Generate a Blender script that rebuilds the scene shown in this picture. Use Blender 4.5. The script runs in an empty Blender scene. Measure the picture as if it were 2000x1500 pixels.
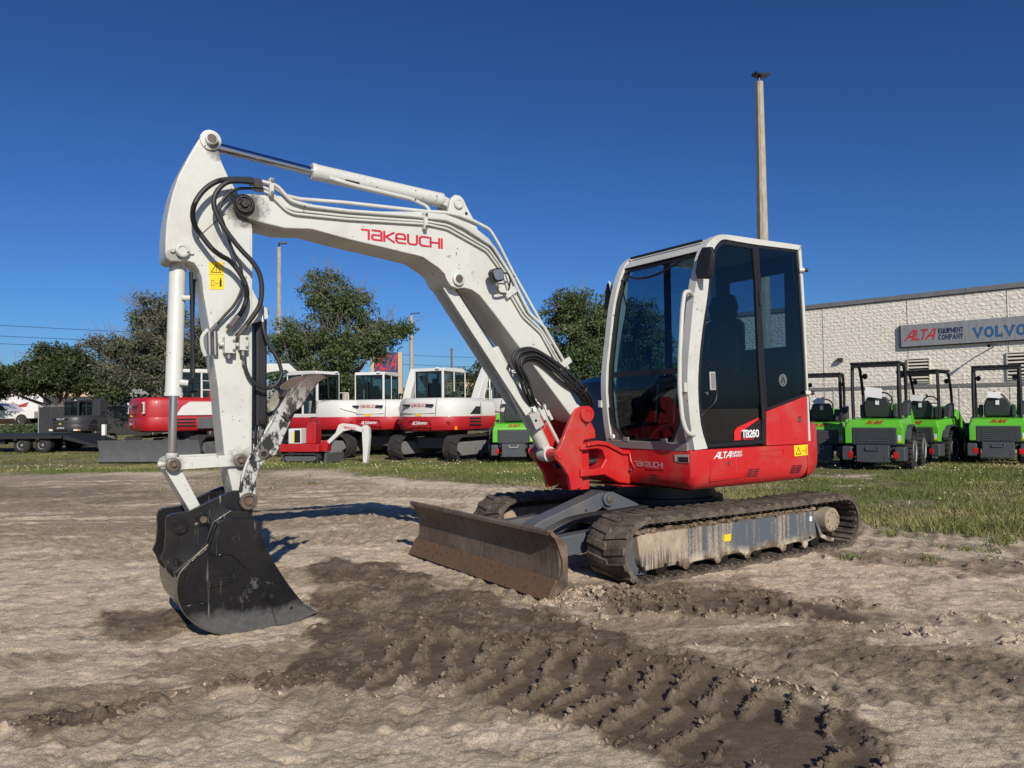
import bpy, bmesh, math, random
import numpy as np
from mathutils import Vector, Matrix

random.seed(11)
rng = np.random.default_rng(11)
SC = bpy.context.scene
COL = SC.collection
R = math.radians

# ------------------------------------------------------------------ camera
cam_data = bpy.data.cameras.new('camera')
cam = bpy.data.objects.new('camera', cam_data)
COL.objects.link(cam)
cam_data.sensor_width = 36.0
cam_data.lens = 26.352
cam_data.clip_start = 0.05
cam_data.clip_end = 3000.0
cam.matrix_world = Matrix.Translation((0, 0, 1.2165)) @ Matrix.Rotation(R(90 + 1.993), 4, 'X') @ Matrix.Rotation(R(-0.6), 4, 'Z')
SC.camera = cam

# ------------------------------------------------------------------ sky, sun, exposure
SUN_EL = R(30.0)
SUN_H = Vector((0.30, -0.954, 0)).normalized()
world = bpy.data.worlds.new('World')
SC.world = world
world.use_nodes = True
wn = world.node_tree.nodes
wl = world.node_tree.links
wn.clear()
sky = wn.new('ShaderNodeTexSky')
sky.sky_type = 'NISHITA'
sky.sun_disc = False
sky.sun_elevation = SUN_EL
sky.sun_rotation = math.atan2(SUN_H.x, SUN_H.y)
sky.altitude = 500.0
sky.air_density = 1.0
sky.dust_density = 1.0
sky.ozone_density = 10.0
grade = wn.new('ShaderNodeGamma')          # deeper, more saturated blue all over, as the phone recorded it
grade.inputs['Gamma'].default_value = 1.3
bg = wn.new('ShaderNodeBackground')
bg.inputs['Strength'].default_value = 0.05
wo = wn.new('ShaderNodeOutputWorld')
wl.new(sky.outputs[0], grade.inputs['Color'])
wl.new(grade.outputs[0], bg.inputs['Color'])
wl.new(bg.outputs[0], wo.inputs['Surface'])

sun_data = bpy.data.lights.new('sun', 'SUN')
sun_data.energy = 4.8
sun_data.angle = R(0.5)
sun_data.color = (1.0, 0.915, 0.775)
sun = bpy.data.objects.new('sun', sun_data)
COL.objects.link(sun)
sdir = SUN_H * math.cos(SUN_EL) + Vector((0, 0, math.sin(SUN_EL)))
sun.rotation_euler = sdir.to_track_quat('Z', 'Y').to_euler()
sun.location = sdir * 60

SC.view_settings.view_transform = 'Standard'
SC.view_settings.look = 'None'
SC.view_settings.exposure = 0.0
SC.view_settings.gamma = 1.0
SC.view_settings.use_curve_mapping = False
SC.cycles.use_denoising = True
SC.cycles.denoising_prefilter = 'NONE'
SC.cycles.use_adaptive_sampling = False
SC.cycles.max_bounces = 8
SC.cycles.transparent_max_bounces = 16
SC.cycles.caustics_reflective = False
SC.cycles.caustics_refractive = False

# ------------------------------------------------------------------ helpers: things and meshes
def tag(o, label=None, category=None, group=None, kind=None):
    if label: o['label'] = label
    if category: o['category'] = category
    if group: o['group'] = group
    if kind: o['kind'] = kind
    return o

def thing(name, label, category, loc=(0, 0, 0), rz=0.0, group=None):
    o = bpy.data.objects.new(name, None)
    o.empty_display_size = 0.2
    COL.objects.link(o)
    o.location = loc
    o.rotation_euler = (0, 0, rz)
    return tag(o, label, category, group)

def copy_tree(o, parent=None):
    c = o.copy()
    COL.objects.link(c)
    if parent is not None:
        c.parent = parent
        c.matrix_parent_inverse = Matrix.Identity(4)
    for ch in list(o.children):
        copy_tree(ch, c)
    return c

class MB:
    """collects faces for one mesh"""
    def __init__(s):
        s.v = []; s.f = []
    def add(s, verts, faces):
        n = len(s.v)
        s.v.extend([tuple(p) for p in verts])
        s.f.extend([tuple(i + n for i in f) for f in faces])
        return s
    def box(s, x0, x1, y0, y1, z0, z1):
        return s.add([(x0,y0,z0),(x1,y0,z0),(x1,y1,z0),(x0,y1,z0),(x0,y0,z1),(x1,y0,z1),(x1,y1,z1),(x0,y1,z1)],
                     [(0,3,2,1),(4,5,6,7),(0,1,5,4),(1,2,6,5),(2,3,7,6),(3,0,4,7)])
    def obox(s, c, ux, uy, uz):
        c, ux, uy, uz = Vector(c), Vector(ux), Vector(uy), Vector(uz)
        vs = [c+a*ux+b*uy+d*uz for d in (-1,1) for b in (-1,1) for a in (-1,1)]
        return s.add(vs, [(0,2,3,1),(4,5,7,6),(0,1,5,4),(1,3,7,5),(3,2,6,7),(2,0,4,6)])
    def beam(s, p0, p1, w, h, up=(0,0,1)):
        p0, p1 = Vector(p0), Vector(p1)
        d = (p1-p0); L = d.length; d.normalize()
        side = d.cross(Vector(up))
        if side.length < 1e-4: side = d.cross(Vector((1,0,0)))
        side.normalize(); u = side.cross(d)
        return s.obox((p0+p1)/2, d*L/2, side*w/2, u*h/2)
    def prism(s, poly, a0, a1, plane='xz'):
        n = len(poly)
        def mk(p, a):
            if plane == 'xz': return (p[0], a, p[1])
            if plane == 'yz': return (a, p[0], p[1])
            return (p[0], p[1], a)
        vs = [mk(p, a0) for p in poly] + [mk(p, a1) for p in poly]
        fs = [tuple(range(n))[::-1], tuple(range(n, 2*n))]
        fs += [(i, (i+1) % n, (i+1) % n + n, i+n) for i in range(n)]
        return s.add(vs, fs)
    def band(s, outer, inner, a0, a1, plane='xz', closed=False):
        n = len(outer)
        def mk(p, a):
            if plane == 'xz': return (p[0], a, p[1])
            if plane == 'yz': return (a, p[0], p[1])
            return (p[0], p[1], a)
        vs = [mk(p,a0) for p in outer]+[mk(p,a0) for p in inner]+[mk(p,a1) for p in outer]+[mk(p,a1) for p in inner]
        fs = []
        m = n if closed else n-1
        for i in range(m):
            j = (i+1) % n
            fs += [(i,j,n+j,n+i),(2*n+i,3*n+i,3*n+j,2*n+j),(i,2*n+i,2*n+j,j),(n+i,n+j,3*n+j,3*n+i)]
        if not closed:
            fs += [(0,n,3*n,2*n),(n-1,3*n-1,4*n-1,2*n-1)]
        return s.add(vs, fs)
    def cyl(s, p0, p1, r, n=16, r2=None):
        return s.tube([p0, p1], [r, r if r2 is None else r2], n)
    def tube(s, pts, r, n=8, cap=True):
        pts = [Vector(p) for p in pts]
        k = len(pts)
        rs = r if isinstance(r, (list, tuple)) else [r]*k
        tang = []
        for i in range(k):
            a = pts[max(0,i-1)]; b = pts[min(k-1,i+1)]
            t = b-a
            tang.append(t.normalized() if t.length > 1e-9 else Vector((0,0,1)))
        ref = Vector((0,0,1)) if abs(tang[0].z) < 0.9 else Vector((1,0,0))
        nrm = tang[0].cross(ref).normalized()
        vs = []
        for i in range(k):
            nrm = nrm - tang[i]*nrm.dot(tang[i])
            if nrm.length < 1e-6: nrm = tang[i].orthogonal()
            nrm.normalize()
            bi = tang[i].cross(nrm)
            for j in range(n):
                a = 2*math.pi*j/n
                vs.append(pts[i] + (nrm*math.cos(a)+bi*math.sin(a))*rs[i])
        fs = []
        for i in range(k-1):
            for j in range(n):
                fs.append((i*n+j, i*n+(j+1)%n, (i+1)*n+(j+1)%n, (i+1)*n+j))
        if cap:
            fs.append(tuple(range(n))[::-1]); fs.append(tuple(range((k-1)*n, k*n)))
        return s.add(vs, fs)
    def lathe(s, prof, c, axis=(0,0,1), n=24):
        """prof: list of (radius, height along axis)"""
        ax = Vector(axis).normalized(); u = ax.orthogonal().normalized(); w = ax.cross(u); c = Vector(c)
        vs = []
        for r, h in prof:
            for j in range(n):
                a = 2*math.pi*j/n
                vs.append(c + ax*h + (u*math.cos(a)+w*math.sin(a))*max(r, 1e-4))
        fs = []
        for i in range(len(prof)-1):
            for j in range(n):
                fs.append((i*n+j, i*n+(j+1)%n, (i+1)*n+(j+1)%n, (i+1)*n+j))
        fs.append(tuple(range(n))[::-1]); fs.append(tuple(range((len(prof)-1)*n, len(prof)*n)))
        return s.add(vs, fs)
    def loft(s, loops, cap=True):
        n = len(loops[0]); vs = [p for l in loops for p in l]; fs = []
        for i in range(len(loops)-1):
            for j in range(n):
                fs.append((i*n+j, i*n+(j+1)%n, (i+1)*n+(j+1)%n, (i+1)*n+j))
        if cap:
            fs.append(tuple(range(n))[::-1]); fs.append(tuple(range((len(loops)-1)*n, len(loops)*n)))
        return s.add(vs, fs)
    def quad(s, a, b, c, d):
        return s.add([a,b,c,d], [(0,1,2,3)])
    def build(s, name, mat, parent=None, bevel=0.0, seg=2, smooth=35, fix=True, kind=None, label=None):
        me = bpy.data.meshes.new(name)
        me.from_pydata(s.v, [], s.f)
        if fix:
            bm = bmesh.new(); bm.from_mesh(me)
            bmesh.ops.recalc_face_normals(bm, faces=bm.faces)
            bm.to_mesh(me); bm.free()
        o = bpy.data.objects.new(name, me)
        COL.objects.link(o)
        if mat is not None: me.materials.append(mat)
        if smooth:
            me.shade_smooth()
            me.set_sharp_from_angle(angle=R(smooth))
        if bevel:
            b = o.modifiers.new('bevel', 'BEVEL')
            b.width = bevel; b.segments = seg; b.limit_method = 'ANGLE'; b.angle_limit = R(40)
            b.harden_normals = bool(smooth)
        if parent is not None: o.parent = parent
        if kind: o['kind'] = kind
        if label: o['label'] = label
        return o

def inset(poly, d):
    """move each edge of a polygon inwards by d"""
    n = len(poly)
    area = sum(poly[i][0]*poly[(i+1)%n][1]-poly[(i+1)%n][0]*poly[i][1] for i in range(n))
    sg = 1 if area > 0 else -1
    out = []
    for i in range(n):
        p0, p1, p2 = [Vector(poly[(i+k) % n]) for k in (-1,0,1)]
        e1 = (p1-p0).normalized(); e2 = (p2-p1).normalized()
        n1 = Vector((-e1.y, e1.x))*sg; n2 = Vector((-e2.y, e2.x))*sg
        b = n1+n2
        if b.length < 1e-5: b = n1.copy()
        b.normalize()
        k = min(1/max(b.dot(n1), 0.35), 2.5)
        q = p1+b*d*k
        out.append((q.x, q.y))
    return out

def spline(pts, sub=6):
    """Catmull-Rom through the points"""
    P = [Vector(p) for p in pts]
    out = []
    for i in range(len(P)-1):
        p0 = P[max(0,i-1)]; p1 = P[i]; p2 = P[i+1]; p3 = P[min(len(P)-1,i+2)]
        for k in range(sub):
            t = k/sub
            out.append(0.5*((2*p1)+(p2-p0)*t+(2*p0-5*p1+4*p2-p3)*t*t+(3*p1-p0-3*p2+p3)*t**3))
    out.append(P[-1])
    return out

def fillet(pts, r, k=4):
    """round the inner corners of an open polyline"""
    P = [Vector(p) for p in pts]; out = [P[0]]
    for i in range(1, len(P)-1):
        a = P[i-1]-P[i]; b = P[i+1]-P[i]
        d = min(r, a.length*0.45, b.length*0.45)
        A = P[i]+a.normalized()*d; B = P[i]+b.normalized()*d
        for j in range(k+1):
            t = j/k
            out.append(A*(1-t)**2+P[i]*2*t*(1-t)+B*t*t)
    out.append(P[-1])
    return out

# ------------------------------------------------------------------ lettering made of strokes
def arc(cx, cy, rx, ry, a0, a1, n=7):
    return [(cx+rx*math.cos(R(a0+(a1-a0)*i/n)), cy+ry*math.sin(R(a0+(a1-a0)*i/n))) for i in range(n+1)]
GLYPH = {   # strokes in a box of width w and height 1
 'A': (.8, [[(0,0),(.4,1),(.8,0)], [(.14,.32),(.66,.32)]]),
 'B': (.62, [[(0,0),(0,1),(.35,1)]+arc(.35,.76,.24,.24,90,-90,5)+[(0,.52)], [(.35,.52)]+arc(.36,.26,.26,.26,90,-90,5)+[(0,0)]]),
 'C': (.68, [arc(.36,.5,.34,.5,50,310,10)]),
 'D': (.68, [[(0,0),(0,1),(.3,1)]+arc(.3,.5,.38,.5,90,-90,8)+[(0,0)]]),
 'E': (.56, [[(.56,1),(0,1),(0,0),(.56,0)], [(0,.52),(.48,.52)]]),
 'H': (.66, [[(0,0),(0,1)], [(.66,0),(.66,1)], [(0,.5),(.66,.5)]]),
 'I': (.0, [[(0,0),(0,1)]]),
 'K': (.62, [[(0,0),(0,1)], [(.6,1),(.04,.46),(.62,0)]]),
 'L': (.5, [[(0,1),(0,0),(.5,0)]]),
 'M': (.84, [[(0,0),(0,1),(.42,.25),(.84,1),(.84,0)]]),
 'N': (.68, [[(0,0),(0,1),(.68,0),(.68,1)]]),
 'O': (.74, [arc(.37,.5,.37,.5,90,450,16)]),
 'P': (.58, [[(0,0),(0,1),(.32,1)]+arc(.32,.73,.26,.27,90,-90,6)+[(0,.46)]]),
 'Q': (.74, [arc(.37,.5,.37,.5,90,450,16), [(.45,.25),(.74,-.05)]]),
 'T': (.66, [[(0,1),(.66,1)], [(.33,1),(.33,0)]]),
 'U': (.66, [[(0,1),(0,.3)]+arc(.33,.3,.33,.3,180,360,8)+[(.66,1)]]),
 'V': (.78, [[(0,1),(.39,0),(.78,1)]]),
 'Y': (.7, [[(0,1),(.35,.45),(.7,1)], [(.35,.45),(.35,0)]]),
 'R': (.62, [[(0,0),(0,1),(.32,1)]+arc(.32,.74,.27,.26,90,-90,6)+[(0,.48)], [(.3,.48),(.62,0)]]),
 '2': (.56, [arc(.28,.74,.27,.26,170,-20,7)+[(0,0),(.56,0)]]),
 '6': (.58, [arc(.29,.3,.29,.3,90,450,12), [(0,.34),(.05,.66)]+arc(.33,.66,.28,.34,165,60,5)]),
 '0': (.58, [[(0,.3)]+arc(.29,.72,.29,.28,180,0,7)+arc(.29,.28,.29,.28,0,-180,7)+[(0,.35)]]),
 # the wide rounded capitals of the maker's name
 't': (.62, [[(0,.94),(.55,.94),(.55,0)]]),
 'a': (.84, [[(.06,1),(.70,1),(.80,.88),(.80,0)], [(.80,.52),(.12,.52),(.02,.42),(.02,.1),(.12,0),(.80,0)]]),
 'k': (.80, [[(0,0),(0,1)], [(.80,1),(.14,.5),(.82,0)]]),
 'e': (.86, [[(.06,.46),(.82,.46),(.82,.8),(.68,.98),(.2,.98),(.04,.8),(.04,.2),(.2,0),(.82,0)]]),
 'u': (.84, [[(.02,1),(.02,.2),(.16,0),(.68,0),(.82,.2),(.82,1)]]),
 'c': (.80, [[(.80,1),(.2,1),(.03,.8),(.03,.2),(.2,0),(.80,0)]]),
 'h': (.84, [[(.02,0),(.02,1)], [(.82,0),(.82,1)], [(.02,.5),(.82,.5)]]),
 'i': (.04, [[(.02,0),(.02,1)]]),
 'z': (1.0, [[(0,0),(.62,1),(.86,1),(.86,0)], [(.32,.34),(.86,.34)]]),     # slanted A of the dealer's name
}
def stroke(mb, pl, th, xf, dz):
    n = len(pl)
    P = [Vector(p) for p in pl]
    closed = (P[0]-P[-1]).length < 1e-4
    L, Rr = [], []
    for i in range(n):
        if closed:
            a = P[(i-1) % (n-1)] if i > 0 else P[n-2]; b = P[(i+1)] if i < n-1 else P[1]
        else:
            a = P[max(0,i-1)]; b = P[min(n-1,i+1)]
        d1 = (P[i]-a); d2 = (b-P[i])
        if d1.length < 1e-6: d1 = d2
        if d2.length < 1e-6: d2 = d1
        d1 = d1.normalized(); d2 = d2.normalized()
        m = (d1+d2)
        m = m.normalized() if m.length > 1e-3 else d1
        nn = Vector((-m.y, m.x)); k = min(1/max(0.45, abs(nn.dot(Vector((-d1.y, d1.x))))), 2.0)
        ext = Vector((0,0))
        if not closed and i == 0: ext = -d2*th*0.5
        if not closed and i == n-1: ext = d1*th*0.5
        L.append(P[i]+ext+nn*th*0.5*k); Rr.append(P[i]+ext-nn*th*0.5*k)
    vs = [xf(p.x,p.y,dz) for p in L]+[xf(p.x,p.y,dz) for p in Rr]
    fs = [(i, i+1, n+i+1, n+i) for i in range(n-1)]
    mb.add(vs, fs)
def word(mb, text, org, u, v, height, th=.16, width=1.0, gap=.22, shear=0.0, off=0.003, fit=None):
    """write a word on the plane org + u*x + v*y; fit = total width in metres"""
    org, u, v = Vector(org), Vector(u).normalized(), Vector(v).normalized()
    nrm = u.cross(v)
    tot = 0
    for ch in text:
        tot += (.4 if ch == ' ' else GLYPH[ch][0])*width+gap
    tot -= gap
    kx = 1.0 if fit is None else fit/(tot*height)
    x = 0; lay = 0
    for ch in text:
        if ch == ' ':
            x += .4*width+gap; continue
        w, st = GLYPH[ch]
        for pl in st:
            lay += 1
            def xf(a, b, dz, x=x):
                return org + u*((x+a*width+shear*b)*height*kx) + v*(b*height) + nrm*dz
            stroke(mb, pl, th, xf, off+0.00025*(lay % 3))
        x += w*width+gap
    return mb

# ------------------------------------------------------------------ materials
class NT:
    def __init__(s, name):
        s.m = bpy.data.materials.new(name); s.m.use_nodes = True
        s.t = s.m.node_tree; s.n = s.t.nodes; s.l = s.t.links
        s.b = s.n['Principled BSDF']; s.out = s.n['Material Output']
        s.tc = s.n.new('ShaderNodeTexCoord')
    def link(s, a, b): s.l.new(a, b)
    def val(s, x): 
        return x
    def mapping(s, scale=(1,1,1), rot=(0,0,0), src='Object'):
        m = s.n.new('ShaderNodeMapping'); m.inputs['Scale'].default_value = scale; m.inputs['Rotation'].default_value = rot
        s.link(s.tc.outputs[src], m.inputs['Vector']); return m.outputs[0]
    def noise(s, scale=5, detail=4, rough=.55, vec=None, dist=0.0):
        k = s.n.new('ShaderNodeTexNoise'); k.inputs['Scale'].default_value = scale; k.inputs['Detail'].default_value = detail
        k.inputs['Roughness'].default_value = rough; k.inputs['Distortion'].default_value = dist
        s.link(vec if vec is not None else s.tc.outputs['Object'], k.inputs['Vector']); return k.outputs[0]
    def voronoi(s, scale=5, feature='F1', vec=None):
        k = s.n.new('ShaderNodeTexVoronoi'); k.feature = feature; k.inputs['Scale'].default_value = scale
        s.link(vec if vec is not None else s.tc.outputs['Object'], k.inputs['Vector']); return k.outputs['Distance']
    def ramp(s, fac, stops):
        k = s.n.new('ShaderNodeValToRGB'); e = k.color_ramp.elements
        while len(e) < len(stops): e.new(0.5)
        for i, (p, c) in enumerate(stops):
            e[i].position = p
            e[i].color = (c, c, c, 1) if isinstance(c, (int, float)) else (*c, 1)
        s.link(fac, k.inputs[0]); return k.outputs[0]
    def mix(s, fac, a, b, mode='MIX'):
        k = s.n.new('ShaderNodeMix'); k.data_type = 'RGBA'; k.blend_type = mode
        for i, x in ((0, fac), (6, a), (7, b)):
            if isinstance(x, (int, float)): k.inputs[i].default_value = x if i == 0 else (x, x, x, 1)
            elif isinstance(x, tuple): k.inputs[i].default_value = (*x, 1)
            else: s.link(x, k.inputs[i])
        return k.outputs[2]
    def math(s, op, a, b=None):
        k = s.n.new('ShaderNodeMath'); k.operation = op
        for i, x in ((0, a), (1, b)):
            if x is None: continue
            if isinstance(x, (int, float)): k.inputs[i].default_value = x
            else: s.link(x, k.inputs[i])
        return k.outputs[0]
    def attr(s, name):
        k = s.n.new('ShaderNodeAttribute'); k.attribute_name = name; return k.outputs['Fac']
    def sep(s, src='Object'):
        k = s.n.new('ShaderNodeSeparateXYZ'); s.link(s.tc.outputs[src], k.inputs[0]); return k.outputs
    def bump(s, h, strength=.3, dist=.01, prev=None):
        k = s.n.new('ShaderNodeBump'); k.inputs['Strength'].default_value = strength; k.inputs['Distance'].default_value = dist
        s.link(h, k.inputs['Height'])
        if prev is not None: s.link(prev, k.inputs['Normal'])
        return k.outputs[0]
    def set(s, **kw):
        names = dict(color='Base Color', rough='Roughness', metal='Metallic', normal='Normal', coat='Coat Weight', spec='Specular IOR Level', alpha='Alpha', sub='Subsurface Weight', trans='Transmission Weight', emit='Emission Color', emits='Emission Strength')
        for k, x in kw.items():
            i = s.b.inputs[names[k]]
            if isinstance(x, (int, float)): i.default_value = x
            elif isinstance(x, tuple): i.default_value = (*x, 1)
            else: s.link(x, i)
        return s.m

def paint(name, col, rough=.38, dirt=(.18,.14,.10), amt=.35, coat=.25, scale=3.0, spots=False, stains=()):
    t = NT(name)
    n1 = t.noise(scale, 6, .62)
    d = t.ramp(n1, [(.48, 0), (.78, amt)])
    c = t.mix(d, col, dirt)
    n2 = t.noise(scale*9, 3, .6)
    c = t.mix(t.ramp(n2, [(.35, .0), (.75, .12)]), c, tuple(x*.7 for x in col))
    if spots:   # chips and scuffs
        v = t.noise(38, 2, .5)
        g = t.noise(4.5, 2, .5)
        f = t.math('MULTIPLY', t.ramp(v, [(.675, 0), (.70, 1)]), t.ramp(g, [(.50, 0), (.60, 1)]))
        c = t.mix(f, c, (.05, .045, .04))
    for cx, cz, rad, k in stains:      # oily smears round a pin, by distance in the boom's plane
        x, y, z = t.sep()
        dx = t.math('SUBTRACT', x, cx); dz = t.math('SUBTRACT', z, cz)
        d = t.math('SQRT', t.math('ADD', t.math('MULTIPLY', dx, dx), t.math('MULTIPLY', dz, dz)))
        d = t.math('ADD', d, t.math('MULTIPLY', t.math('SUBTRACT', t.noise(22, 6, .7), .5), rad*1.5))
        c = t.mix(t.math('MULTIPLY', t.ramp(t.math('DIVIDE', d, rad), [(.55, 1), (1.0, 0)]), k), c, (.045, .036, .028))
    if spots:   # thin run-down streaks
        st = t.math('MULTIPLY', t.ramp(t.noise(1, 3, .6, t.mapping((42, 42, 1.6))), [(.60, 0), (.72, 1)]), t.ramp(t.noise(2.2, 3, .5), [(.46, 0), (.62, .28)]))
        c = t.mix(st, c, (.22, .19, .15))
    r = t.ramp(n1, [(.35, rough), (.8, min(.9, rough+.3))])
    b = t.bump(t.noise(55, 2, .5), .03, .004)
    b = t.bump(t.noise(2.2, 2, .5), .05, .03, b)
    return t.set(color=c, rough=r, coat=coat, normal=b)

def plain(name, col, rough=.5, metal=0.0, var=.25, scale=6.0, bump=0.0):
    t = NT(name)
    n = t.noise(scale, 5, .6)
    c = t.mix(t.ramp(n, [(.3, 0), (.75, 1)]), col, tuple(min(1, x*(1-var)) for x in col))
    k = dict(color=c, rough=rough, metal=metal)
    if bump: k['normal'] = t.bump(t.noise(scale*7, 4, .6), bump, .01)
    return t.set(**k)

def glass(name, tint, gloss=1.0, rough=0.0):
    """tinted pane: sees through, reflects by angle"""
    t = NT(name); t.n.remove(t.b)
    tr = t.n.new('ShaderNodeBsdfTransparent'); tr.inputs[0].default_value = (*tint, 1)
    gl = t.n.new('ShaderNodeBsdfGlossy'); gl.inputs['Roughness'].default_value = rough; gl.inputs[0].default_value = (gloss, gloss, gloss, 1)
    fr = t.n.new('ShaderNodeFresnel')
    ge = t.n.new('ShaderNodeNewGeometry'); ior = t.n.new('ShaderNodeMapRange')      # same reflectance on both faces of the thin pane
    ior.inputs[3].default_value = 1.45; ior.inputs[4].default_value = 1/1.45
    t.link(ge.outputs['Backfacing'], ior.inputs[0]); t.link(ior.outputs[0], fr.inputs[0])
    mx = t.n.new('ShaderNodeMixShader')
    t.link(fr.outputs[0], mx.inputs[0]); t.link(tr.outputs[0], mx.inputs[1]); t.link(gl.outputs[0], mx.inputs[2])
    t.link(mx.outputs[0], t.out.inputs[0])
    return t.m

WHITE = paint('white_paint', (.545, .56, .525), .36, amt=.34, spots=True, stains=((3.690,2.455,.135,.85),(3.842,2.79,.07,.7),(4.09,2.12,.05,.5),(3.70,.93,.09,.6),(4.09,.92,.07,.5)))
WHITE_BG = paint('white_paint_yard', (.62, .625, .60), .4, amt=.12)
RED = paint('red_paint', (.50, .012, .016), .33, dirt=(.30, .16, .11), amt=.42, coat=.3, spots=True)
RED_BG = paint('red_paint_yard', (.40, .010, .016), .38, dirt=(.2, .06, .05), amt=.15)
GREY = paint('grey_paint', (.085, .095, .11), .42, dirt=(.20, .16, .12), amt=.5)
GREY_TRIM = paint('grey_trim', (.20, .19, .19), .5, amt=.3)
DARK = plain('black_plastic', (.012, .012, .014), .45)
SEAL = plain('black_rubber_seal', (.010, .010, .012), .5)
HOSE = plain('black_hose', (.022, .022, .024), .5, var=.4, scale=20, bump=.1)
CHROME = plain('chrome_rod', (.55, .56, .58), .12, 1.0, .1)
STEEL = plain('steel', (.34, .32, .30), .35, .9, .3)
GREASE = plain('greasy_iron', (.02, .017, .015), .35, .3, .5, 25, .3)
HOOD = plain('sky_tinted_grey_cover', (.045, .065, .105), .3, 0, .2)  # dark grey cover; the sky's blue reflection is put into its colour
PIN = paint('pin_grey', (.115, .092, .074), .42, dirt=(.025, .018, .013), amt=.9, scale=26)
RUSTPIN = plain('rusty_pin_end', (.24, .155, .105), .5, .4, .5, 40)
YELLOW = plain('yellow_sticker', (.85, .58, .01), .4, 0, .08)
BLACKPRINT = plain('black_print', (.012, .012, .012), .5)
REDPRINT = plain('red_print', (.55, .012, .035), .45)
REDBRIGHT = plain('bright_red_print', (.72, .02, .025), .4)
WHITEPRINT = plain('white_print', (.75, .75, .75), .45, 0, .1)
SILVERPRINT = plain('silver_print', (.45, .45, .46), .4, .2, .2)
BLUEPRINT = plain('blue_print', (.015, .10, .27), .5)
NAVYPRINT = plain('navy_print', (.012, .02, .07), .5)
GLASS = glass('cab_glass', (.63, .73, .77), .8)
GLASS_DARK = glass('dark_glass', (.44, .54, .60))
GLASS_BG = glass('yard_glass', (.60, .68, .68))
# ------------------------------------------------------------------ ground: one sheet to the horizon
def sstep(a, b, x):
    t = np.clip((x-a)/(b-a), 0, 1); return t*t*(3-2*t)
def _hash(ix, iy, seed):
    h = (ix.astype(np.int64)*374761393 + iy.astype(np.int64)*668265263 + seed*974711) & 0xffffffff
    h = ((h ^ (h >> 13))*1274126177) & 0xffffffff
    h = h ^ (h >> 16)
    return (h & 0xffff)/65535.0
def vnoise(x, y, seed=0):
    ix = np.floor(x); iy = np.floor(y); fx = x-ix; fy = y-iy
    ix = ix.astype(np.int64); iy = iy.astype(np.int64)
    u = fx*fx*fx*(fx*(fx*6-15)+10); w = fy*fy*fy*(fy*(fy*6-15)+10)
    a = _hash(ix, iy, seed); b = _hash(ix+1, iy, seed); c = _hash(ix, iy+1, seed); d = _hash(ix+1, iy+1, seed)
    return (a*(1-u)+b*u)*(1-w)+(c*(1-u)+d*u)*w
def fbm(x, y, seed=0, oct=4, gain=.5):
    s = np.zeros_like(x); a = 1.0; t = 0
    for k in range(oct):
        s = s+a*vnoise(x*2**k+17.3*k, y*2**k-9.1*k, seed+k); t += a; a *= gain
    return s/t
def terrain(x, y):
    x = np.asarray(x, float); y = np.asarray(y, float)
    z = -.10*sstep(13, 20, y)+.28*sstep(24, 40, y)+.35*sstep(40, 70, y)
    z = z-.045*np.exp(-(((x+2.0)/1.3)**2+((y-4.5)/1.0)**2))
    return z
def tz(x, y): return float(terrain(np.array([x]), np.array([y]))[0])

def seg_dist(px, py, poly, closed=True):
    n = len(poly); best = np.full(px.shape, 1e9); s_at = np.zeros(px.shape); side = np.zeros(px.shape); acc = 0
    for i in range(n if closed else n-1):
        ax, ay = poly[i]; bx, by = poly[(i+1) % n]
        dx, dy = bx-ax, by-ay; L = math.hypot(dx, dy)
        t = np.clip(((px-ax)*dx+(py-ay)*dy)/(L*L), 0, 1)
        ex = px-(ax+t*dx); ey = py-(ay+t*dy); d = np.hypot(ex, ey)
        m = d < best
        best = np.where(m, d, best); s_at = np.where(m, acc+t*L, s_at)
        side = np.where(m, np.sign(dx*ey-dy*ex), side); acc += L
    return best, s_at, side
def inside(px, py, poly):
    r = np.zeros(px.shape, bool); n = len(poly)
    for i in range(n):
        x0, y0 = poly[i]; x1, y1 = poly[(i+1) % n]
        c = ((y0 > py) != (y1 > py)) & (px < (x1-x0)*(py-y0)/((y1-y0) if y1 != y0 else 1e-9)+x0)
        r ^= c
    return r
def mask(px, py, poly, soft, seed, wob=.10, fs=5.0):
    d, _, _ = seg_dist(px, py, poly)
    sd = np.where(inside(px, py, poly), d, -d)
    sd = sd+(fbm(px*fs, py*fs, seed, 4)-.5)*2*wob
    return sstep(-soft, soft, sd)

MUD1 = [(-1.15,3.45),(-1.05,3.9),(-1.18,4.3),(-1.19,4.56),(-1.43,5.21),(-1.65,5.89),(-1.50,6.3),(-1.1,6.10),(-.55,5.60),(-.15,4.95),(.17,4.56),(.54,4.13),(.85,3.9),(1.01,3.51),(1.15,3.2),(1.29,3.04),(1.36,2.84),(1.32,2.6),(1.22,2.2),(.62,2.2),(.42,2.62),(.22,2.88),(-.01,3.14),(-.36,3.36),(-.69,3.32)]
MUD0 = [(-2.7,2.80),(-2.3,2.92),(-1.9,3.06),(-1.55,3.30),(-1.2,3.46),(-.8,3.50),(-.7,3.32),(-.93,3.38),(-1.19,3.32),(-1.47,3.17),(-1.7,3.00),(-1.9,2.86),(-2.3,2.66),(-2.7,2.5)]
DAMP0 = [(-2.8,3.3),(-2.02,3.5),(-1.78,3.74),(-1.46,3.92),(-1.1,4.2),(-.6,4.0),(-.6,3.3),(-1.2,3.3),(-1.7,3.0),(-2.8,2.6)]
DAMP1 = [(-1.7,6.5),(-.4,5.8),(.4,5.4),(1.2,5.2),(1.75,4.75),(2.05,4.2),(2.9,3.6),(3.2,2.9),(2.3,2.75),(1.7,2.9),(1.3,3.0),(.4,4.2),(-.6,4.4),(-1.3,4.6)]
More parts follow.
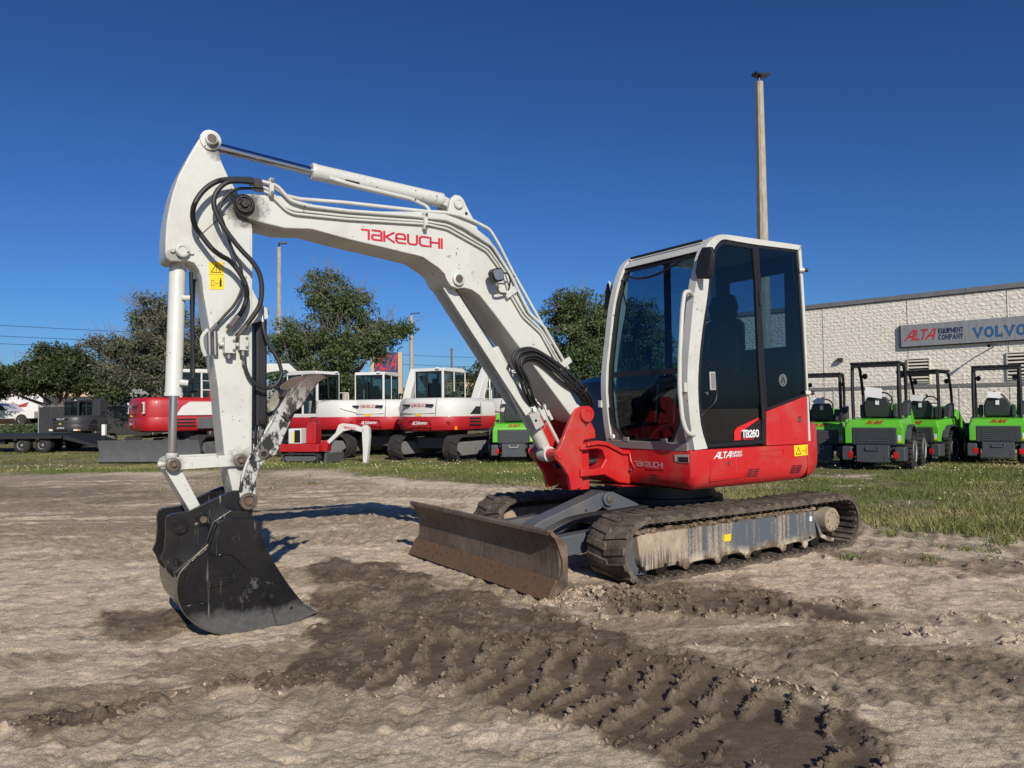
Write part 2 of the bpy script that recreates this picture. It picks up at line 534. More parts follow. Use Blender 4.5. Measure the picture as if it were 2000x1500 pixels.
MUD2 = [(.48,4.92),(1.18,5.33),(1.7,5.38),(1.83,4.86),(2.13,4.66),(2.21,4.3),(1.89,4.10),(1.59,4.28),(1.16,4.38),(.73,4.45),(.45,4.61)]
MUD3 = [(2.60,6.5),(3.37,6.28),(4.2,5.8),(6,5.0),(5.6,4.5),(3.52,5.35),(3.05,5.70),(2.55,6.0)]
MUD4 = [(1.35,4.1),(1.87,3.95),(2.6,3.70),(4,3.4),(3.6,3.0),(2.24,3.30),(1.8,3.40),(1.46,3.66),(1.24,3.88)]
MUD5 = [(-2.57,4.44),(-2.57,4.73),(-2.27,4.9),(-1.91,4.82),(-1.79,4.52),(-2.03,4.27),(-2.39,4.28)]
MUD6 = [(-12,12.6),(-8.8,12.9),(-7.2,13.2),(-4.49,11.6),(-4.46,9.9),(-5.79,9.6),(-7.03,10.32),(-12,10.4)]
MUD7 = [(-4.2,7.3),(-2.6,7.7),(-1.6,7.9),(-1.4,8.4),(-3,8.6),(-4.6,8.0)]
DAMP2 = [(-14,15.5),(-4,15.5),(-1.5,11),(-1.5,8.5),(-3.4,6.6),(-6,6.5),(-14,8.5)]
PATH1 = [(-1.25,3.72),(-.75,3.74),(-.2,3.62),(.30,3.38),(.75,3.06),(1.15,2.76),(1.6,2.4)]
PATH2 = [(.45,4.62),(1.0,4.72),(1.5,4.66),(2.0,4.42),(2.5,4.1)]
PATH3 = [(2.5,6.22),(3.2,5.98),(3.9,5.6),(5.5,4.7)]
GRASS_EDGE = [(-60,16.4),(-11,16.2),(-7.4,16.5),(-3.5,16.4),(-2.2,13.6),(-.87,12.3),(.46,11.4),(1.8,10.3),(2.9,8.6),(3.54,7.65),(4.3,7.1),(5.2,6.9),(9,7.0),(14,7.6),(40,9),(40,60),(-60,60)]
def grass_mask(px, py):
    d, _, _ = seg_dist(px, py, GRASS_EDGE)
    sd = np.where(inside(px, py, GRASS_EDGE), d, -d)
    sd = sd+(fbm(px*.9, py*.9, 71, 4)-.5)*1.6+(fbm(px*4, py*4, 75, 3)-.5)*.5
    g = sstep(-.25, .35, sd)
    bare = sstep(.60, .70, fbm(px*.55+3, py*1.1, 91, 4))*sstep(3.0, 4.5, px)
    return np.clip(g*(1-.75*bare), 0, 1)

def lugs(s, d, side, half, pitch, width, seed, px, py):
    """bars of squeezed-up soil left between the smooth shoe prints of a rubber track"""
    inb = sstep(half, half-.03, np.abs(d))
    dd = d*np.where(side == 0, 1, side)
    wob = (fbm(px*1.3, py*1.3, seed, 2)-.5)*.5
    fray = (fbm(px*16, py*16, seed+4, 3, .6)-.5)*.055
    ph = s/pitch+np.where(dd > 0, .5, 0)+.35*np.abs(d)/half+wob
    t = np.abs((ph % 1)-.5)*pitch                       # metres from the middle of the bar
    bar = sstep(width*.62, width*.36, t+fray)
    run = sstep(.27, .36, fbm(px*3.2+7, py*3.2, seed+9, 2))*sstep(.02, .045, np.abs(d))*sstep(half*.98, half*.80, np.abs(d))
    lay = np.sin(d*2*math.pi/.040+4*fbm(px*6, py*6, seed+2, 2))   # slabs stacked along the bar
    return bar*run, inb, lay

CRUMBS = []
def build_ground():
    ys = [1.2]
    while ys[-1] < 14: ys.append(ys[-1]+max(.008, .0034*ys[-1]))
    while ys[-1] < 900: ys.append(ys[-1]*1.07)
    back = [-600,-200,-80,-40,-20,-10,-5,-2,-.8,0,.5,.9]
    ys = np.array(back+ys)
    xs = [0.0]
    while xs[-1] < 900:
        x = xs[-1]; xs.append(x+(.0095 if x < 1.7 else .0095+.0085*(x-1.7) if x < 14 else x*.10))
    xs = np.array(xs); xs = np.concatenate([-xs[:0:-1], xs])
    X, Y = np.meshgrid(xs, ys)
    px, py = X.ravel(), Y.ravel()
    near = (py > 1.0) & (py < 20) & (np.abs(px) < 14)
    z = terrain(px, py)
    n = len(px)
    mud = np.zeros(n); ridge = np.zeros(n); grs = grass_mask(px, py); clod = np.zeros(n); dampa = np.zeros(n)
    qx, qy = px[near], py[near]
    m0 = mask(qx, qy, MUD0, .05, 2, .16, 4)
    m1 = mask(qx, qy, MUD1, .10, 3, .15, 4); m2 = mask(qx, qy, MUD2, .14, 13, .20, 4)*.85
    m3 = mask(qx, qy, MUD3, .14, 23, .22, 4)*.55; m4 = mask(qx, qy, MUD4, .24, 33, .30, 3)*.60
    m5 = mask(qx, qy, MUD5, .16, 43, .24, 4)*.75; m6 = mask(qx, qy, MUD6, .6, 53, .9, 1.2)*.5; m7 = mask(qx, qy, MUD7, .4, 63, .6, 2)*.4
    m = np.maximum.reduce([m0, m1, m2, m3, m4, m5, m6, m7])
    dm = np.maximum.reduce([mask(qx, qy, DAMP0, .14, 403, .16, 3), mask(qx, qy, DAMP1, .30, 413, .5, 1.6)*.9, mask(qx, qy, DAMP2, 1.0, 423, 1.6, .7)*.85, m])
    streak = fbm(qx*.9+.25*qy, qy*6-.9*qx, 433, 4, .55)
    dm = dm*sstep(.26, .52, streak+.25*m)
    d1, s1, sd1 = seg_dist(qx, qy, PATH1, False); d2, s2, sd2 = seg_dist(qx, qy, PATH2, False); d3, s3, sd3 = seg_dist(qx, qy, PATH3, False)
    keep = sstep(-.95, -.60, qx)*sstep(1.38, 1.18, qx)
    l1, b1, t1 = lugs(s1, d1, sd1, .42, .155, .048, 5, qx, qy); l1 = l1*keep
    l2, b2, t2 = lugs(s2, d2, sd2, .24, .13, .045, 6, qx, qy)
    l3, b3, t3 = lugs(s3, d3, sd3, .22, .21, .045, 7, qx, qy)
    l = np.maximum.reduce([l1, l2*.8, l3*.8]); lay = np.where(l1 > l2, t1, t2)
    path = np.maximum.reduce([b1*keep, b2*.85, b3*.5])
    far_side = np.where(sd1 > 0, 1, .35)
    edge = np.exp(-((np.abs(d1)-.44)/.045)**2)*far_side*sstep(.30, .46, fbm(qx*3, qy*3, 141, 3))*keep
    edge2 = np.exp(-((np.abs(d2)-.28)/.05)**2)*sstep(.38, .55, fbm(qx*5, qy*5, 151, 3))
    rough = fbm(qx*8, qy*8, 111, 5, .58)-.5
    fine = fbm(qx*26, qy*26, 121, 3, .6)-.5
    ridged = 1-2*np.abs(fbm(qx*7, qy*10, 125, 4, .55)-.5)
    rip = fbm(qx*3.2+.5*qy, qy*11-.8*qx, 131, 4, .6)-.5
    rip2 = fbm(qx*9+.5*qy, qy*24-.8*qx, 135, 3, .6)-.5
    pock = sstep(.55, .72, fbm(qx*9, qy*9, 163, 3, .5))                # scuffed hollows
    # older, drier prints that run right across the yard
    old = np.zeros_like(qx); oldh = np.zeros_like(qx)
    for ang, ph0, off0 in ((.10, 3.0, 0.0), (-.33, 5.0, 7.0), (.55, 9.0, 3.0)):
        ca, sa = math.cos(ang), math.sin(ang); uu = qx*ca+qy*sa; vv = -qx*sa+qy*ca
        lane = sstep(.52, .60, fbm(uu*.10+off0, vv*1.5+ph0, 301+int(ph0), 3))
        lane = lane*sstep(.40, .54, fbm(qx*.7+ph0, qy*.7, 311, 3))
        old = np.maximum(old, lane)
        barr = np.clip(np.sin(uu*2*math.pi/.15+1.2*np.sin(vv*9)+5*fbm(qx*1.5, qy*1.5, 321, 2))-.2, -.6, 1)
        oldh = oldh+lane*barr
    dry = 1-np.clip(m+.3*path, 0, 1)
    h = dry*(.011*rip+.010*rip2+.012*rough+.014*fine-.012*pock)+dry*dm*(.016*rough+.010*(ridged-.72))
    h = h+dry*(.012*oldh+.010*(ridged-.72)*old)
    cl = sstep(.52, .72, fbm(qx*13, qy*13, 171, 4, .62))
    off = m*(1-.93*path)
    h = h+off*(.034*rough+.020*cl+.016*fine+.016*(ridged-.75))+path*m*(.006*rough+.003*fine)
    crumb = fbm(qx*24, qy*24, 181, 4, .65)
    vf = fbm(qx*46, qy*46, 189, 2, .6)-.5
    h = h+l*(.014+.046*(crumb-.45)+.020*vf+.004*lay)+(.006*vf)*(dry+.5*off)-.010*path*(1-l)*np.maximum(m, .4)
    h = h+(edge*.75+edge2*.55)*(.020+.075*(fbm(qx*15, qy*15, 187, 4, .62)-.38))
    h = h+m0*(.018+.04*rough)
    # broken spoil thrown up in front of the near track
    sp = np.exp(-(((qx-.62)/.40)**2+((qy-4.92)/.18)**2))
    h = h+sp*(.035*cl+.025)+sp*.05*rough
    h = h*sstep(20, 12, qy)
    z[near] = z[near]+h
    crust = sstep(.57, .66, fbm(qx*2.3+5, qy*2.3, 103, 4))*(1-path)*(m0+.5*off)
    mud[near] = np.clip(np.maximum(m, edge*1.2)-.85*crust, 0, 1)
    dampa[near] = np.clip(np.maximum(dm, .65*old)*(1-.7*crust), 0, 1)
    ridge[near] = np.clip(l*.8+sp*.9-.6*edge, 0, 1)
    clod[near] = cl*m
    # where loose crumbs lie: on the bars, the berms and the churned strips
    w = (l*1.6+edge*1.4+edge2+m0*.7+.25*off*cl+.9*sp+.006*dm+.0008)*(qy < 9)
    cell = np.gradient(xs)[np.newaxis, :]*np.gradient(ys)[:, np.newaxis]
    w = w*cell.ravel()[near]; w = w/w.sum()
    pick = rng.choice(len(w), 5200, p=w)
    CRUMBS.extend(zip(qx[pick], qy[pick], z[near][pick], np.clip(m-.8*crust, 0, 1)[pick], np.clip(sp+.35*m0, 0, 1)[pick]))
    ny, nx = X.shape
    idx = np.arange(n).reshape(ny, nx)
    quads = np.stack([idx[:-1,:-1], idx[:-1,1:], idx[1:,1:], idx[1:,:-1]], -1).reshape(-1, 4)
    me = bpy.data.meshes.new('ground')
    me.vertices.add(n); me.vertices.foreach_set('co', np.stack([px, py, z], -1).ravel().astype(np.float32))
    nq = len(quads)
    me.loops.add(nq*4); me.loops.foreach_set('vertex_index', quads.ravel().astype(np.int32))
    me.polygons.add(nq); me.polygons.foreach_set('loop_start', np.arange(0, nq*4, 4, dtype=np.int32))
    me.update(calc_edges=True); me.validate()
    for nm, a in (('mud', mud), ('ridge', ridge), ('grassy', grs), ('clod', clod), ('damp', dampa)):
        at = me.attributes.new(nm, 'FLOAT', 'POINT'); at.data.foreach_set('value', a.astype(np.float32))
    me.shade_smooth()
    o = bpy.data.objects.new('ground', me); COL.objects.link(o)
    o['kind'] = 'structure'; o['label'] = 'sandy yard ground with dark wet mud and track prints'
    t = NT('sandy_ground')
    mid = t.noise(9, 6, .65); fin = t.noise(70, 5, .75); grit = t.noise(160, 3, .7); lum = t.noise(2.0, 4, .6)
    sand = t.mix(t.ramp(mid, [(.34, 0), (.66, 1)]), (.80, .675, .50), (.67, .555, .40))
    sand = t.mix(t.ramp(lum, [(.42, 0), (.66, .40)]), sand, (.47, .39, .285))
    mot = t.math('MULTIPLY', t.ramp(t.noise(4.6, 7, .66, t.mapping((.8, 1.25, 1))), [(.515, 0), (.60, 1)]), t.ramp(t.noise(34, 4, .75), [(.36, .2), (.60, 1)]))
    sand = t.mix(t.math('MULTIPLY', mot, .88), sand, (.20, .155, .108))
    sand = t.mix(t.ramp(grit, [(.50, 0), (.64, .65)]), sand, (.82, .74, .60))
    sand = t.mix(t.ramp(fin, [(.51, 0), (.65, .60)]), sand, (.32, .255, .185))
    brown = t.mix(t.ramp(mid, [(.34, 0), (.66, 1)]), (.375, .300, .217), (.285, .222, .157))
    brown = t.mix(t.ramp(grit, [(.52, 0), (.68, .5)]), brown, (.52, .43, .32))
    brown = t.mix(t.ramp(fin, [(.50, 0), (.64, .55)]), brown, (.120, .092, .066))
    dd = t.math('ADD', t.attr('damp'), t.math('MULTIPLY', t.math('SUBTRACT', t.noise(6, 6, .68), .5), .9))
    sand = t.mix(t.ramp(dd, [(.22, 0), (.85, .92)]), sand, brown)
    wet = t.mix(t.ramp(mid, [(.35, 0), (.7, 1)]), (.160, .121, .086), (.225, .174, .127))
    wet = t.mix(t.ramp(t.noise(3.1, 5, .6), [(.44, 0), (.62, .7)]), wet, (.105, .076, .052))
    wet = t.mix(t.ramp(fin, [(.52, 0), (.70, .40)]), wet, (.26, .21, .16))
    wet = t.mix(t.math('MULTIPLY', t.attr('ridge'), .45), wet, (.34, .28, .21))
    wet = t.mix(t.math('MULTIPLY', t.attr('clod'), t.ramp(t.noise(16, 4), [(.45, 0), (.6, .5)])), wet, (.28, .225, .17))
    mm = t.math('ADD', t.attr('mud'), t.math('MULTIPLY', t.math('SUBTRACT', t.noise(7, 6, .68), .5), .8))
    c = t.mix(t.ramp(mm, [(.28, 0), (.78, 1)]), sand, wet)
    turf = t.mix(t.ramp(t.noise(5, 6, .65), [(.35, 0), (.65, 1)]), (.105, .115, .038), (.20, .175, .085))
    turf = t.mix(t.ramp(t.noise(.8, 4, .6), [(.46, 0), (.64, .75)]), turf, (.34, .285, .19))
    c = t.mix(t.attr('grassy'), c, turf)
    b = t.bump(t.noise(58, 6, .8), 1.0, .015); b = t.bump(grit, 1.0, .006, b)
    rg = t.mix(t.attr('mud'), (.92,)*3, (.62,)*3)
    me.materials.append(t.set(color=c, rough=rg, normal=b, spec=.25))
    return o
GROUND = build_ground()

# clods and pebbles lying on the churned soil
def build_clods():
    ico = bmesh.new(); bmesh.ops.create_icosphere(ico, subdivisions=1, radius=1)
    bv = np.array([v.co[:] for v in ico.verts]); bf = np.array([[v.index for v in f.verts] for f in ico.faces]); ico.free()
    n = len(CRUMBS); C_ = np.array(CRUMBS); k = len(bv)
    s = .0028+.011*rng.random(n)**3.2+.022*C_[:, 4]*rng.random(n)**3.0
    sc = np.stack([rng.uniform(.7, 1.5, n), rng.uniform(.7, 1.4, n), rng.uniform(.5, 1.0, n)], -1)*s[:, None]
    q = bv[None]*sc[:, None]*(1+.6*(rng.random((n, k, 1))-.5))
    a = rng.uniform(0, 6.283, n); ca, sa = np.cos(a)[:, None], np.sin(a)[:, None]
    tl = rng.uniform(-.6, .6, n)[:, None]
    x = q[..., 0]*ca-q[..., 1]*sa; y = q[..., 0]*sa+q[..., 1]*ca; zz = q[..., 2]+x*tl
    V = np.stack([x+C_[:, 0:1], y+C_[:, 1:2], zz+C_[:, 2:3]+s[:, None]*.2], -1).reshape(-1, 3)
    Fc = (bf[None]+(np.arange(n)*k)[:, None, None]).reshape(-1, 3)
    me = bpy.data.meshes.new('soil_crumbs'); me.from_pydata(V.tolist(), [], Fc.tolist())
    o = bpy.data.objects.new('soil_crumbs', me); COL.objects.link(o)
    at = me.attributes.new('tint', 'FLOAT', 'POINT'); at.data.foreach_set('value', np.repeat(np.clip(C_[:, 3]*.9+rng.uniform(-.35, .3, n), 0, 1), k).astype(np.float32))
    t = NT('crumb_soil')
    c = t.ramp(t.attr('tint'), [(.0, (.50, .41, .30)), (.5, (.24, .188, .135)), (1.0, (.12, .089, .062))])
    me.materials.append(t.set(color=c, rough=.95, spec=.2, normal=t.bump(t.noise(120, 3), .6, .005)))
    tag(o, 'loose crumbs and clods of soil over the muddy track prints', 'soil', kind='stuff')
build_clods()
# ------------------------------------------------------------------ the excavator (local x forward, y to its left, z up)
EX = thing('excavator', 'large white and red compact excavator with raised boom, in front on the muddy ground', 'excavator', (1.355, 6.718, 0), math.pi+R(33.75))
PH = R(33.75)

def mat_bucket():
    t = NT('bucket_black_steel')
    z = t.sep()[2]
    col = t.mix(t.ramp(t.noise(5, 5, .6), [(.4, 0), (.7, 1)]), (.007, .007, .008), (.015, .0145, .0145))
    sc = t.noise(26, 5, .7)
    # thin scratches in a few directions
    for rot, sx, lo in ((.75, 60, .665), (-.35, 75, .675), (1.9, 48, .68)):
        ln = t.noise(1.0, 2, .5, t.mapping((sx, 1, 2.4), (0, rot, 0)))
        gate = t.ramp(t.noise(3.2, 3, .5, t.mapping((1, 1, 1), (rot, rot, 0))), [(.50, 0), (.60, 1)])
        col = t.mix(t.math('MULTIPLY', t.ramp(ln, [(lo, 0), (lo+.03, .75)]), gate), col, (.22, .215, .21))
    scuff = t.math('MULTIPLY', t.ramp(t.noise(19, 4, .7), [(.56, 0), (.66, .6)]), t.ramp(t.noise(4.4, 3, .5), [(.54, 0), (.64, 1)]))
    col = t.mix(scuff, col, (.15, .15, .15))
    low = t.math('SUBTRACT', .10, t.math('ADD', z, t.math('MULTIPLY', t.math('SUBTRACT', t.noise(7, 6, .7), .5), .15)))
    wf = t.ramp(t.math('MULTIPLY', low, 9), [(.0, 0), (.5, .85)])
    col = t.mix(wf, col, t.mix(t.noise(30, 5), (.065, .066, .070), (.17, .168, .165)))
    col = t.mix(t.ramp(t.noise(4, 5, .6), [(.58, 0), (.80, .18)]), col, (.10, .085, .065))
    return t.set(color=col, rough=t.mix(wf, (.27,)*3, (.46,)*3), metal=t.mix(wf, 0.0, .4), normal=t.bump(sc, .10, .004), coat=.2)
BUCKET = mat_bucket()
def mat_thumb():
    t = NT('worn_mottled_steel')
    a = t.noise(13, 6, .72, t.mapping((1, 1, .55), (0, .6, 0)))
    f = t.ramp(a, [(.47, 0), (.53, 1)])
    c = t.mix(f, (.018, .018, .019), (.46, .47, .45))
    g = t.noise(5, 4, .6)
    z = t.sep()[2]
    rust = t.ramp(t.math('ADD', t.math('MULTIPLY', z, .9), t.math('MULTIPLY', g, .45)), [(1.30/1.6*.78+.22, 0), (1.0, 1)])
    hi = t.ramp(t.math('ADD', z, t.math('MULTIPLY', t.math('SUBTRACT', g, .5), .3)), [(.0, 0), (1.0, 0)])
    k = t.n.new('ShaderNodeMapRange'); k.inputs[1].default_value = 1.18; k.inputs[2].default_value = 1.42
    t.link(t.math('ADD', z, t.math('MULTIPLY', t.math('SUBTRACT', g, .5), .3)), k.inputs[0])
    c = t.mix(k.outputs[0], c, t.mix(t.noise(30, 4), (.070, .048, .040), (.13, .10, .085)))
    c = t.mix(t.ramp(t.noise(8, 5), [(.58, 0), (.70, .7)]), c, (.20, .13, .075))
    return t.set(color=c, rough=.6, metal=.15, normal=t.bump(a, .25, .006))
THUMB = mat_thumb()
def mat_blade():
    t = NT('rusty_blade_steel')
    st = t.noise(10, 5, .65, t.mapping((1, 9, .8)))
    n = t.noise(3.5, 5, .6)
    c = t.mix(t.ramp(st, [(.35, 0), (.68, 1)]), (.070, .050, .040), (.24, .19, .15))
    c = t.mix(t.ramp(n, [(.42, 0), (.62, .75)]), c, (.13, .072, .045))
    c = t.mix(t.ramp(t.noise(1.7, 4, .6), [(.5, 0), (.7, .6)]), c, (.26, .215, .165))
    c = t.mix(t.ramp(t.noise(24, 5, .7), [(.60, 0), (.68, .7)]), c, (.030, .022, .018))
    return t.set(color=c, rough=.62, metal=.25, normal=t.bump(st, .15, .004))
BLADE = mat_blade()
def mat_edge():
    t = NT('rusty_cutting_edge')
    n = t.noise(9, 6, .7)
    c = t.mix(t.ramp(n, [(.35, 0), (.65, 1)]), (.165, .092, .045), (.115, .078, .052))
    c = t.mix(t.ramp(t.noise(35, 4), [(.55, 0), (.68, .8)]), c, (.055, .035, .025))
    return t.set(color=c, rough=.75, metal=.1, normal=t.bump(n, .3, .006))
EDGE = mat_edge()
def mat_track_frame():
    t = NT('muddy_grey_frame')
    x, y, z = t.sep()
    st = t.noise(1, 4, .6, t.mapping((34, 1, 1.3)))
    pt = t.noise(2.3, 3, .5, t.mapping((1.6, 1, .2)))
    k = t.n.new('ShaderNodeMapRange'); k.inputs[1].default_value = .33; k.inputs[2].default_value = 1.1
    t.link(x, k.inputs[0])
    f = t.math('ADD', t.math('MULTIPLY', st, .75), t.math('ADD', t.math('MULTIPLY', pt, .75), t.math('MULTIPLY', k.outputs[0], .30)))
    grain = t.noise(60, 3, .7)
    f = t.math('ADD', f, t.math('MULTIPLY', t.math('SUBTRACT', grain, .5), .35))
    m = t.ramp(f, [(.74, 0), (.92, 1)])
    mud = t.mix(t.ramp(t.noise(16, 5), [(.35, 0), (.7, 1)]), (.40, .335, .25), (.27, .215, .155))
    c = t.mix(m, (.085, .10, .12), mud)
    lw = t.n.new('ShaderNodeMapRange'); lw.inputs[1].default_value = .17; lw.inputs[2].default_value = .11
    t.link(t.math('ADD', z, t.math('MULTIPLY', t.math('SUBTRACT', t.noise(5, 4), .5), .12)), lw.inputs[0])
    c = t.mix(t.math('MULTIPLY', lw.outputs[0], .85), c, t.mix(t.ramp(t.noise(7, 3), [(.42, 0), (.56, 1)]), (.46, .41, .32), (.13, .085, .05)))
    # flaked stripes low on the front end
    fx = t.n.new('ShaderNodeMapRange'); fx.inputs[1].default_value = .70; fx.inputs[2].default_value = .95; t.link(x, fx.inputs[0])
    fz = t.n.new('ShaderNodeMapRange'); fz.inputs[1].default_value = .235; fz.inputs[2].default_value = .15; t.link(t.math('ADD', z, t.math('MULTIPLY', t.math('SUBTRACT', st, .5), .12)), fz.inputs[0])
    fs_ = t.ramp(t.noise(1, 3, .6, t.mapping((58, 1, 2.0))), [(.47, 0), (.53, 1)])
    c = t.mix(t.math('MULTIPLY', t.math('MULTIPLY', fx.outputs[0], fz.outputs[0]), t.math('MULTIPLY', fs_, .9)), c, (.075, .072, .070))
    tp = t.n.new('ShaderNodeMapRange'); tp.inputs[1].default_value = .335; tp.inputs[2].default_value = .352
    t.link(z, tp.inputs[0])
    c = t.mix(tp.outputs[0], c, (.10, .07, .045))
    return t.set(color=c, rough=.8, normal=t.bump(m, .35, .006), spec=.25)
TFRAME = mat_track_frame()
def mat_rubber():
    t = NT('dusty_track_rubber')
    n = t.noise(7, 6, .65); n2 = t.noise(45, 4, .6)
    c = t.mix(t.ramp(n, [(.36, 0), (.66, 1)]), (.040, .036, .033), (.15, .122, .096))
    c = t.mix(t.ramp(n2, [(.50, 0), (.72, .5)]), c, (.24, .195, .15))
    return t.set(color=c, rough=.85, normal=t.bump(n2, .3, .006), spec=.2)
RUBBER = mat_rubber()
def mat_caked():
    t = NT('caked_mud')
    n = t.noise(22, 5, .65)
    c = t.mix(t.ramp(n, [(.38, 0), (.62, 1)]), (.075, .050, .032), (.25, .20, .145))
    return t.set(color=c, rough=.95, normal=t.bump(n, .6, .01), spec=.15)
CAKED = mat_caked()
HUBMUD = plain('dried_mud_on_hub', (.36, .30, .225), .9, 0, .45, 11, .5)

# ---- tracks
def stadium(cf, rf, cr, rr, n=96):
    """points (x, z, nx, nz) evenly spaced round a belt over two wheels"""
    pts = []
    for i in range(241):
        a = math.pi/2-math.pi*i/240; pts.append((cf[0]+rf*math.cos(a), cf[1]+rf*math.sin(a), math.cos(a), math.sin(a)))
    for i in range(241):
        a = -math.pi/2-math.pi*i/240; pts.append((cr[0]+rr*math.cos(a), cr[1]+rr*math.sin(a), math.cos(a), math.sin(a)))
    pts.append(pts[0])
    L = [0]
    for i in range(len(pts)-1): L.append(L[-1]+math.hypot(pts[i+1][0]-pts[i][0], pts[i+1][1]-pts[i][1]))
    out = []
    for k in range(n):
        s = L[-1]*k/n; i = 0
        lo, hi = 0, len(L)-1
        while hi-lo > 1:
            m = (lo+hi)//2
            if L[m] <= s: lo = m
            else: hi = m
        t = (s-L[lo])/max(L[hi]-L[lo], 1e-9)
        out.append(tuple(pts[lo][q]*(1-t)+pts[hi][q]*t for q in range(4)))
    return out, L[-1]
def rubber_track(parent, y0, y1, cf=(1.165,.218), rf=.228, cr=(-1.165,.218), rr=.224, lug=.016, n=168, name='rubber_track', mat=None, sides=1):
    P, L = stadium(cf, rf, cr, rr, n)
    mb = MB(); th = .030
    def sag(x, z, nz):   # slight sag of the free upper run
        return z-(.010*math.cos(x*1.2) if nz > .9 else 0)
    loops = []
    for x, z, nx, nz in P:
        z = sag(x, z, nz)
        loops.append([(x, y0, z), (x+nx*.004, y0+.02, z+nz*.004), (x+nx*.004, y1-.02, z+nz*.004), (x, y1, z), (x-nx*th, y1, z-nz*th), (x-nx*th, y0, z-nz*th)])
    m = 6; vs = [p for l in loops for p in l]; fs = []
    for i in range(n):
        j = (i+1) % n
        for k in range(m): fs.append((i*m+k, i*m+(k+1)%m, j*m+(k+1)%m, j*m+k))
    mb.add(vs, fs)
    # tread bars, one per pitch on each half, staggered, slanted like a chevron
    ym = (y0+y1)/2; rl = random.Random(5)
    step = 3 if n > 100 else 4
    for half in (0, 1):
        ya, yb = (y0+.002, ym+.015) if half == 0 else (ym-.015, y1-.002)
        for i in range(0, n, step):
            a = (i+(step//2 if half else 0)) % n
            def at(f, h):
                f = f % n; i0 = int(f); t = f-i0; p = P[i0]; q = P[(i0+1) % n]
                x = p[0]*(1-t)+q[0]*t; z = p[1]*(1-t)+q[1]*t; nx = p[2]*(1-t)+q[2]*t; nz = p[3]*(1-t)+q[3]*t
                z = sag(x, z, nz)
                return x+nx*h, z+nz*h
            hh = lug*(1+.15*rl.uniform(-1, 1)); w = .80 if n > 100 else .98
            sl = .9*(-1 if half else 1)
            v = []
            for (f0, h, wk) in ((0, .0, 1.0), (0, hh, .72)):
                for y, s2 in ((ya, -sl if half == 0 else sl*0), (yb, 0 if half == 0 else sl)):
                    for e in (-1, 1):
                        x, z = at(a+s2+e*w*wk, h)
                        v.append((x, y+(0.006 if h and y == ya else -.006 if h and y == yb else 0), z))
            mb.add(v, [(0,1,3,2),(4,6,7,5),(0,4,5,1),(2,3,7,6),(0,2,6,4),(1,5,7,3)])
    # drive bars on the inside of the belt
    yi0, yi1 = y0+.12, y1-.02
    for i in range(0, n, 2):
        x, z, nx, nz = P[i]; z = sag(x, z, nz)
        c = Vector((x-nx*(th+.006), (yi0+yi1)/2, z-nz*(th+.006)))
        mb.obox(c, Vector((-nz, 0, nx))*.011, Vector((0, 1, 0))*(yi1-yi0)/2, Vector((nx, 0, nz))*.009)
    return mb.build(name, mat or RUBBER, parent, smooth=30)
for y0, y1 in ((.60, 1.0), (-1.0, -.60)):
    rubber_track(EX, y0, y1)
FRAME_PROFILE = [(1.247,.352),(.911,.366),(.579,.366),(-.004,.364),(-.763,.355),(-.807,.116),(-.63,.081),(-.545,.106),(-.394,.096),(-.343,.071),(-.247,.096),(.006,.089),(.098,.060),(.172,.098),(.348,.094),(.434,.061),(.49,.092),(.695,.088),(.776,.052),(.854,.089),(1.169,.083),(1.216,.129)]
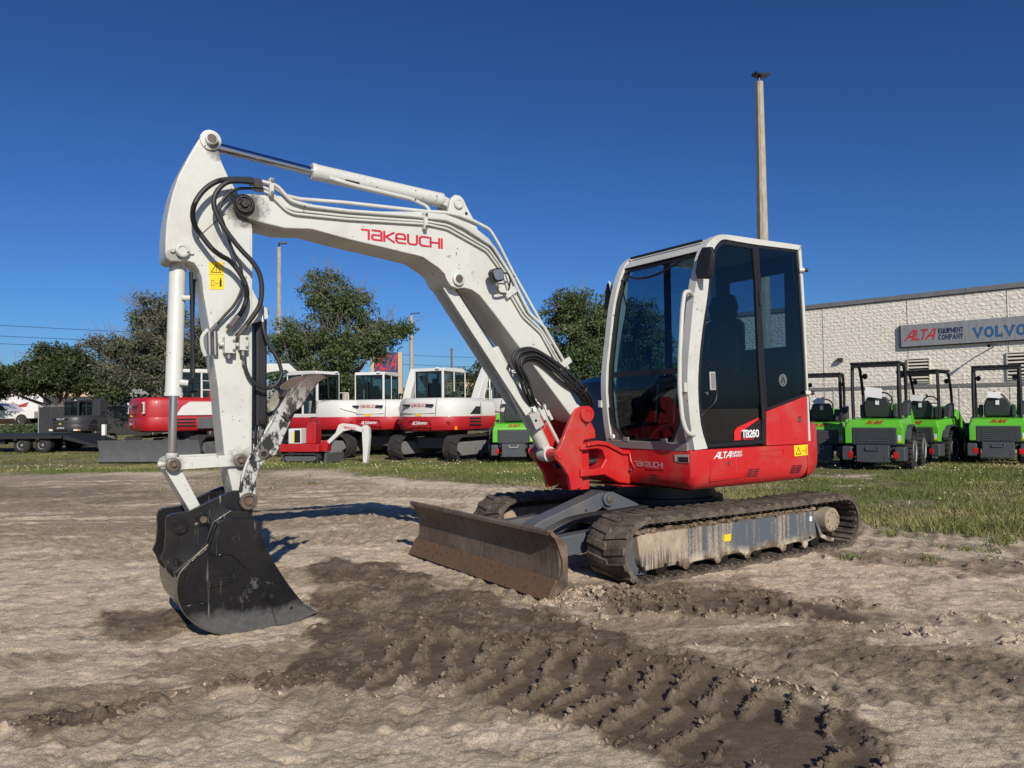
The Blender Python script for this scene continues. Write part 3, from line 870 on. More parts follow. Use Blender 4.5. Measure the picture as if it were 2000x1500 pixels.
for s in (1, -1):
    a, b = (.74*s, .965*s)
    tf = MB().prism(FRAME_PROFILE, min(a, b), max(a, b)).build('track_frame', TFRAME, EX, bevel=.012)
    if s == 1:
        for x in (-.63, -.343, .098, .434, .776):
            MB().lathe([(.0, 0), (.036, 0), (.036, .010), (.018, .022), (.0, .022)], (x, .962, .085), (0, 1, 0), 14).build('roller_cap', TFRAME, tf)
        MB().prism([(.357,.254),(.285,.257),(.287,.204),(.359,.206)], .966, .969).build('yellow_sticker', YELLOW, tf, smooth=0)
        MB().prism([(-.70,.30),(-.735,.30),(-.735,.262),(-.70,.262)], .966, .969).build('white_sticker', WHITEPRINT, tf, smooth=0)
        for x in (1.20, .98, .86, -.70): MB().lathe([(.0,0),(.014,0),(.012,.010),(.0,.010)], (x, .964, .105 if x > 0 else .125), (0,1,0), 6).build('bolt', GREASE, tf)
    # rollers between frame and belt
    for x in (-.80, -.45, -.05, .35, .72, 1.0):
        MB().cyl((x, min(a,b)-.02 if s > 0 else min(a,b)+.0, .085), (x, max(a,b)-.02 if s > 0 else max(a,b)+.02, .085), .055, 16).build('track_roller', GREASE, EX)
    # idler, sprocket, final drive
    yo = .86*s
    MB().lathe([(.0,-.06),(.13,-.06),(.165,-.05),(.17,.05),(.12,.06),(.08,.05),(.0,.05)], (1.165, yo, .218), (0, s, 0), 28).build('idler_wheel', GREY, EX)
    sp = MB(); 
    pr = []
    for k in range(26):
        rr = .178 if k % 2 else .150
        pr.append((-1.10+.0+rr*math.cos(2*math.pi*k/26), .222+rr*math.sin(2*math.pi*k/26)))
    sp.prism(pr, min(.80*s,.84*s), max(.80*s,.84*s)); sp.build('sprocket', GREASE, EX, bevel=.005)
    fd = MB().lathe([(.0,-.22),(.12,-.22),(.125,-.02),(.116,.0),(.108,.06),(.102,.115),(.088,.128),(.0,.130)], (-1.025, .845*s, .245), (0, s, 0), 32).build('final_drive', HUBMUD, EX)
    if s == 1:
        for k in range(9):
            a2 = 2*math.pi*k/9
            MB().lathe([(.0,0),(.011,0),(.010,.012),(0,.012)], (-1.025+.072*math.cos(a2), .971, .245+.072*math.sin(a2)), (0,1,0), 6).build('bolt', HUBMUD, fd)
        # carved end bracket of the frame round the final drive
        MB().band([(-.76,.35),(-.84,.30),(-.88,.22),(-.93,.13),(-1.04,.085),(-1.10,.075)], [(-.76,.32),(-.815,.28),(-.85,.21),(-.90,.105),(-1.03,.055),(-1.09,.05)], .70, .93).build('frame_bracket', TFRAME, EX, bevel=.004)
# mud heaped on top of the near frame
mb = MB(); rl = random.Random(3)
bm_i = bmesh.new(); bmesh.ops.create_icosphere(bm_i, subdivisions=2, radius=1)
iv = [v.co.copy() for v in bm_i.verts]; iff = [[v.index for v in f.verts] for f in bm_i.faces]; bm_i.free()
def lump(mb, c, s, rl, sq=.6):
    k = [1+.4*rl.uniform(-1, 1) for _ in iv]
    mb.add([(c[0]+v.x*s*k[i]*1.2, c[1]+v.y*s*k[i], c[2]+v.z*s*sq*k[i]) for i, v in enumerate(iv)], iff)
for i in range(420):
    x = rl.uniform(-.76, 1.24); lump(mb, (x, rl.uniform(.86, .968), .362-.004*abs(x)+rl.uniform(-.008,.006)), rl.uniform(.006, .024), rl, .6)
for i in range(50):
    x = rl.uniform(-1.1, -.8); lump(mb, (x, rl.uniform(.72, .92), .365+rl.uniform(-.02,.0)), rl.uniform(.008, .018), rl, .5)
mb.build('caked_mud', CAKED, EX, kind='stuff')
# centre frame and slew ring
MB().box(-.55,.62,-.62,.62,.20,.40).build('centre_frame', GREY, EX, bevel=.03)
MB().lathe([(.0,.40),(.50,.40),(.50,.46),(.42,.46),(.42,.58),(.0,.58)], (0,0,0), (0,0,1), 40).build('slew_ring', DARK, EX)
# ---- dozer blade
BLD = MB().prism([(2.03,.420),(2.012,.432),(1.985,.405),(1.955,.335),(1.942,.255),(1.944,.175),(1.955,.115),(1.925,.105),(1.915,.175),(1.912,.255),(1.925,.345),(1.955,.415),(1.99,.445),(2.03,.445)], -.985, .985).build('dozer_blade', BLADE, EX, bevel=.003)
MB().prism([(1.952,.132),(1.972,.136),(2.045,.012),(2.022,.000)], -.992, .992).build('cutting_edge', EDGE, BLD, bevel=.003)
MB().tube([(2.012,-.985,.437),(2.012,.985,.437)], .017, 12).build('top_rail', BLADE, BLD)
for s in (1, -1):
    a, b = .985*s, 1.004*s
    MB().band([(2.028,.440),(1.988,.428),(1.925,.385),(1.890,.345),(1.884,.25),(1.886,.086),(1.973,.045),(2.030,.005)], [(2.010,.415),(1.985,.398),(1.955,.33),(1.945,.30),(1.925,.25),(1.93,.17),(1.965,.12),(2.026,.008)], min(a,b), max(a,b)).build('end_plate', BLADE, BLD, bevel=.004)
    # lift arms to the centre frame
    mb = MB(); mb.beam((1.93, .42*s, .20), (.75, .46*s, .26), .11, .15); mb.box(1.80, 1.92, min(.28*s,.56*s), max(.28*s,.56*s), .10, .33)
    mb.build('blade_arm', GREY, EX, bevel=.012)
mb = MB(); mb.beam((1.90,.42,.27),(1.90,-.42,.27), .06, .16); mb.build('blade_crossbar', GREY, EX, bevel=.01)
CYL = MB().prism([(1.60,.345),(1.545,.375),(.96,.545),(.90,.555),(.83,.52),(.84,.46),(1.33,.275),(1.40,.262),(1.58,.30)], .07, .23).build('blade_cylinder_guard', GREY, EX, bevel=.010)
for x, z in ((1.30,.405),(1.10,.455)): MB().lathe([(0,0),(.012,0),(.010,.012),(0,.012)], (x,.23,z-.03), (0,1,0), 6).build('bolt', STEEL, CYL)
MB().cyl((.885,.05,.50),(.885,.27,.50),.058,24).build('pivot_boss', GREY, EX, bevel=.006)
MB().lathe([(0,0),(.030,0),(.030,.012),(.016,.016),(.016,.02),(0,.02)], (.885,.268,.50), (0,1,0), 18).build('pivot_pin', PIN, EX)
MB().prism([(.94,.55),(.82,.55),(.56,.44),(.50,.40),(.80,.36),(.95,.45)], .20, .24).build('pivot_bracket', GREY, EX, bevel=.008)
MB().prism([(.94,.55),(.82,.55),(.56,.44),(.50,.40),(.80,.36),(.95,.45)], .06, .10).build('pivot_bracket', GREY, EX, bevel=.008)
MB().cyl((1.80,.15,.24),(1.15,.15,.36),.045,16).build('blade_cylinder', GREY, EX)
for dy in (.27, .30, .33):
    MB().tube(spline([(1.55,dy,.30),(1.35,dy+.02,.38),(1.1,dy,.40),(.85,dy-.02,.40),(.5,dy,.42)],6), .012, 8).build('hose', HOSE, EX)

# ---- upper structure
def plan(front, side, half=1):
    pass
BODY_PLAN = [(.60,-.93),(.655,-.86),(.66,.30),(.665,.86),(.655,.915),(.62,.945),(.55,.95),(.2,.952),(-.3,.952),(-.722,.948),(-.722,-.95),(.5,-.95)]
def loops_of(planp, levels):
    out = []
    for z, d in levels:
        q = inset(planp, d) if abs(d) > 1e-6 else planp
        out.append([(x, y, z) for x, y in q])
    return out
HB = MB().loft(loops_of(BODY_PLAN, [(.590,.16),(.602,.085),(.628,.035),(.67,.010),(.72,0),(.905,0)])).build('house_body', RED, EX, bevel=.006)
CW_PLAN = [(-.728,.948),(-.80,.945),(-.88,.925),(-.97,.875),(-1.05,.80),(-1.14,.66),(-1.21,.46),(-1.245,.22),(-1.255,0),(-1.245,-.22),(-1.21,-.46),(-1.14,-.66),(-1.05,-.80),(-.97,-.875),(-.88,-.925),(-.728,-.948)]
CW = MB().loft(loops_of(CW_PLAN, [(.600,.13),(.618,.07),(.66,.025),(.74,.004),(.85,0),(1.03,.004),(1.068,.016),(1.085,.04)])).build('counterweight', RED, EX, bevel=.004)
# tail recess, lamp slot and the stepped shoulder at the rear corner
MB().prism([(-1.00,.905),(-1.055,.905),(-1.06,.80),(-1.0,.80)], .75, .835).build('lamp_recess', DARK, CW, bevel=.006)
# details on the near flank
def yslab(name, poly, mat, par, y0=.9525, y1=.956, bevel=.0, label=None):
    return MB().prism(poly, y0, y1).build(name, mat, par, bevel=bevel, label=label)
MB().band([(.475,.812),(.063,.815),(.072,.675),(.482,.664)], inset([(.475,.812),(.063,.815),(.072,.675),(.482,.664)], .004), .945, .9535, closed=True).build('access_panel', RED, HB, smooth=0)
rp = [(-.043,.834),(-.060,.855),(-.115,.877),(-.405,.880),(-.412,.870),(-.410,.822),(-.40,.818)]
MB().band(rp, inset(rp, .010), .945, .957, closed=True).build('raised_panel', RED, HB, bevel=.003)
MB().lathe([(0,0),(.013,0),(.011,.008),(0,.008)], (.272,.952,.792), (0,1,0), 12).build('panel_lock', STEEL, HB)
for x0 in (.04, -.508):
    for i in range(4):
        for k in range(2):
            z = .733-i*.0175; x = x0-k*.072-(-.006*i)
            yy = .9525 if z > .72 else .9525-.010*(.72-z)/.05
            MB().prism([(x,z),(x-.058,z),(x-.054,z-.009),(x+.004,z-.009)], yy-.004, yy+.0015).build('vent_slot', BLACKPRINT, HB, smooth=0)
ys_ = MB().prism([(-.534,.899),(-.718,.902),(-.716,.812),(-.537,.809)], .9525, .955).build('warning_sticker', YELLOW, HB, smooth=0)
w = MB(); w.band([(-.555,.822),(-.592,.888),(-.628,.822)], inset([(-.555,.822),(-.592,.888),(-.628,.822)], .006), .955, .9557, closed=True)
w.box(-.6905,-.6985,.955,.9557,.825,.885); w.box(-.64,-.685,.955,.9557,.848,.853); w.build('warning_print', BLACKPRINT, ys_, smooth=0)
# dealer sticker on the flank
m_ = MB(); word(m_, 'zLTz', (.436,.9530,.836), (-1,0,0), (0,0,1), .042, .20, 1.0, .10, .25, fit=.185); m_.build('sticker_lettering', WHITEPRINT, HB, smooth=0)
m_ = MB(); word(m_, 'EQUIPMENT', (.242,.9530,.862), (-1,0,0), (0,0,1), .017, .2, .8, .2, fit=.122); word(m_, 'COMPANY', (.242,.9530,.838), (-1,0,0), (0,0,1), .017, .2, .8, .2, fit=.122); m_.build('sticker_lettering', WHITEPRINT, HB, smooth=0)
# front panel: name, sticker, recess, vents
m_ = MB(); word(m_, 'takeuchi', (.666,.335,.760), (0,1,0), (0,0,1), .036, .17, 1.0, .22, off=.003, fit=.31); m_.build('front_lettering', SILVERPRINT, HB, smooth=0)
MB().prism([(.80,.868),(.915,.872),(.918,.812),(.805,.808)], .667, .670, 'yz').build('data_plate', SILVERPRINT, HB, smooth=0)
MB().prism([(.81,.850),(.912,.853),(.913,.815),(.812,.812)], .670, .671, 'yz').build('data_plate_print', BLACKPRINT, HB, smooth=0)
MB().prism([(.772,.866),(.792,.867),(.793,.815),(.774,.815)], .667, .670, 'yz').build('data_plate', SILVERPRINT, HB, smooth=0)
for i in range(3):
    MB().box(.664,.6675,.50,.575,.688-i*.018,.696-i*.018).build('vent_slot', BLACKPRINT, HB, smooth=0)
fp = [(.27,.86),(.29,.79),(.34,.725),(.66,.735),(.67,.87)]
MB().tube(fillet([(.664,.27,.855),(.664,.283,.79),(.664,.33,.735)],.04), .006, 6).build('panel_crease', RED, HB)
MB().tube([(.664,.47,.742),(.664,.66,.746)], .006, 6).build('panel_crease', RED, HB)
MB().lathe([(0,0),(.012,0),(.010,.01),(0,.01)], (.664,.285,.722), (1,0,0), 12).build('panel_lock', STEEL, HB)
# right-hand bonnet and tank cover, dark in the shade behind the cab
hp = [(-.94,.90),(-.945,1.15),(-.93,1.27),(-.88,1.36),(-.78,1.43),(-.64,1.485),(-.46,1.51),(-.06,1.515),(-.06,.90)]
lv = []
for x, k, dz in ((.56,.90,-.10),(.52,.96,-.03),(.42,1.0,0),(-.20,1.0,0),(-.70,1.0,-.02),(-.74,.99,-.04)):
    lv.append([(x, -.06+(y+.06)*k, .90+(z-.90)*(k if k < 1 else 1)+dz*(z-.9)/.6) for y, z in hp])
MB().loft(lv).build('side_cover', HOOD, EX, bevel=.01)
MB().loft([[(x,y,1.05) for x,y in inset(CW_PLAN,.05)], [(x,y,1.20) for x,y in inset(CW_PLAN,.08)], [(x,y,1.26) for x,y in inset(CW_PLAN,.16)]]).build('engine_cover', GREY_TRIM, EX, bevel=.01) if 0 else None
# red swing post lugs on the house front
lug_o = [(1.152,.930),(1.081,.956),(1.0,.962),(.919,.953),(.737,.878),(.64,.87),(.64,.60),(.699,.612),(.759,.619),(.916,.691),(1.157,.687),(1.155,.754),(1.029,.741),(.947,.755),(.901,.815),(.928,.885),(.985,.903),(1.153,.894)]
MB().prism(lug_o, -.13, .25).build('swing_lug', RED, EX, bevel=.012)
MB().prism([(1.10,.955),(1.0,.968),(.92,.960),(.735,.885),(.62,.875),(.62,.845),(.73,.848),(.91,.925),(1.0,.935),(1.11,.925)], -.15, .275).build('swing_lug_rim', RED, EX, bevel=.008)
MB().prism([(.60,.588),(.78,.606),(.78,.592),(.40,.574),(.40,.588)], -.2, .30).build('lug_foot', RED, EX, bevel=.004)
MB().cyl((1.05,.05,.60),(1.05,.05,1.0),.075,24).build('swing_pin', RED, EX)
mb = MB(); mb.tube(spline([(1.25,.10,.80),(1.05,.12,.79),(.9,.14,.80),(.7,.10,.82)],5), .022, 8); mb.tube(spline([(1.25,.03,.77),(1.05,.05,.765),(.9,.09,.77),(.7,.06,.79)],5), .020, 8); mb.build('swing_hose', HOSE, EX)

# ---- swing bracket carrying the boom foot
BRK = [(1.205,1.190),(1.17,1.223),(1.125,1.240),(1.087,1.243),(1.05,1.228),(1.030,1.190),(1.030,1.120),(.986,1.05),(.982,.985),(1.103,.972),(1.119,.909),(1.124,.60),(1.235,.585),(1.242,.63),(1.26,.70),(1.319,.782),(1.368,.831),(1.385,.871),(1.36,.905),(1.33,.95)]
BR = MB().prism(BRK, .185, .225).build('swing_bracket', RED, EX, bevel=.008)
MB().prism(BRK, -.125, -.085).build('bracket_cheek', RED, BR, bevel=.008)
MB().prism([(1.18,.58),(1.13,.60),(1.13,.94),(1.10,1.00),(1.02,.99),(1.02,.58)], -.085, .185).build('bracket_web', RED, BR, bevel=.006)
MB().lathe([(.0,0),(.064,0),(.066,.022),(.060,.030),(.032,.031),(.030,.026),(.0,.026)], (1.080,.222,1.178), (0,1,0), 32).build('pin_boss', RED, BR)
MB().lathe([(.0,0),(.012,0),(.010,.010),(0,.010)], (1.085,.222,1.095), (0,1,0), 10).build('grease_nipple', STEEL, BR)
MB().lathe([(.0,0),(.034,0),(.030,.012),(0,.012)], (1.345,.222,.868), (0,1,0), 20).build('pin_boss', RED, BR)
MB().cyl((1.345,-.12,.868),(1.345,.22,.868),.045,24).build('cylinder_pin', RED, BR)

# ---- boom
BOOM = [(3.762,2.46),(3.750,2.505),(3.708,2.543),(3.58,2.562),(3.486,2.564),(3.285,2.542),(3.039,2.533),(2.767,2.567),(2.517,2.60),(2.315,2.612),(2.201,2.590),(2.062,2.543),(1.953,2.481),(1.887,2.408),(1.843,2.341),(1.731,2.179),(1.616,1.994),(1.499,1.805),(1.38,1.613),(1.29,1.46),(1.15,1.265),(1.10,1.235),(1.045,1.215),(1.030,1.17),(1.05,1.125),(1.10,1.110),(1.17,1.135),(1.227,1.184),(1.48,1.46),(1.658,1.651),(1.737,1.735),(1.904,1.918),(2.035,2.05),(2.11,2.09),(2.174,2.099),(2.226,2.090),(2.278,2.104),(2.314,2.147),(2.329,2.182),(2.38,2.222),(2.44,2.252),(2.499,2.282),(2.768,2.314),(3.039,2.343),(3.285,2.378),(3.454,2.363),(3.654,2.388),(3.714,2.411),(3.750,2.437)]
BM = MB().prism(BOOM, -.10, .20).build('boom', WHITE, EX, bevel=.010)
# gusset plate round the cylinder eye stands a little proud
g = [(2.47,2.268),(2.40,2.262),(2.33,2.225),(2.24,2.17),(2.12,2.10),(2.02,2.02),(2.06,2.045),(2.11,2.087),(2.174,2.096),(2.226,2.086),(2.28,2.10),(2.316,2.145),(2.331,2.182),(2.38,2.222)]
MB().prism([(2.60,2.296),(2.50,2.300),(2.40,2.288),(2.30,2.250),(2.18,2.170),(2.08,2.09),(2.035,2.046),(2.11,2.086),(2.174,2.095),(2.226,2.085),(2.281,2.10),(2.317,2.145),(2.332,2.181),(2.38,2.220),(2.44,2.250),(2.499,2.281)], .195, .212).build('gusset_plate', WHITE, BM, bevel=.004)
MB().lathe([(.0,0),(.046,0),(.046,.028),(.034,.034),(.030,.030),(.0,.030)], (2.226,.205,2.150), (0,1,0), 28).build('pin_boss', WHITE, BM)
MB().lathe([(.0,0),(.029,0),(.026,.006),(0,.006)], (2.226,.236,2.150), (0,1,0), 24).build('pin', PIN, BM)
# greasy joint at the tip
MB().lathe([(.0,0),(.058,0),(.060,.022),(.050,.030),(.042,.030),(.040,.020),(.026,.020),(.020,.034),(.0,.034)], (3.702,.198,2.475), (0,1,0), 32).build('joint_cap', GREASE, BM)
for k in range(6):
    a = k*math.pi/3
    MB().lathe([(0,0),(.007,0),(.006,.008),(0,.008)], (3.702+.033*math.cos(a),.216,2.475+.033*math.sin(a)), (0,1,0), 6).build('bolt', GREASE, BM)
# bracket for the arm cylinder
bp = [(2.30,2.60),(2.262,2.66),(2.250,2.715),(2.236,2.752),(2.205,2.778),(2.170,2.778),(2.140,2.760),(2.105,2.70),(2.04,2.600),(1.99,2.49),(2.2,2.50)]
for a, b in ((.115,.15),(-.05,-.015)):
    MB().prism(bp, a, b).build('cylinder_bracket', WHITE, BM, bevel=.006)
MB().lathe([(.0,0),(.036,0),(.038,.016),(.032,.022),(.024,.022),(.024,.018),(.0,.018)], (2.184,.148,2.713), (0,1,0), 28).build('pin_boss', WHITE, BM)
MB().cyl((2.115,.149,2.652),(2.115,.1515,2.652),.012,16).build('lifting_hole', BLACKPRINT, BM, smooth=0)
# weld seams across the boom box
for pl in ([(3.285,2.542),(3.283,2.378)], [(2.03,2.52),(2.12,2.36),(2.16,2.20)], [(1.46,1.745),(1.60,1.60)]):
    q = spline([(x, .2005, z) for x, z in pl], 16); rw = random.Random(9)
    MB().tube(q, [.0035*rw.uniform(.7,1.3) for _ in q], 5).build('weld_seam', WHITE, BM, smooth=60)
# name on the boom
m_ = MB(); word(m_, 'takeuchi', (2.943,.2005,2.362), (-1,0,.003), (0,0,1), .062, .19, 1.0, .20, off=.0025, fit=.597); m_.build('boom_lettering', REDPRINT, BM, smooth=0)
# steel pipes along the boom
def pipe(pts, r, y, name='hydraulic_pipe', mat=None, par=None, rad=.03, n=10):
    return MB().tube(fillet([(x, y, z) for x, z in pts], rad), r, n).build(name, mat or WHITE, par or BM, smooth=60)
pipe([(3.60,2.634),(3.526,2.633),(3.451,2.581),(3.354,2.570),(3.05,2.592),(2.453,2.616),(2.30,2.630),(2.186,2.626),(2.06,2.60),(1.925,2.555),(1.852,2.46),(1.72,2.25),(1.44,1.85),(1.37,1.73)], .0125, .168)
pipe([(3.60,2.628),(3.509,2.618),(3.424,2.535),(3.32,2.518),(3.049,2.523),(2.588,2.555),(2.471,2.558),(2.319,2.565),(2.18,2.53),(1.936,2.420),(1.77,2.210),(1.714,2.109),(1.611,1.943),(1.48,1.853),(1.25,1.535)], .0125, .222)
pipe([(3.60,2.576),(3.555,2.565),(3.449,2.474),(3.401,2.458),(3.049,2.471),(2.471,2.513),(2.309,2.502),(1.981,2.379),(1.838,2.223),(1.794,2.093),(1.67,1.92),(1.505,1.803),(1.313,1.523)], .0085, .215)
pipe([(3.60,2.598),(3.56,2.590),(3.47,2.500),(3.40,2.480),(3.049,2.492),(2.471,2.532),(2.30,2.528),(1.965,2.398),(1.81,2.223),(1.765,2.093),(1.645,1.935),(1.495,1.823),(1.285,1.527)], .0085, .214)
for x, z, h in ((2.49,2.53,.060),(3.545,2.60,.055)):
    MB().box(x-.014,x+.014,.19,.245,z-h,z+h).build('pipe_clamp', WHITE, BM, bevel=.005)
    for dz in (-.7, .7): MB().lathe([(0,0),(.011,0),(.011,.01),(0,.01)], (x,.244,z+h*dz), (0,1,0), 6).build('bolt', STEEL, BM)
MB().beam((1.83,.222,2.06),(1.74,.222,2.12), .05, .03, (0,1,0)).build('pipe_clamp', WHITE, BM, bevel=.005)
MB().beam((1.32,.222,1.55),(1.23,.222,1.61), .05, .03, (0,1,0)).build('pipe_clamp', WHITE, BM, bevel=.005)
# fittings where pipes hand over to hoses
for (x, z), y, r in (((3.63,2.630),.20,.016),((3.63,2.600),.235,.016),((3.62,2.578),.215,.012)):
    MB().tube([(x+.05,y,z),(x+.02,y,z),(x+.02,y,z),(x-.03,y,z)], [r*.8,r*.8,r*1.25,r*1.25], 6).build('hose_fitting', STEEL, BM)
# work lamp on the boom flank
LP = MB().prism([(2.012,2.205),(1.995,2.232),(1.93,2.246),(1.912,2.228),(1.906,2.165),(1.92,2.148),(1.975,2.136),(1.995,2.150)], .262, .335).build('work_lamp', DARK, BM, bevel=.012)
MB().prism([(2.006,2.20),(1.992,2.222),(1.935,2.234),(1.922,2.225),(1.916,2.168),(1.928,2.158),(1.972,2.147),(1.988,2.158)], .335, .338).build('lamp_lens', plain('lamp_lens', (.30,.31,.31), .12, .5, .3, 30), LP, bevel=.004)
MB().tube(fillet([(1.955,.30,2.15),(1.955,.30,2.10),(1.90,.25,2.07),(1.83,.23,2.075)],.03), .010, 8).build('lamp_stem', STEEL, LP)
MB().tube(spline([(1.92,.29,2.20),(1.87,.30,2.215),(1.82,.27,2.19),(1.80,.24,2.15),(1.81,.23,2.09)],5), .006, 6).build('lamp_cable', HOSE, LP)

# ---- boom cylinder with its rod guard
BC = MB().tube([(1.842,.05,1.690),(1.835,.05,1.668),(1.385,.05,.95),(1.372,.05,.93)], [.046,.054,.054,.046], 24).build('boom_cylinder', WHITE, EX, smooth=50)
MB().cyl((2.20,.05,2.13),(1.84,.05,1.68),.026,18).build('cylinder_rod', CHROME, BC)
MB().cyl((2.226,.0,2.150),(2.226,.10,2.150),.050,24).build('rod_eye', WHITE, BC)
MB().cyl((1.345,.0,.868),(1.345,.10,.868),.060,24).build('base_eye', WHITE, BC)
MB().beam((1.385,.05,.95),(1.345,.05,.868),.07,.09,(0,1,0)).build('base_neck', WHITE, BC, bevel=.01)
gd = MB(); d = (Vector((2.30,0,2.085))-Vector((1.62,0,1.20))).normalized(); nr = Vector((d.z,0,-d.x))
gd.obox(Vector((1.955,.05,1.625))-nr*.075, d*.58, Vector((0,.085,0)), nr*.012)
gd.obox(Vector((1.955,.130,1.625))-nr*.045, d*.58, Vector((0,.006,0)), nr*.035); gd.obox(Vector((1.955,-.030,1.625))-nr*.045, d*.58, Vector((0,.006,0)), nr*.035)
gd.build('rod_guard', WHITE, BC, bevel=.004)
VB = MB().prism([(1.585,1.18),(1.50,1.20),(1.44,1.10),(1.52,1.06)], .09, .165).build('valve_block', paint('valve_grey',(.42,.42,.40),.45), BC, bevel=.006)
MB().cyl((1.525,.166,1.135),(1.525,.170,1.135),.010,12).build('port', BLACKPRINT, VB)
for (x0,z0,x1,z1) in ((1.46,1.22,1.28,.93),(1.49,1.235,1.43,1.14),(1.44,1.26,1.39,1.17),(1.405,1.215,1.36,1.14)):
    MB().tube([(x0,.15,z0),(x1,.15,z1)], .013, 8).build('valve_pipe', WHITE, VB)
    MB().tube([(x0,.15,z0),(x0+.012,.15,z0+.02)], .018, 6).build('valve_fitting', STEEL, VB)
# black hose loop over the boom foot
for k in range(6):
    o = (k-2.5)*.016
    pts = [(1.50+.012*k,.16,1.25),(1.60,.20,1.33),(1.668,.235,1.448),(1.722,.25,1.520),(1.735,.25,1.575),(1.690,.25,1.620),(1.583,.25,1.632),(1.459,.25,1.575),(1.313,.25,1.485),(1.20,.24,1.410),(1.061,.21,1.319),(.985,.15,1.222),(.96,.08,1.10),(.95,.05,.95)]
    q = []
    for i, (x, y, z) in enumerate(pts):
        f = math.sin(math.pi*min(1, i/4)) if i < 2 else 1
        cxx, czz = 1.42, 1.28
        dx, dz = x-cxx, z-czz; L = math.hypot(dx, dz)
        q.append((x+dx/L*o*f*1.3, y+.010*((k*7) % 5-2), z+dz/L*o*f*1.3))
    MB().tube(spline(q, 6), .0125 if k % 2 else .0105, 8).build('hose', HOSE, BM, smooth=60)
for p in ((1.70,.255,1.60),(1.30,.255,1.49),(1.12,.235,1.37)):
    MB().lathe([(.052,-.008),(.055,0),(.052,.008)], p, Vector((.7,.0,.7)) if p[0] > 1.5 else Vector((.82,0,.57)), 16).build('hose_band', DARK, BM) if p[0] < 1.2 else None

# ---- arm cylinder
AC = MB().tube([(3.235,.05,2.800),(3.22,.05,2.800),(3.20,.05,2.799),(2.30,.05,2.752),(2.27,.05,2.750),(2.25,.05,2.745)], [.050,.057,.053,.053,.055,.040], 28).build('arm_cylinder', WHITE, EX, smooth=50)
MB().cyl((3.90,.05,2.855),(3.22,.05,2.799),.029,20).build('cylinder_rod', CHROME, AC)
MB().cyl((2.184,-.01,2.713),(2.184,.11,2.713),.046,24).build('base_eye', WHITE, AC)
MB().beam((2.27,.05,2.745),(2.20,.05,2.72),.08,.07).build('base_neck', WHITE, AC, bevel=.01)
MB().tube(fillet([(3.12,.09,2.765),(3.08,.125,2.745),(2.95,.13,2.728),(2.55,.12,2.705),(2.42,.12,2.668),(2.41,.15,2.62)],.03), .013, 8).build('cylinder_pipe', WHITE, AC)
MB().beam((3.02,.098,2.752),(2.92,.098,2.746),.02,.035).build('pipe_clamp', DARK, AC, bevel=.004)

# ---- arm (dipper)
ARM = [(3.952,2.84),(3.935,2.871),(3.906,2.886),(3.871,2.884),(3.845,2.858),(3.836,2.788),(3.818,2.723),(3.783,2.648),(3.741,2.579),(3.66,2.45),(3.643,2.40),(3.638,2.335),(3.638,2.051),(3.639,1.799),(3.638,1.361),(3.640,.987),(3.626,.832),(3.616,.723),(3.630,.660),(3.66,.632),(3.70,.635),(3.735,.665),(3.76,.778),(3.802,.975),(3.826,1.207),(3.838,1.359),(3.855,1.481),(3.888,1.723),(3.923,1.928),(3.932,2.018),(3.949,2.065),(3.972,2.099),(4.011,2.107),(4.100,2.097),(4.122,2.110),(4.130,2.140),(4.130,2.226),(4.125,2.322),(4.112,2.407),(4.091,2.506),(4.063,2.601),(4.008,2.726)]
AR = MB().prism(ARM, -.06, .16).build('arm', WHITE, EX, bevel=.008)
MB().lathe([(.0,0),(.062,0),(.060,.018),(.036,.022),(.036,.046),(.031,.050),(.0,.050)], (3.886,.155,2.845), (0,1,0), 32).build('pin_boss', WHITE, AR)
MB().lathe([(.0,0),(.027,0),(.025,.005),(0,.005)], (3.886,.204,2.845), (0,1,0), 24).build('pin', PIN, AR)
MB().lathe([(.0,0),(.040,0),(.040,.032),(.034,.036),(.024,.036),(.023,.030),(.0,.030)], (4.042,.158,2.164), (0,1,0), 28).build('pin_boss', WHITE, AR)
for s in (-1, 1): MB().lathe([(0,0),(.013,0),(.013,.016),(0,.016)], (4.042+.052*s,.158,2.160), (0,1,0), 8).build('bolt', WHITE, AR)
# welded seam lines of the box section
MB().tube([(3.655,.1605,2.30),(3.655,.1605,.98)], .0025, 4).build('weld_seam', WHITE, AR)
MB().tube([(3.80,.161,2.415),(3.86,.161,2.355),(3.935,.161,2.275),(3.957,.161,2.245)], .003, 4).build('weld_seam', PIN, AR)
# yellow warning decal
D_ = MB().prism([(3.895,2.113),(3.812,2.122),(3.804,1.958),(3.886,1.950)], .160, .1625).build('warning_sticker', YELLOW, AR, smooth=0)
w = MB(); tr = [(3.884,2.052),(3.852,2.106),(3.822,2.055)]; w.band(tr, inset(tr, .0045), .1625, .1632, closed=True)
w.box(3.849,3.853,.1625,.1632,2.064,2.086)
bx_ = [(3.880,1.972),(3.862,1.974),(3.862,2.008),(3.880,2.006)]; w.band(bx_, inset(bx_, .0025), .1625, .1632, closed=True)
w.box(3.838,3.858,.1625,.1632,1.988,1.991); w.box(3.820,3.832,.1625,.1632,1.972,2.012); w.box(3.822,3.830,.1625,.1632,2.014,2.024); w.beam((3.893,.1628,2.040),(3.808,.1628,2.048),.001,.0015); w.build('warning_print', BLACKPRINT, D_, smooth=0)
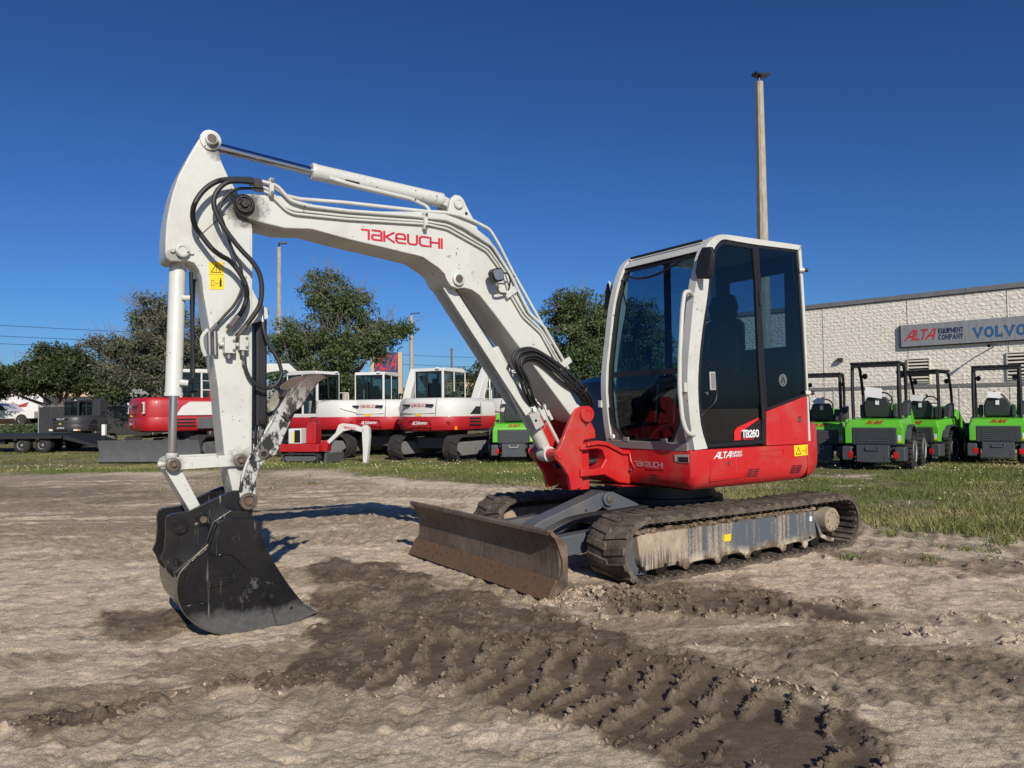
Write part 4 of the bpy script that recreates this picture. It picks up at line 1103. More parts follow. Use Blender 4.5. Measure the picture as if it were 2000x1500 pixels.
# hoses from boom pipes down to the manifold
def hose(pts, r, par, mat=HOSE, corr=False, name='hose'):
    q = spline(pts, 8)
    if corr:   # ribbed sleeve
        dense = spline(pts, 22); rr = [r*(1.0 if i % 2 else .80) for i in range(len(dense))]
        return MB().tube(dense, rr, 10).build(name, mat, par, smooth=80)
    return MB().tube(q, r, 10).build(name, mat, par, smooth=80)
hose([(3.66,.235,2.628),(3.80,.245,2.603),(3.878,.25,2.571),(3.946,.255,2.506),(3.99,.255,2.427),(4.001,.255,2.36),(3.99,.255,2.302),(3.962,.255,2.258),(3.90,.255,2.181),(3.845,.255,2.140),(3.796,.255,2.115),(3.743,.25,2.058),(3.702,.245,1.982),(3.693,.24,1.909),(3.713,.23,1.834),(3.735,.22,1.796)], .0165, AR, corr=True, name='ribbed_hose')
hose([(3.66,.255,2.606),(3.767,.265,2.592),(3.825,.27,2.568),(3.871,.27,2.513),(3.888,.27,2.462),(3.882,.27,2.402),(3.836,.27,2.312),(3.778,.27,2.234),(3.72,.27,2.170),(3.672,.27,2.122),(3.629,.265,2.059),(3.611,.26,1.974),(3.617,.25,1.875),(3.647,.24,1.811),(3.690,.225,1.745)], .0145, AR)
hose([(3.66,.215,2.578),(3.737,.225,2.561),(3.802,.235,2.517),(3.842,.235,2.45),(3.842,.235,2.389),(3.813,.235,2.301),(3.785,.23,2.215),(3.752,.225,2.145),(3.724,.225,2.083),(3.716,.22,1.972),(3.753,.21,1.871),(3.812,.20,1.794),(3.850,.195,1.745)], .0095, AR, corr=True, name='ribbed_hose')
hose([(3.696,.185,1.585),(3.690,.19,1.497),(3.660,.19,1.423),(3.605,.185,1.380),(3.543,.18,1.368),(3.493,.18,1.400),(3.468,.18,1.464),(3.493,.175,1.552),(3.543,.165,1.640),(3.571,.16,1.727),(3.575,.15,1.790)], .0115, AR)
for p0, p1, r in (((3.735,.22,1.796),(3.775,.205,1.735),.019),((3.690,.225,1.745),(3.728,.205,1.69),.016),((3.850,.195,1.745),(3.885,.185,1.70),.012),((3.696,.185,1.60),(3.694,.186,1.53),.013),((3.573,.155,1.74),(3.577,.148,1.83),.012)):
    MB().tube([p0, p1], r, 10).build('hose_sleeve', STEEL, AR)
    MB().tube([p1, tuple(Vector(p1)+(Vector(p1)-Vector(p0))*.35)], r*1.15, 6).build('hose_nut', STEEL, AR)
for x0, x1, z0, z1, y1 in ((3.815,3.752,1.57,1.672,.225),(3.728,3.676,1.590,1.682,.220)):
    mbk = MB().box(x1, x0, .155, y1, z0, z1).build('manifold_block', WHITE, AR, bevel=.006)
    MB().lathe([(0,0),(.020,0),(.020,.03),(0,.03)], ((x0+x1)/2, .19, z0-.03), (0,0,1), 14).build('manifold_port', STEEL, mbk)
    for dz in (.02, .075): MB().lathe([(0,0),(.008,0),(.008,.008),(0,.008)], (x1+.012, y1, z0+dz), (0,1,0), 6).build('bolt', STEEL, mbk)
for x in (3.893, 3.862): MB().tube([(x,.185,1.70),(x-.004,.185,1.56)], .014, 10).build('manifold_pipe', STEEL, AR)
MB().tube(fillet([(3.90,.185,1.71),(3.935,.175,1.665),(3.928,.17,1.60),(3.91,.165,1.555)],.03), .012, 8).build('manifold_pipe', WHITE, AR)
MB().tube([(3.84,.185,1.625),(3.69,.185,1.625)], .012, 8).build('manifold_pipe', WHITE, AR)

# ---- bucket cylinder
KC = MB().tube([(4.045,.05,2.09),(4.045,.05,2.07),(4.064,.05,1.345),(4.064,.05,1.338),(4.064,.05,1.32)], [.042,.047,.047,.052,.052], 28).build('bucket_cylinder', WHITE, EX, smooth=50)
MB().cyl((4.064,.05,1.33),(4.072,.05,.95),.0235,20).build('cylinder_rod', CHROME, KC)
MB().cyl((4.042,-.03,2.164),(4.042,.13,2.164),.050,24).build('base_eye', WHITE, KC)
MB().beam((4.044,.05,2.14),(4.045,.05,2.07),.08,.08,(1,0,0)).build('base_neck', WHITE, KC, bevel=.01)
MB().tube([(4.070,.05,.985),(4.073,.05,.93)], .034, 20).build('rod_eye', WHITE, KC)
MB().tube(fillet([(4.04,.10,1.40),(3.99,.11,1.40),(3.965,.09,1.42),(3.962,.08,1.52),(3.975,.07,2.06)],.03), .012, 8).build('cylinder_pipe', DARK, KC)
MB().tube(fillet([(4.03,.09,1.90),(3.985,.10,1.90)],.02), .016, 8).build('port', WHITE, KC)
MB().tube([(4.04,.10,1.40),(3.995,.11,1.395)], .018, 8).build('port', WHITE, KC)
MB().tube([(3.945,.0,2.03),(3.955,-.01,1.45)], .010, 8).build('cylinder_pipe', DARK, KC)
# ---- linkage
LK = [(4.086,.968),(4.045,.966),(3.749,.967),(3.715,.975),(3.680,.955),(3.676,.925),(3.700,.900),(3.749,.898),(4.045,.893),(4.086,.880),(4.120,.900),(4.130,.925),(4.118,.952)]
for a, b in ((.165,.190),(-.09,-.065)):
    MB().prism(LK, a, b).build('rocker_link', WHITE, EX, bevel=.006)
for a, b in ((.125,.158),(-.058,-.025)):
    MB().prism([(4.120,.890),(4.112,.945),(4.086,.960),(4.055,.945),(4.040,.900),(3.905,.620),(3.905,.590),(3.930,.572),(3.960,.578),(3.985,.640)], a, b).build('bucket_link', WHITE, EX, bevel=.006)
mb = MB(); mb.prism([(4.125,.895),(4.045,.90),(3.925,.640),(3.985,.640)], -.025, .125); mb.build('bucket_link_web', WHITE, EX, bevel=.006)
for x, z in ((4.086,.925),(3.716,.932)):
    MB().lathe([(.0,0),(.041,0),(.039,.014),(.030,.018),(.024,.018),(.022,.010),(.015,.010),(.013,.024),(.0,.024)], (x,.188,z), (0,1,0), 28).build('link_pin', PIN, EX)
    MB().lathe([(.0,0),(.014,0),(.012,.006),(0,.006)], (x,.211,z), (0,1,0), 8).build('pin_nut', RUSTPIN, EX)
MB().tube([(4.11,.17,.93),(4.165,.17,.93)], .016, 8).build('grease_fitting', WHITE, EX)

# ---- bucket
SIDE = [(3.339,.018),(3.389,-.032),(3.50,-.050),(3.607,-.056),(3.723,-.054),(3.808,-.045),(3.891,-.019),(3.973,.029),(4.037,.096),(4.069,.151),(4.088,.226),(4.088,.282),(4.075,.336),(4.038,.376),(3.991,.422),(3.926,.477),(3.882,.599),(3.844,.616),(3.690,.605),(3.643,.583),(3.643,.536),(3.608,.425),(3.548,.310),(3.493,.219),(3.438,.139),(3.364,.043)]
KY0, KY1 = -.245, .345
BK = MB().prism(SIDE, KY1-.022, KY1).build('bucket', BUCKET, EX, bevel=.004)
MB().prism(SIDE, KY0, KY0+.022).build('side_plate', BUCKET, BK, bevel=.004)
shell = SIDE[0:17]
off = []
for i in range(len(shell)):
    a = Vector(shell[max(0,i-1)]); b = Vector(shell[min(len(shell)-1,i+1)]); d = (b-a).normalized(); nn = Vector((-d.y, d.x))
    off.append(tuple(Vector(shell[i])-nn*.018))
sh = [tuple(Vector(p)*1.0) for p in shell]
def dense(pl, k=3):
    return [tuple(p) for p in spline([(x, z, 0) for x, z in pl], k)]
so = [(p[0], p[1]) for p in dense(shell)]; cx = sum(p[0] for p in so)/len(so); 
si = []
for i in range(len(so)):
    a = Vector(so[max(0,i-1)]); b = Vector(so[min(len(so)-1,i+1)]); d = (b-a).normalized(); nn = Vector((-d.y, d.x))
    si.append(tuple(Vector(so[i])+nn*.02))
test = (3.75, .25)
if (Vector(si[len(si)//2])-Vector(test)).length > (Vector(so[len(so)//2])-Vector(test)).length:
    si = [tuple(Vector(o_)*2-Vector(i_)) for o_, i_ in zip(so, si)]
MB().band(so, si, KY0-.004, KY1+.004).build('bucket_shell', BUCKET, BK, smooth=50)
MB().prism([(3.339,.018),(3.300,.006),(3.335,-.006),(3.50,-.055),(3.52,-.03)], KY0-.012, KY1+.012).build('cutting_lip', BUCKET, BK, bevel=.003)
# raised cheek and wear plates on the near side
MB().prism([(3.926,.437),(3.893,.416),(3.837,.421),(3.798,.405),(3.753,.359),(3.695,.287),(3.637,.203),(3.595,.126),(3.575,.069),(3.545,-.035),(3.40,-.028),(3.345,.018),(3.368,.045),(3.440,.140),(3.495,.220),(3.550,.311),(3.610,.425),(3.645,.536),(3.645,.583),(3.690,.603),(3.844,.612),(3.878,.596)], KY1-.004, KY1+.014).build('side_cutter', BUCKET, BK, bevel=.004)
MB().prism([(4.064,.145),(3.99,.152),(3.925,.142),(3.864,.110),(3.78,.074),(3.666,.062),(3.577,.066),(3.548,-.030),(3.607,-.050),(3.723,-.048),(3.808,-.040),(3.888,-.014),(3.969,.033),(4.032,.098)], KY1-.004, KY1+.010).build('wear_plate', BUCKET, BK, bevel=.004)
def weld(pts, y, r, par, mat=BUCKET):
    q = spline([(x, y, z) for x, z in pts], 10); rl2 = random.Random(4)
    MB().tube(q, [r*rl2.uniform(.8, 1.25) for _ in q], 6).build('weld_bead', mat, par, smooth=60)
MB().tube(spline([(x, KY1-.004, z) for x, z in SIDE[2:16]], 4), .007, 6).build('worn_rim_highlight', plain('worn_highlight_steel', (.15, .125, .098), .5, .4, .5, 30), BK)  # worn edge bead; the rim's highlight is put into its lighter colour
weld([(4.064,.148),(3.99,.156),(3.925,.146),(3.864,.114),(3.78,.078),(3.666,.066),(3.577,.070)], KY1+.004, .006, BK)
weld([(3.926,.437),(3.893,.414),(3.837,.418),(3.798,.402),(3.750,.357),(3.692,.285),(3.634,.201),(3.592,.125),(3.575,.071)], KY1+.008, .005, BK)
weld([(4.06,.30),(4.038,.37),(3.991,.415),(3.93,.468),(3.888,.585),(3.846,.606),(3.70,.598)], KY1+.004, .006, BK)
# maker's cast plate on the bucket
bpz = [(3.932,.232),(3.910,.318),(3.790,.332),(3.815,.262),(3.82,.245)]
BP = MB().prism(bpz, KY1, KY1+.010).build('name_plate', BUCKET, BK, bevel=.003)
for i in range(3):
    for k in range(3):
        cxx = 3.896-i*.036-.006*k; czz = .302-k*.020
        MB().obox((cxx, KY1+.011, czz), (.012,0,.001), (0,.004,0), (.002,0,.006)).build('raised_mark', BUCKET, BP, bevel=.001)
for x, z in ((3.845,.40),(3.462,.055)): MB().lathe([(0,0),(.009,0),(.007,.004),(0,.004)], (x,KY1+.0145,z) if x < 3.6 else (x,KY1,z), (0,1,0), 10).build('bolt_hole', GREASE, BK)
# mounting ears
EAR = [(3.948,.683),(3.807,.743),(3.76,.758),(3.71,.755),(3.665,.735),(3.642,.695),(3.653,.586),(3.812,.560),(3.87,.44),(3.99,.34),(4.061,.316),(4.083,.284),(4.12,.329),(4.131,.370),(4.152,.407),(4.134,.451),(4.127,.53),(4.130,.605),(4.122,.639),(4.095,.651),(4.003,.658)]
for a, b in ((.185,.212),(-.112,-.085)):
    MB().prism(EAR, a, b).build('bucket_ear', BUCKET, BK, bevel=.004)
MB().prism([(3.90,.60),(3.80,.66),(3.70,.64),(3.70,.58),(3.83,.57),(3.90,.46),(4.02,.36),(4.09,.31),(4.10,.34),(4.03,.40),(3.94,.49)], KY0, KY1-.02).build('top_plate', BUCKET, BK, bevel=.006)
for (x, z), r, m in (((4.052,.572),.042,BUCKET),((3.931,.605),.036,BUCKET)):
    MB().lathe([(.0,0),(r,0),(r,.016),(r*.86,.022),(r*.72,.022),(r*.66,.014),(.0,.014)], (x,.210,z), (0,1,0), 28).build('ear_boss', m, BK)
MB().lathe([(.0,0),(.020,0),(.019,.014),(0,.014)], (3.931,.222,.605), (0,1,0), 20).build('pin', PIN, BK)
MB().lathe([(.0,0),(.020,0),(.017,.006),(0,.006)], (4.052,.222,.572), (0,1,0), 16).build('pin', GREASE, BK)
MB().tube([(3.972,.215,.575),(3.955,.222,.585)], .009, 8).build('pin_bolt', STEEL, BK)
MB().tube([(4.068,.2125,.332),(4.073,.2125,.392)], .014, 8).build('lifting_slot', BLACKPRINT, BK)

# ---- thumb folded up along the arm
TH = [(3.723,.698),(3.729,.748),(3.718,.838),(3.682,.941),(3.622,1.025),(3.585,1.098),(3.542,1.172),(3.486,1.26),(3.435,1.342),(3.384,1.40),(3.319,1.446),(3.246,1.461),(3.186,1.435),(3.246,1.402),(3.279,1.363),(3.312,1.304),(3.345,1.259),(3.391,1.221),(3.435,1.132),(3.473,1.045),(3.511,.964),(3.573,.930),(3.616,.876),(3.631,.815),(3.634,.722),(3.628,.685),(3.658,.638),(3.706,.654)]
TM = MB().prism(TH, .195, .222).build('thumb', THUMB, EX, bevel=.005)
MB().prism(TH, -.115, -.088).build('thumb_tine', THUMB, TM, bevel=.005)
# outer casting rims
rim_o = TH[1:12]; 
MB().tube(spline([(x-.008, .222, z) for x, z in TH[1:7]], 4), .010, 6).build('thumb_rim', THUMB, TM)
MB().prism([(3.49,1.20),(3.435,1.30),(3.384,1.385),(3.319,1.435),(3.246,1.452),(3.20,1.434),(3.26,1.395),(3.30,1.34),(3.36,1.255),(3.41,1.21),(3.45,1.16)], .215, .240).build('thumb_tip_plate', THUMB, TM, bevel=.008)
MB().beam((3.56,-.10,1.08),(3.56,.21,1.08),.05,.06,(0,0,1)).build('thumb_crossbar', THUMB, TM, bevel=.006)
MB().beam((3.38,-.10,1.34),(3.38,.21,1.34),.06,.05,(0,0,1)).build('thumb_crossbar', THUMB, TM, bevel=.006)
MB().lathe([(.0,0),(.050,0),(.052,.026),(.046,.036),(.036,.036),(.034,.022),(.024,.022),(.022,.034),(.0,.034)], (3.680,.215,.690), (0,1,0), 32).build('pivot_boss', PIN, TM)
MB().lathe([(.0,0),(.021,0),(.018,.006),(0,.006)], (3.680,.247,.690), (0,1,0), 10).build('pivot_pin', RUSTPIN, TM)
MB().lathe([(.0,0),(.034,0),(.030,.012),(.017,.014),(.014,.004),(0,.004)], (3.588,.218,.968), (0,1,0), 24).build('cylinder_boss', PIN, TM)
MB().cyl((3.588,.2225,.968),(3.588,.2335,.968),.013,16).build('cylinder_hole', BLACKPRINT, TM)
TC = MB().box(3.535,3.606,-.01,.11,1.13,1.80).build('thumb_cylinder', DARK, EX, bevel=.012)
MB().cyl((3.57,.05,1.13),(3.578,.05,1.00),.020,16).build('cylinder_rod', CHROME, TC)
MB().cyl((3.572,-.05,1.84),(3.572,.13,1.84),.040,20).build('cylinder_mount', DARK, TC)
MB().prism([(3.64,1.98),(3.60,1.90),(3.545,1.86),(3.54,1.80),(3.64,1.76)], -.04, .155).build('mount_plate', WHITE, TC, bevel=.005)
MB().lathe([(0,0),(.016,0),(.016,.02),(0,.02)], (3.572,.11,1.16), (0,1,0), 8).build('bolt', GREASE, TC)
# ---- cab
OUT = [(.641,.905),(.679,1.09),(.704,1.36),(.693,1.566),(.654,1.816),(.608,2.088),(.541,2.307),(.47,2.451),(.37,2.534),(.294,2.559),(.175,2.568),(-.156,2.575),(-.655,2.588),(-.688,2.582),(-.702,2.555),(-.72,2.30),(-.742,1.90),(-.754,1.347),(-.768,.93)]
INN = [(.500,.912),(.568,1.09),(.592,1.36),(.570,1.60),(.530,1.82),(.467,2.08),(.432,2.30),(.395,2.42),(.335,2.49),(.271,2.524),(.15,2.526),(-.14,2.528),(-.648,2.545),(-.662,2.538),(-.668,2.52),(-.688,2.30),(-.712,1.90),(-.735,1.347),(-.742,.93)]
def smooth_pair(o, i, k=3):
    A = [(p.x, p.y) for p in spline([(a[0], a[1], 0) for a in o], k)]; B = [(p.x, p.y) for p in spline([(a[0], a[1], 0) for a in i], k)]
    return A, B
SO, SI = smooth_pair(OUT, INN)
CB = MB().band(SO, SI, .875, .950).build('cab', WHITE, EX, bevel=.012, seg=3)
MB().band(SO, SI, -.03, .035).build('far_pillar_frame', WHITE, CB, bevel=.012, seg=3)
# roof and header
roof = [(.475,2.435),(.46,2.452),(.37,2.528),(.294,2.553),(.175,2.562),(-.156,2.569),(-.655,2.582),(-.69,2.570),(-.695,2.535),(-.62,2.515),(.25,2.495),(.38,2.44),(.44,2.415)]
MB().prism(roof, .0, .90).build('roof', WHITE, CB, bevel=.010)
MB().tube([(.42,.06,2.515),(.42,.86,2.515)], .011, 8).build('roof_seal', SEAL, CB)
MB().box(-.60,.32,.05,.86,2.505,2.52).build('headlining', DARK, CB, smooth=0) if 0 else None
# floor, rear wall
MB().box(-.74,.60,.0,.90,.905,.945).build('cab_floor', DARK, CB, smooth=0)
MB().box(-.745,-.705,.0,.88,.94,1.70).build('rear_wall', DARK, CB, bevel=.01)
mb = MB(); mb.box(-.735,-.69,.02,.16,1.70,2.53); mb.box(-.735,-.69,.78,.90,1.70,2.53); mb.box(-.73,-.69,.02,.90,2.38,2.54); mb.box(-.735,-.69,.02,.9,1.66,1.74)
mb.build('rear_window_frame', DARK, CB, bevel=.006)
MB().quad((-.712,.16,1.74),(-.712,.78,1.74),(-.702,.78,2.38),(-.702,.16,2.38)).build('rear_window', GLASS, CB, smooth=0, fix=False)
# near side: door
DOOR = [(.566,1.602),(.53,1.80),(.490,1.98),(.450,2.177),(.425,2.33),(.395,2.42),(.335,2.485),(.271,2.518),(-.095,2.520),(-.108,2.51),(-.132,2.243),(-.153,1.578),(-.180,1.158),(-.170,.945),(-.155,.930),(.470,.918),(.500,.925),(.528,.955),(.575,1.13),(.592,1.30),(.588,1.42)]
DI = inset(DOOR, .030)
DR = MB().band(DOOR, DI, .920, .944, closed=True).build('door', SEAL, CB, bevel=.004)
DI2 = inset(DOOR, .024)
MB().prism(DI2, .929, .933).build('door_glass', GLASS_DARK, DR, smooth=0)
lp = [(.575,1.60),(.50,1.575),(.440,1.545),(.392,1.495),(.372,1.43),(.368,1.33),(.395,1.262),(.46,1.215),(.53,1.17),(.565,1.155),(.585,1.30),(.586,1.42)]
MB().prism(lp, .908, .926).build('latch_panel', plain('navy_black', (.008,.010,.018), .35), DR, bevel=.004)
MB().tube(fillet([(.555,.934,1.66),(.50,.934,1.585),(.440,.934,1.550),(.388,.934,1.490),(.368,.934,1.40),(.370,.934,1.30),(.40,.934,1.25),(.50,.934,1.195),(.548,.934,1.155),(.545,.934,1.06),(.50,.934,.975),(.44,.934,.955),(-.13,.934,.962)],.05), .0035, 5).build('door_trim', SEAL, DR)
HN = MB().prism([(.452,1.492),(.388,1.494),(.382,1.352),(.446,1.352)], .930, .942).build('door_handle', SILVERPRINT, DR, bevel=.006)
MB().prism([(.440,1.480),(.398,1.482),(.393,1.366),(.436,1.366)], .942, .945).build('handle_recess', GREY_TRIM, HN, bevel=.003)
MB().lathe([(0,0),(.014,0),(.012,.010),(0,.010)], (.482,.930,1.328), (0,1,0), 16).build('door_lock', STEEL, DR)
for z in (2.10, 1.18): MB().tube([(-.150,.945,z+.06),(-.155,.945,z-.06)], .012, 10).build('hinge', SEAL, DR)
# model badge in the lower rear corner of the door glass
B_ = MB().prism([(.10,.965),(.10,1.018),(.045,1.050),(-.117,1.118),(-.140,1.12),(-.150,.965)], .9335, .9345).build('model_badge', BLACKPRINT, DR, smooth=0)
MB().prism([(.181,.962),(.181,1.025),(.172,1.042),(.144,1.064),(-.117,1.137),(-.117,1.123),(.048,1.052),(.085,1.033),(.104,1.018),(.106,.964)], .9345, .9365).build('badge_swoosh', REDBRIGHT, B_, smooth=0)
m_ = MB(); word(m_, 'TB260', (.086,.9350,.986), (-1,0,0), (0,0,1), .050, .24, .78, .16, off=.002, fit=.192); m_.build('badge_lettering', WHITEPRINT, B_, smooth=0)
m_ = MB(); word(m_, 'takeuchi', (.086,.9350,.965), (-1,0,0), (0,0,1), .011, .22, 1.0, .2, off=.002, fit=.13); m_.build('badge_lettering', REDBRIGHT, B_, smooth=0)
# divider post and quarter light
MB().band([(-.095,2.525),(-.118,2.243),(-.139,1.578),(-.166,1.158),(-.158,.92)], [(-.135,2.525),(-.152,2.243),(-.176,1.578),(-.203,1.158),(-.195,.92)], .905, .938).build('divider_post', SEAL, CB, bevel=.004)
QW = [(-.135,2.527),(-.648,2.545),(-.664,2.53),(-.688,2.30),(-.712,1.90),(-.735,1.50),(-.736,1.312),(-.203,1.186),(-.176,1.578),(-.152,2.243)]
MB().band(QW, inset(QW, .022), .925, .940, closed=True).build('quarter_window_seal', SEAL, CB, bevel=.003)
qg = MB().prism(inset(QW, .015), .930, .934).build('quarter_window', GLASS_DARK, CB, smooth=0)
cxq, czq = -.435, 1.44
st_ = MB(); st_.lathe([(0,0),(.052,0),(.052,.0015),(0,.0015)], (cxq,.934,czq), (0,1,0), 24); st_.build('round_sticker', plain('sticker_grey', (.13,.145,.15), .5), qg, smooth=0)
st_ = MB(); st_.box(cxq-.005,cxq+.005,.9356,.9364,czq-.015,czq+.036); st_.box(cxq-.024,cxq+.024,.9356,.9364,czq+.006,czq+.014); st_.box(cxq-.028,cxq-.014,.9356,.9364,czq-.026,czq-.002); st_.box(cxq+.014,cxq+.028,.9356,.9364,czq-.026,czq-.002); st_.box(cxq-.006,cxq+.006,.9356,.9364,czq-.040,czq-.028); st_.build('sticker_print', BLACKPRINT, qg, smooth=0)
# red lower corner with fuel hatch
RS = [(-.203,1.184),(-.736,1.311),(-.738,.908),(-.195,.908)]
rs = MB().prism(RS, .900, .947).build('red_side_panel', RED, CB, bevel=.006)
MB().prism(RS, .885, .897).build('inner_lining', DARK, rs, smooth=0)
hp_ = [(-.380,1.140),(-.395,1.158),(-.640,1.234),(-.668,1.232),(-.684,1.205),(-.662,.965),(-.650,.952),(-.405,.944),(-.390,.955)]
MB().band(hp_, inset(hp_, .008), .944, .950, closed=True).build('hatch_seam', RED, rs, bevel=.002)
MB().lathe([(0,0),(.020,0),(.020,.006),(.012,.008),(0,.008)], (-.628,.948,1.108), (0,1,0), 18).build('hatch_lock', STEEL, rs)
MB().tube([(-.610,.948,1.132),(-.646,.948,1.136)], .005, 6).build('hatch_pull', plain('dark_red', (.12,.004,.006), .5), rs)
for x, z in ((-.735,1.335),(-.690,2.375)):
    MB().tube([(x+.02,.945,z),(x-.015,.968,z)], .020, 12).build('window_hinge', WHITE, CB)
    MB().tube([(x-.012,.966,z),(x-.042,.985,z)], .017, 12).build('rubber_stop', SEAL, CB)
# windscreen follows the curved front
def xf_(z):
    zs = [p[1] for p in OUT[:9]]; xs = [p[0] for p in OUT[:9]]
    return float(np.interp(z, zs, xs))
def front_strip(name, y0, y1, z0, z1, off, mat, par, th=.012, k=14):
    mb = MB(); v = []
    for i in range(k+1):
        z = z0+(z1-z0)*i/k; x = xf_(z)+off
        v += [(x,y0,z),(x,y1,z),(x-th,y1,z),(x-th,y0,z)]
    f = []
    for i in range(k):
        for q in range(4): f.append((i*4+q, i*4+(q+1)%4, (i+1)*4+(q+1)%4, (i+1)*4+q))
    f += [(3,2,1,0),(k*4,k*4+1,k*4+2,k*4+3)]
    mb.add(v, f); return mb.build(name, mat, par, smooth=50)
front_strip('windscreen', .055, .86, 1.51, 2.44, -.035, GLASS, CB, .004)
front_strip('lower_windscreen', .055, .86, .955, 1.49, -.035, GLASS, CB, .004)
front_strip('screen_seal', .845, .885, .94, 2.44, -.022, SEAL, CB, .03)
front_strip('screen_seal', .030, .070, .94, 2.44, -.022, SEAL, CB, .03)
front_strip('screen_bar', .06, .86, 1.480, 1.525, -.028, SEAL, CB, .02, 3)
front_strip('header_panel', .03, .90, 2.425, 2.49, -.005, WHITE, CB, .05, 3)
front_strip('header_seal', .05, .87, 2.385, 2.43, -.024, SEAL, CB, .02, 3)
# grey lower corners and sill
def corner(pts, off, mat, name, th=.02):
    mb = MB(); n = len(pts)
    v = [(xf_(z)+off, y, z) for y, z in pts]+[(xf_(z)+off-th, y, z) for y, z in pts]
    mb.add(v, [tuple(range(n)), tuple(range(n, 2*n))[::-1]]+[(i,(i+1)%n,(i+1)%n+n,i+n) for i in range(n)])
    return mb.build(name, mat, CB, smooth=0)
corner([(.72,.945),(.905,.945),(.905,1.40),(.868,1.27),(.845,1.165),(.80,1.07)], -.016, GREY_TRIM, 'corner_panel')
corner([(.19,.945),(.115,1.03),(.045,1.105),(.020,1.22),(.010,1.25),(-.02,.945)], -.016, GREY_TRIM, 'corner_panel')
corner([(.70,.945),(.725,.945),(.805,1.07),(.85,1.165),(.875,1.27),(.86,1.27),(.83,1.17),(.785,1.075)], -.010, SEAL, 'corner_seal')
corner([(.215,.945),(.19,.945),(.115,1.03),(.045,1.105),(.020,1.22),(.035,1.23),(.062,1.11),(.13,1.04)], -.010, SEAL, 'corner_seal')
MB().box(.58,.668,-.02,.90,.893,.957).build('front_sill', GREY_TRIM, CB, bevel=.006)
for y in (.23, .66): MB().box(.655,.672,y-.03,y+.03,.950,.985).build('screen_clip', GREY_TRIM, CB, bevel=.003)
MB().lathe([(0,0),(.020,0),(.018,.02),(0,.02)], (.655,.065,.985), (1,0,0), 14).build('sill_knob', WHITEPRINT, CB)
# hand rail
MB().tube(fillet([(.60,.925,2.06),(.66,.95,2.085),(.735,.965,2.075),(.755,.960,1.96),(.785,.955,1.62),(.790,.950,1.36),(.770,.955,1.13),(.735,.965,1.035),(.66,.955,1.02),(.62,.93,1.02)],.06,5), .017, 12).build('hand_rail', WHITE, CB, smooth=60)
MB().obox((.710,.925,1.37), (.02,0,0), (0,.02,0), (0,0,.035)).build('catch', WHITE, CB, bevel=.004)
MB().obox((.69,-.045,1.26), (.02,0,0), (0,.02,0), (0,0,.03)).build('catch', WHITE, CB, bevel=.004)
# wiper
MB().tube(spline([(.53,.10,2.36),(.545,.25,2.30),(.55,.45,2.29),(.53,.62,2.33),(.50,.80,2.40)],6), .010, 6).build('headliner_cable', DARK, CB)
# mirrors
MR = MB(); prm = [(.005,.13),(.075,.12),(.10,.06),(.075,-.09),(.05,-.115),(-.045,-.095),(-.055,-.05),(-.03,.07)]
MR.loft([[(.555,1.005+y*1.1,2.285+z) for y, z in prm], [(.585,1.005+y*1.15,2.285+z) for y, z in prm], [(.60,1.005+y*.95,2.285+z*.85) for y, z in prm]])
mr = MR.build('mirror', DARK, CB, bevel=.004)
MB().tube(fillet([(.46,.955,2.42),(.50,.965,2.36),(.56,.97,2.29),(.56,.985,2.285)],.03), .012, 8).build('mirror_stay', DARK, mr)
MR = MB(); MR.loft([[(.44,-.20+y*.5,2.20+z) for y, z in prm], [(.47,-.20+y*.6,2.20+z*1.05) for y, z in prm], [(.48,-.20+y*.5,2.20+z*.85) for y, z in prm]])
mr = MR.build('mirror', DARK, CB, bevel=.004)
MB().tube(fillet([(.50,-.02,2.235),(.50,-.11,2.245),(.485,-.135,2.30),(.47,-.17,2.34)],.03), .011, 8).build('mirror_stay', WHITE, mr)
# far side glazing
MB().prism([(.53,1.0),(.55,1.5),(.43,2.28),(.30,2.48),(-.64,2.52),(-.70,1.6),(-.70,1.35),(.2,1.3)], .0, .004).build('far_window', GLASS, CB, smooth=0)
MB().box(-.10,-.05,-.02,.02,.93,2.53).build('far_post', SEAL, CB, smooth=0)
MB().prism([(.62,.93),(.66,1.25),(.2,1.30),(-.72,1.36),(-.72,.93)], -.02, .02).build('far_panel', DARK, CB, smooth=0)
# seat and controls
SEATM = plain('seat_cloth', (.016,.017,.020), .8, 0, .3, 30, .3)
ST = MB().loft([[(x,y,z) for x,y,z in l] for l in (
    [(-.10,.25,1.20),(.28,.25,1.22),(.28,.70,1.22),(-.10,.70,1.20)], [(-.14,.22,1.30),(.32,.22,1.30),(.32,.73,1.30),(-.14,.73,1.30)], [(-.12,.25,1.36),(.30,.25,1.35),(.30,.70,1.35),(-.12,.70,1.36)])]).build('seat', SEATM, CB, bevel=.03, seg=3)
MB().loft([[(-.06,.24,1.30),(-.20,.24,1.28),(-.20,.71,1.28),(-.06,.71,1.30)], [(-.12,.22,1.60),(-.27,.24,1.60),(-.27,.71,1.60),(-.12,.73,1.60)], [(-.20,.27,1.92),(-.32,.28,1.92),(-.32,.67,1.92),(-.20,.68,1.92)], [(-.23,.33,1.98),(-.32,.33,1.98),(-.32,.62,1.98),(-.23,.62,1.98)]]).build('seat_back', SEATM, ST, bevel=.03, seg=3)
MB().loft([[(-.22,.36,1.97),(-.31,.36,1.97),(-.31,.59,1.97),(-.22,.59,1.97)], [(-.20,.34,2.08),(-.32,.34,2.08),(-.32,.61,2.08),(-.20,.61,2.08)], [(-.22,.37,2.19),(-.31,.37,2.19),(-.31,.58,2.19),(-.22,.58,2.19)]]).build('headrest', SEATM, ST, bevel=.03, seg=3)
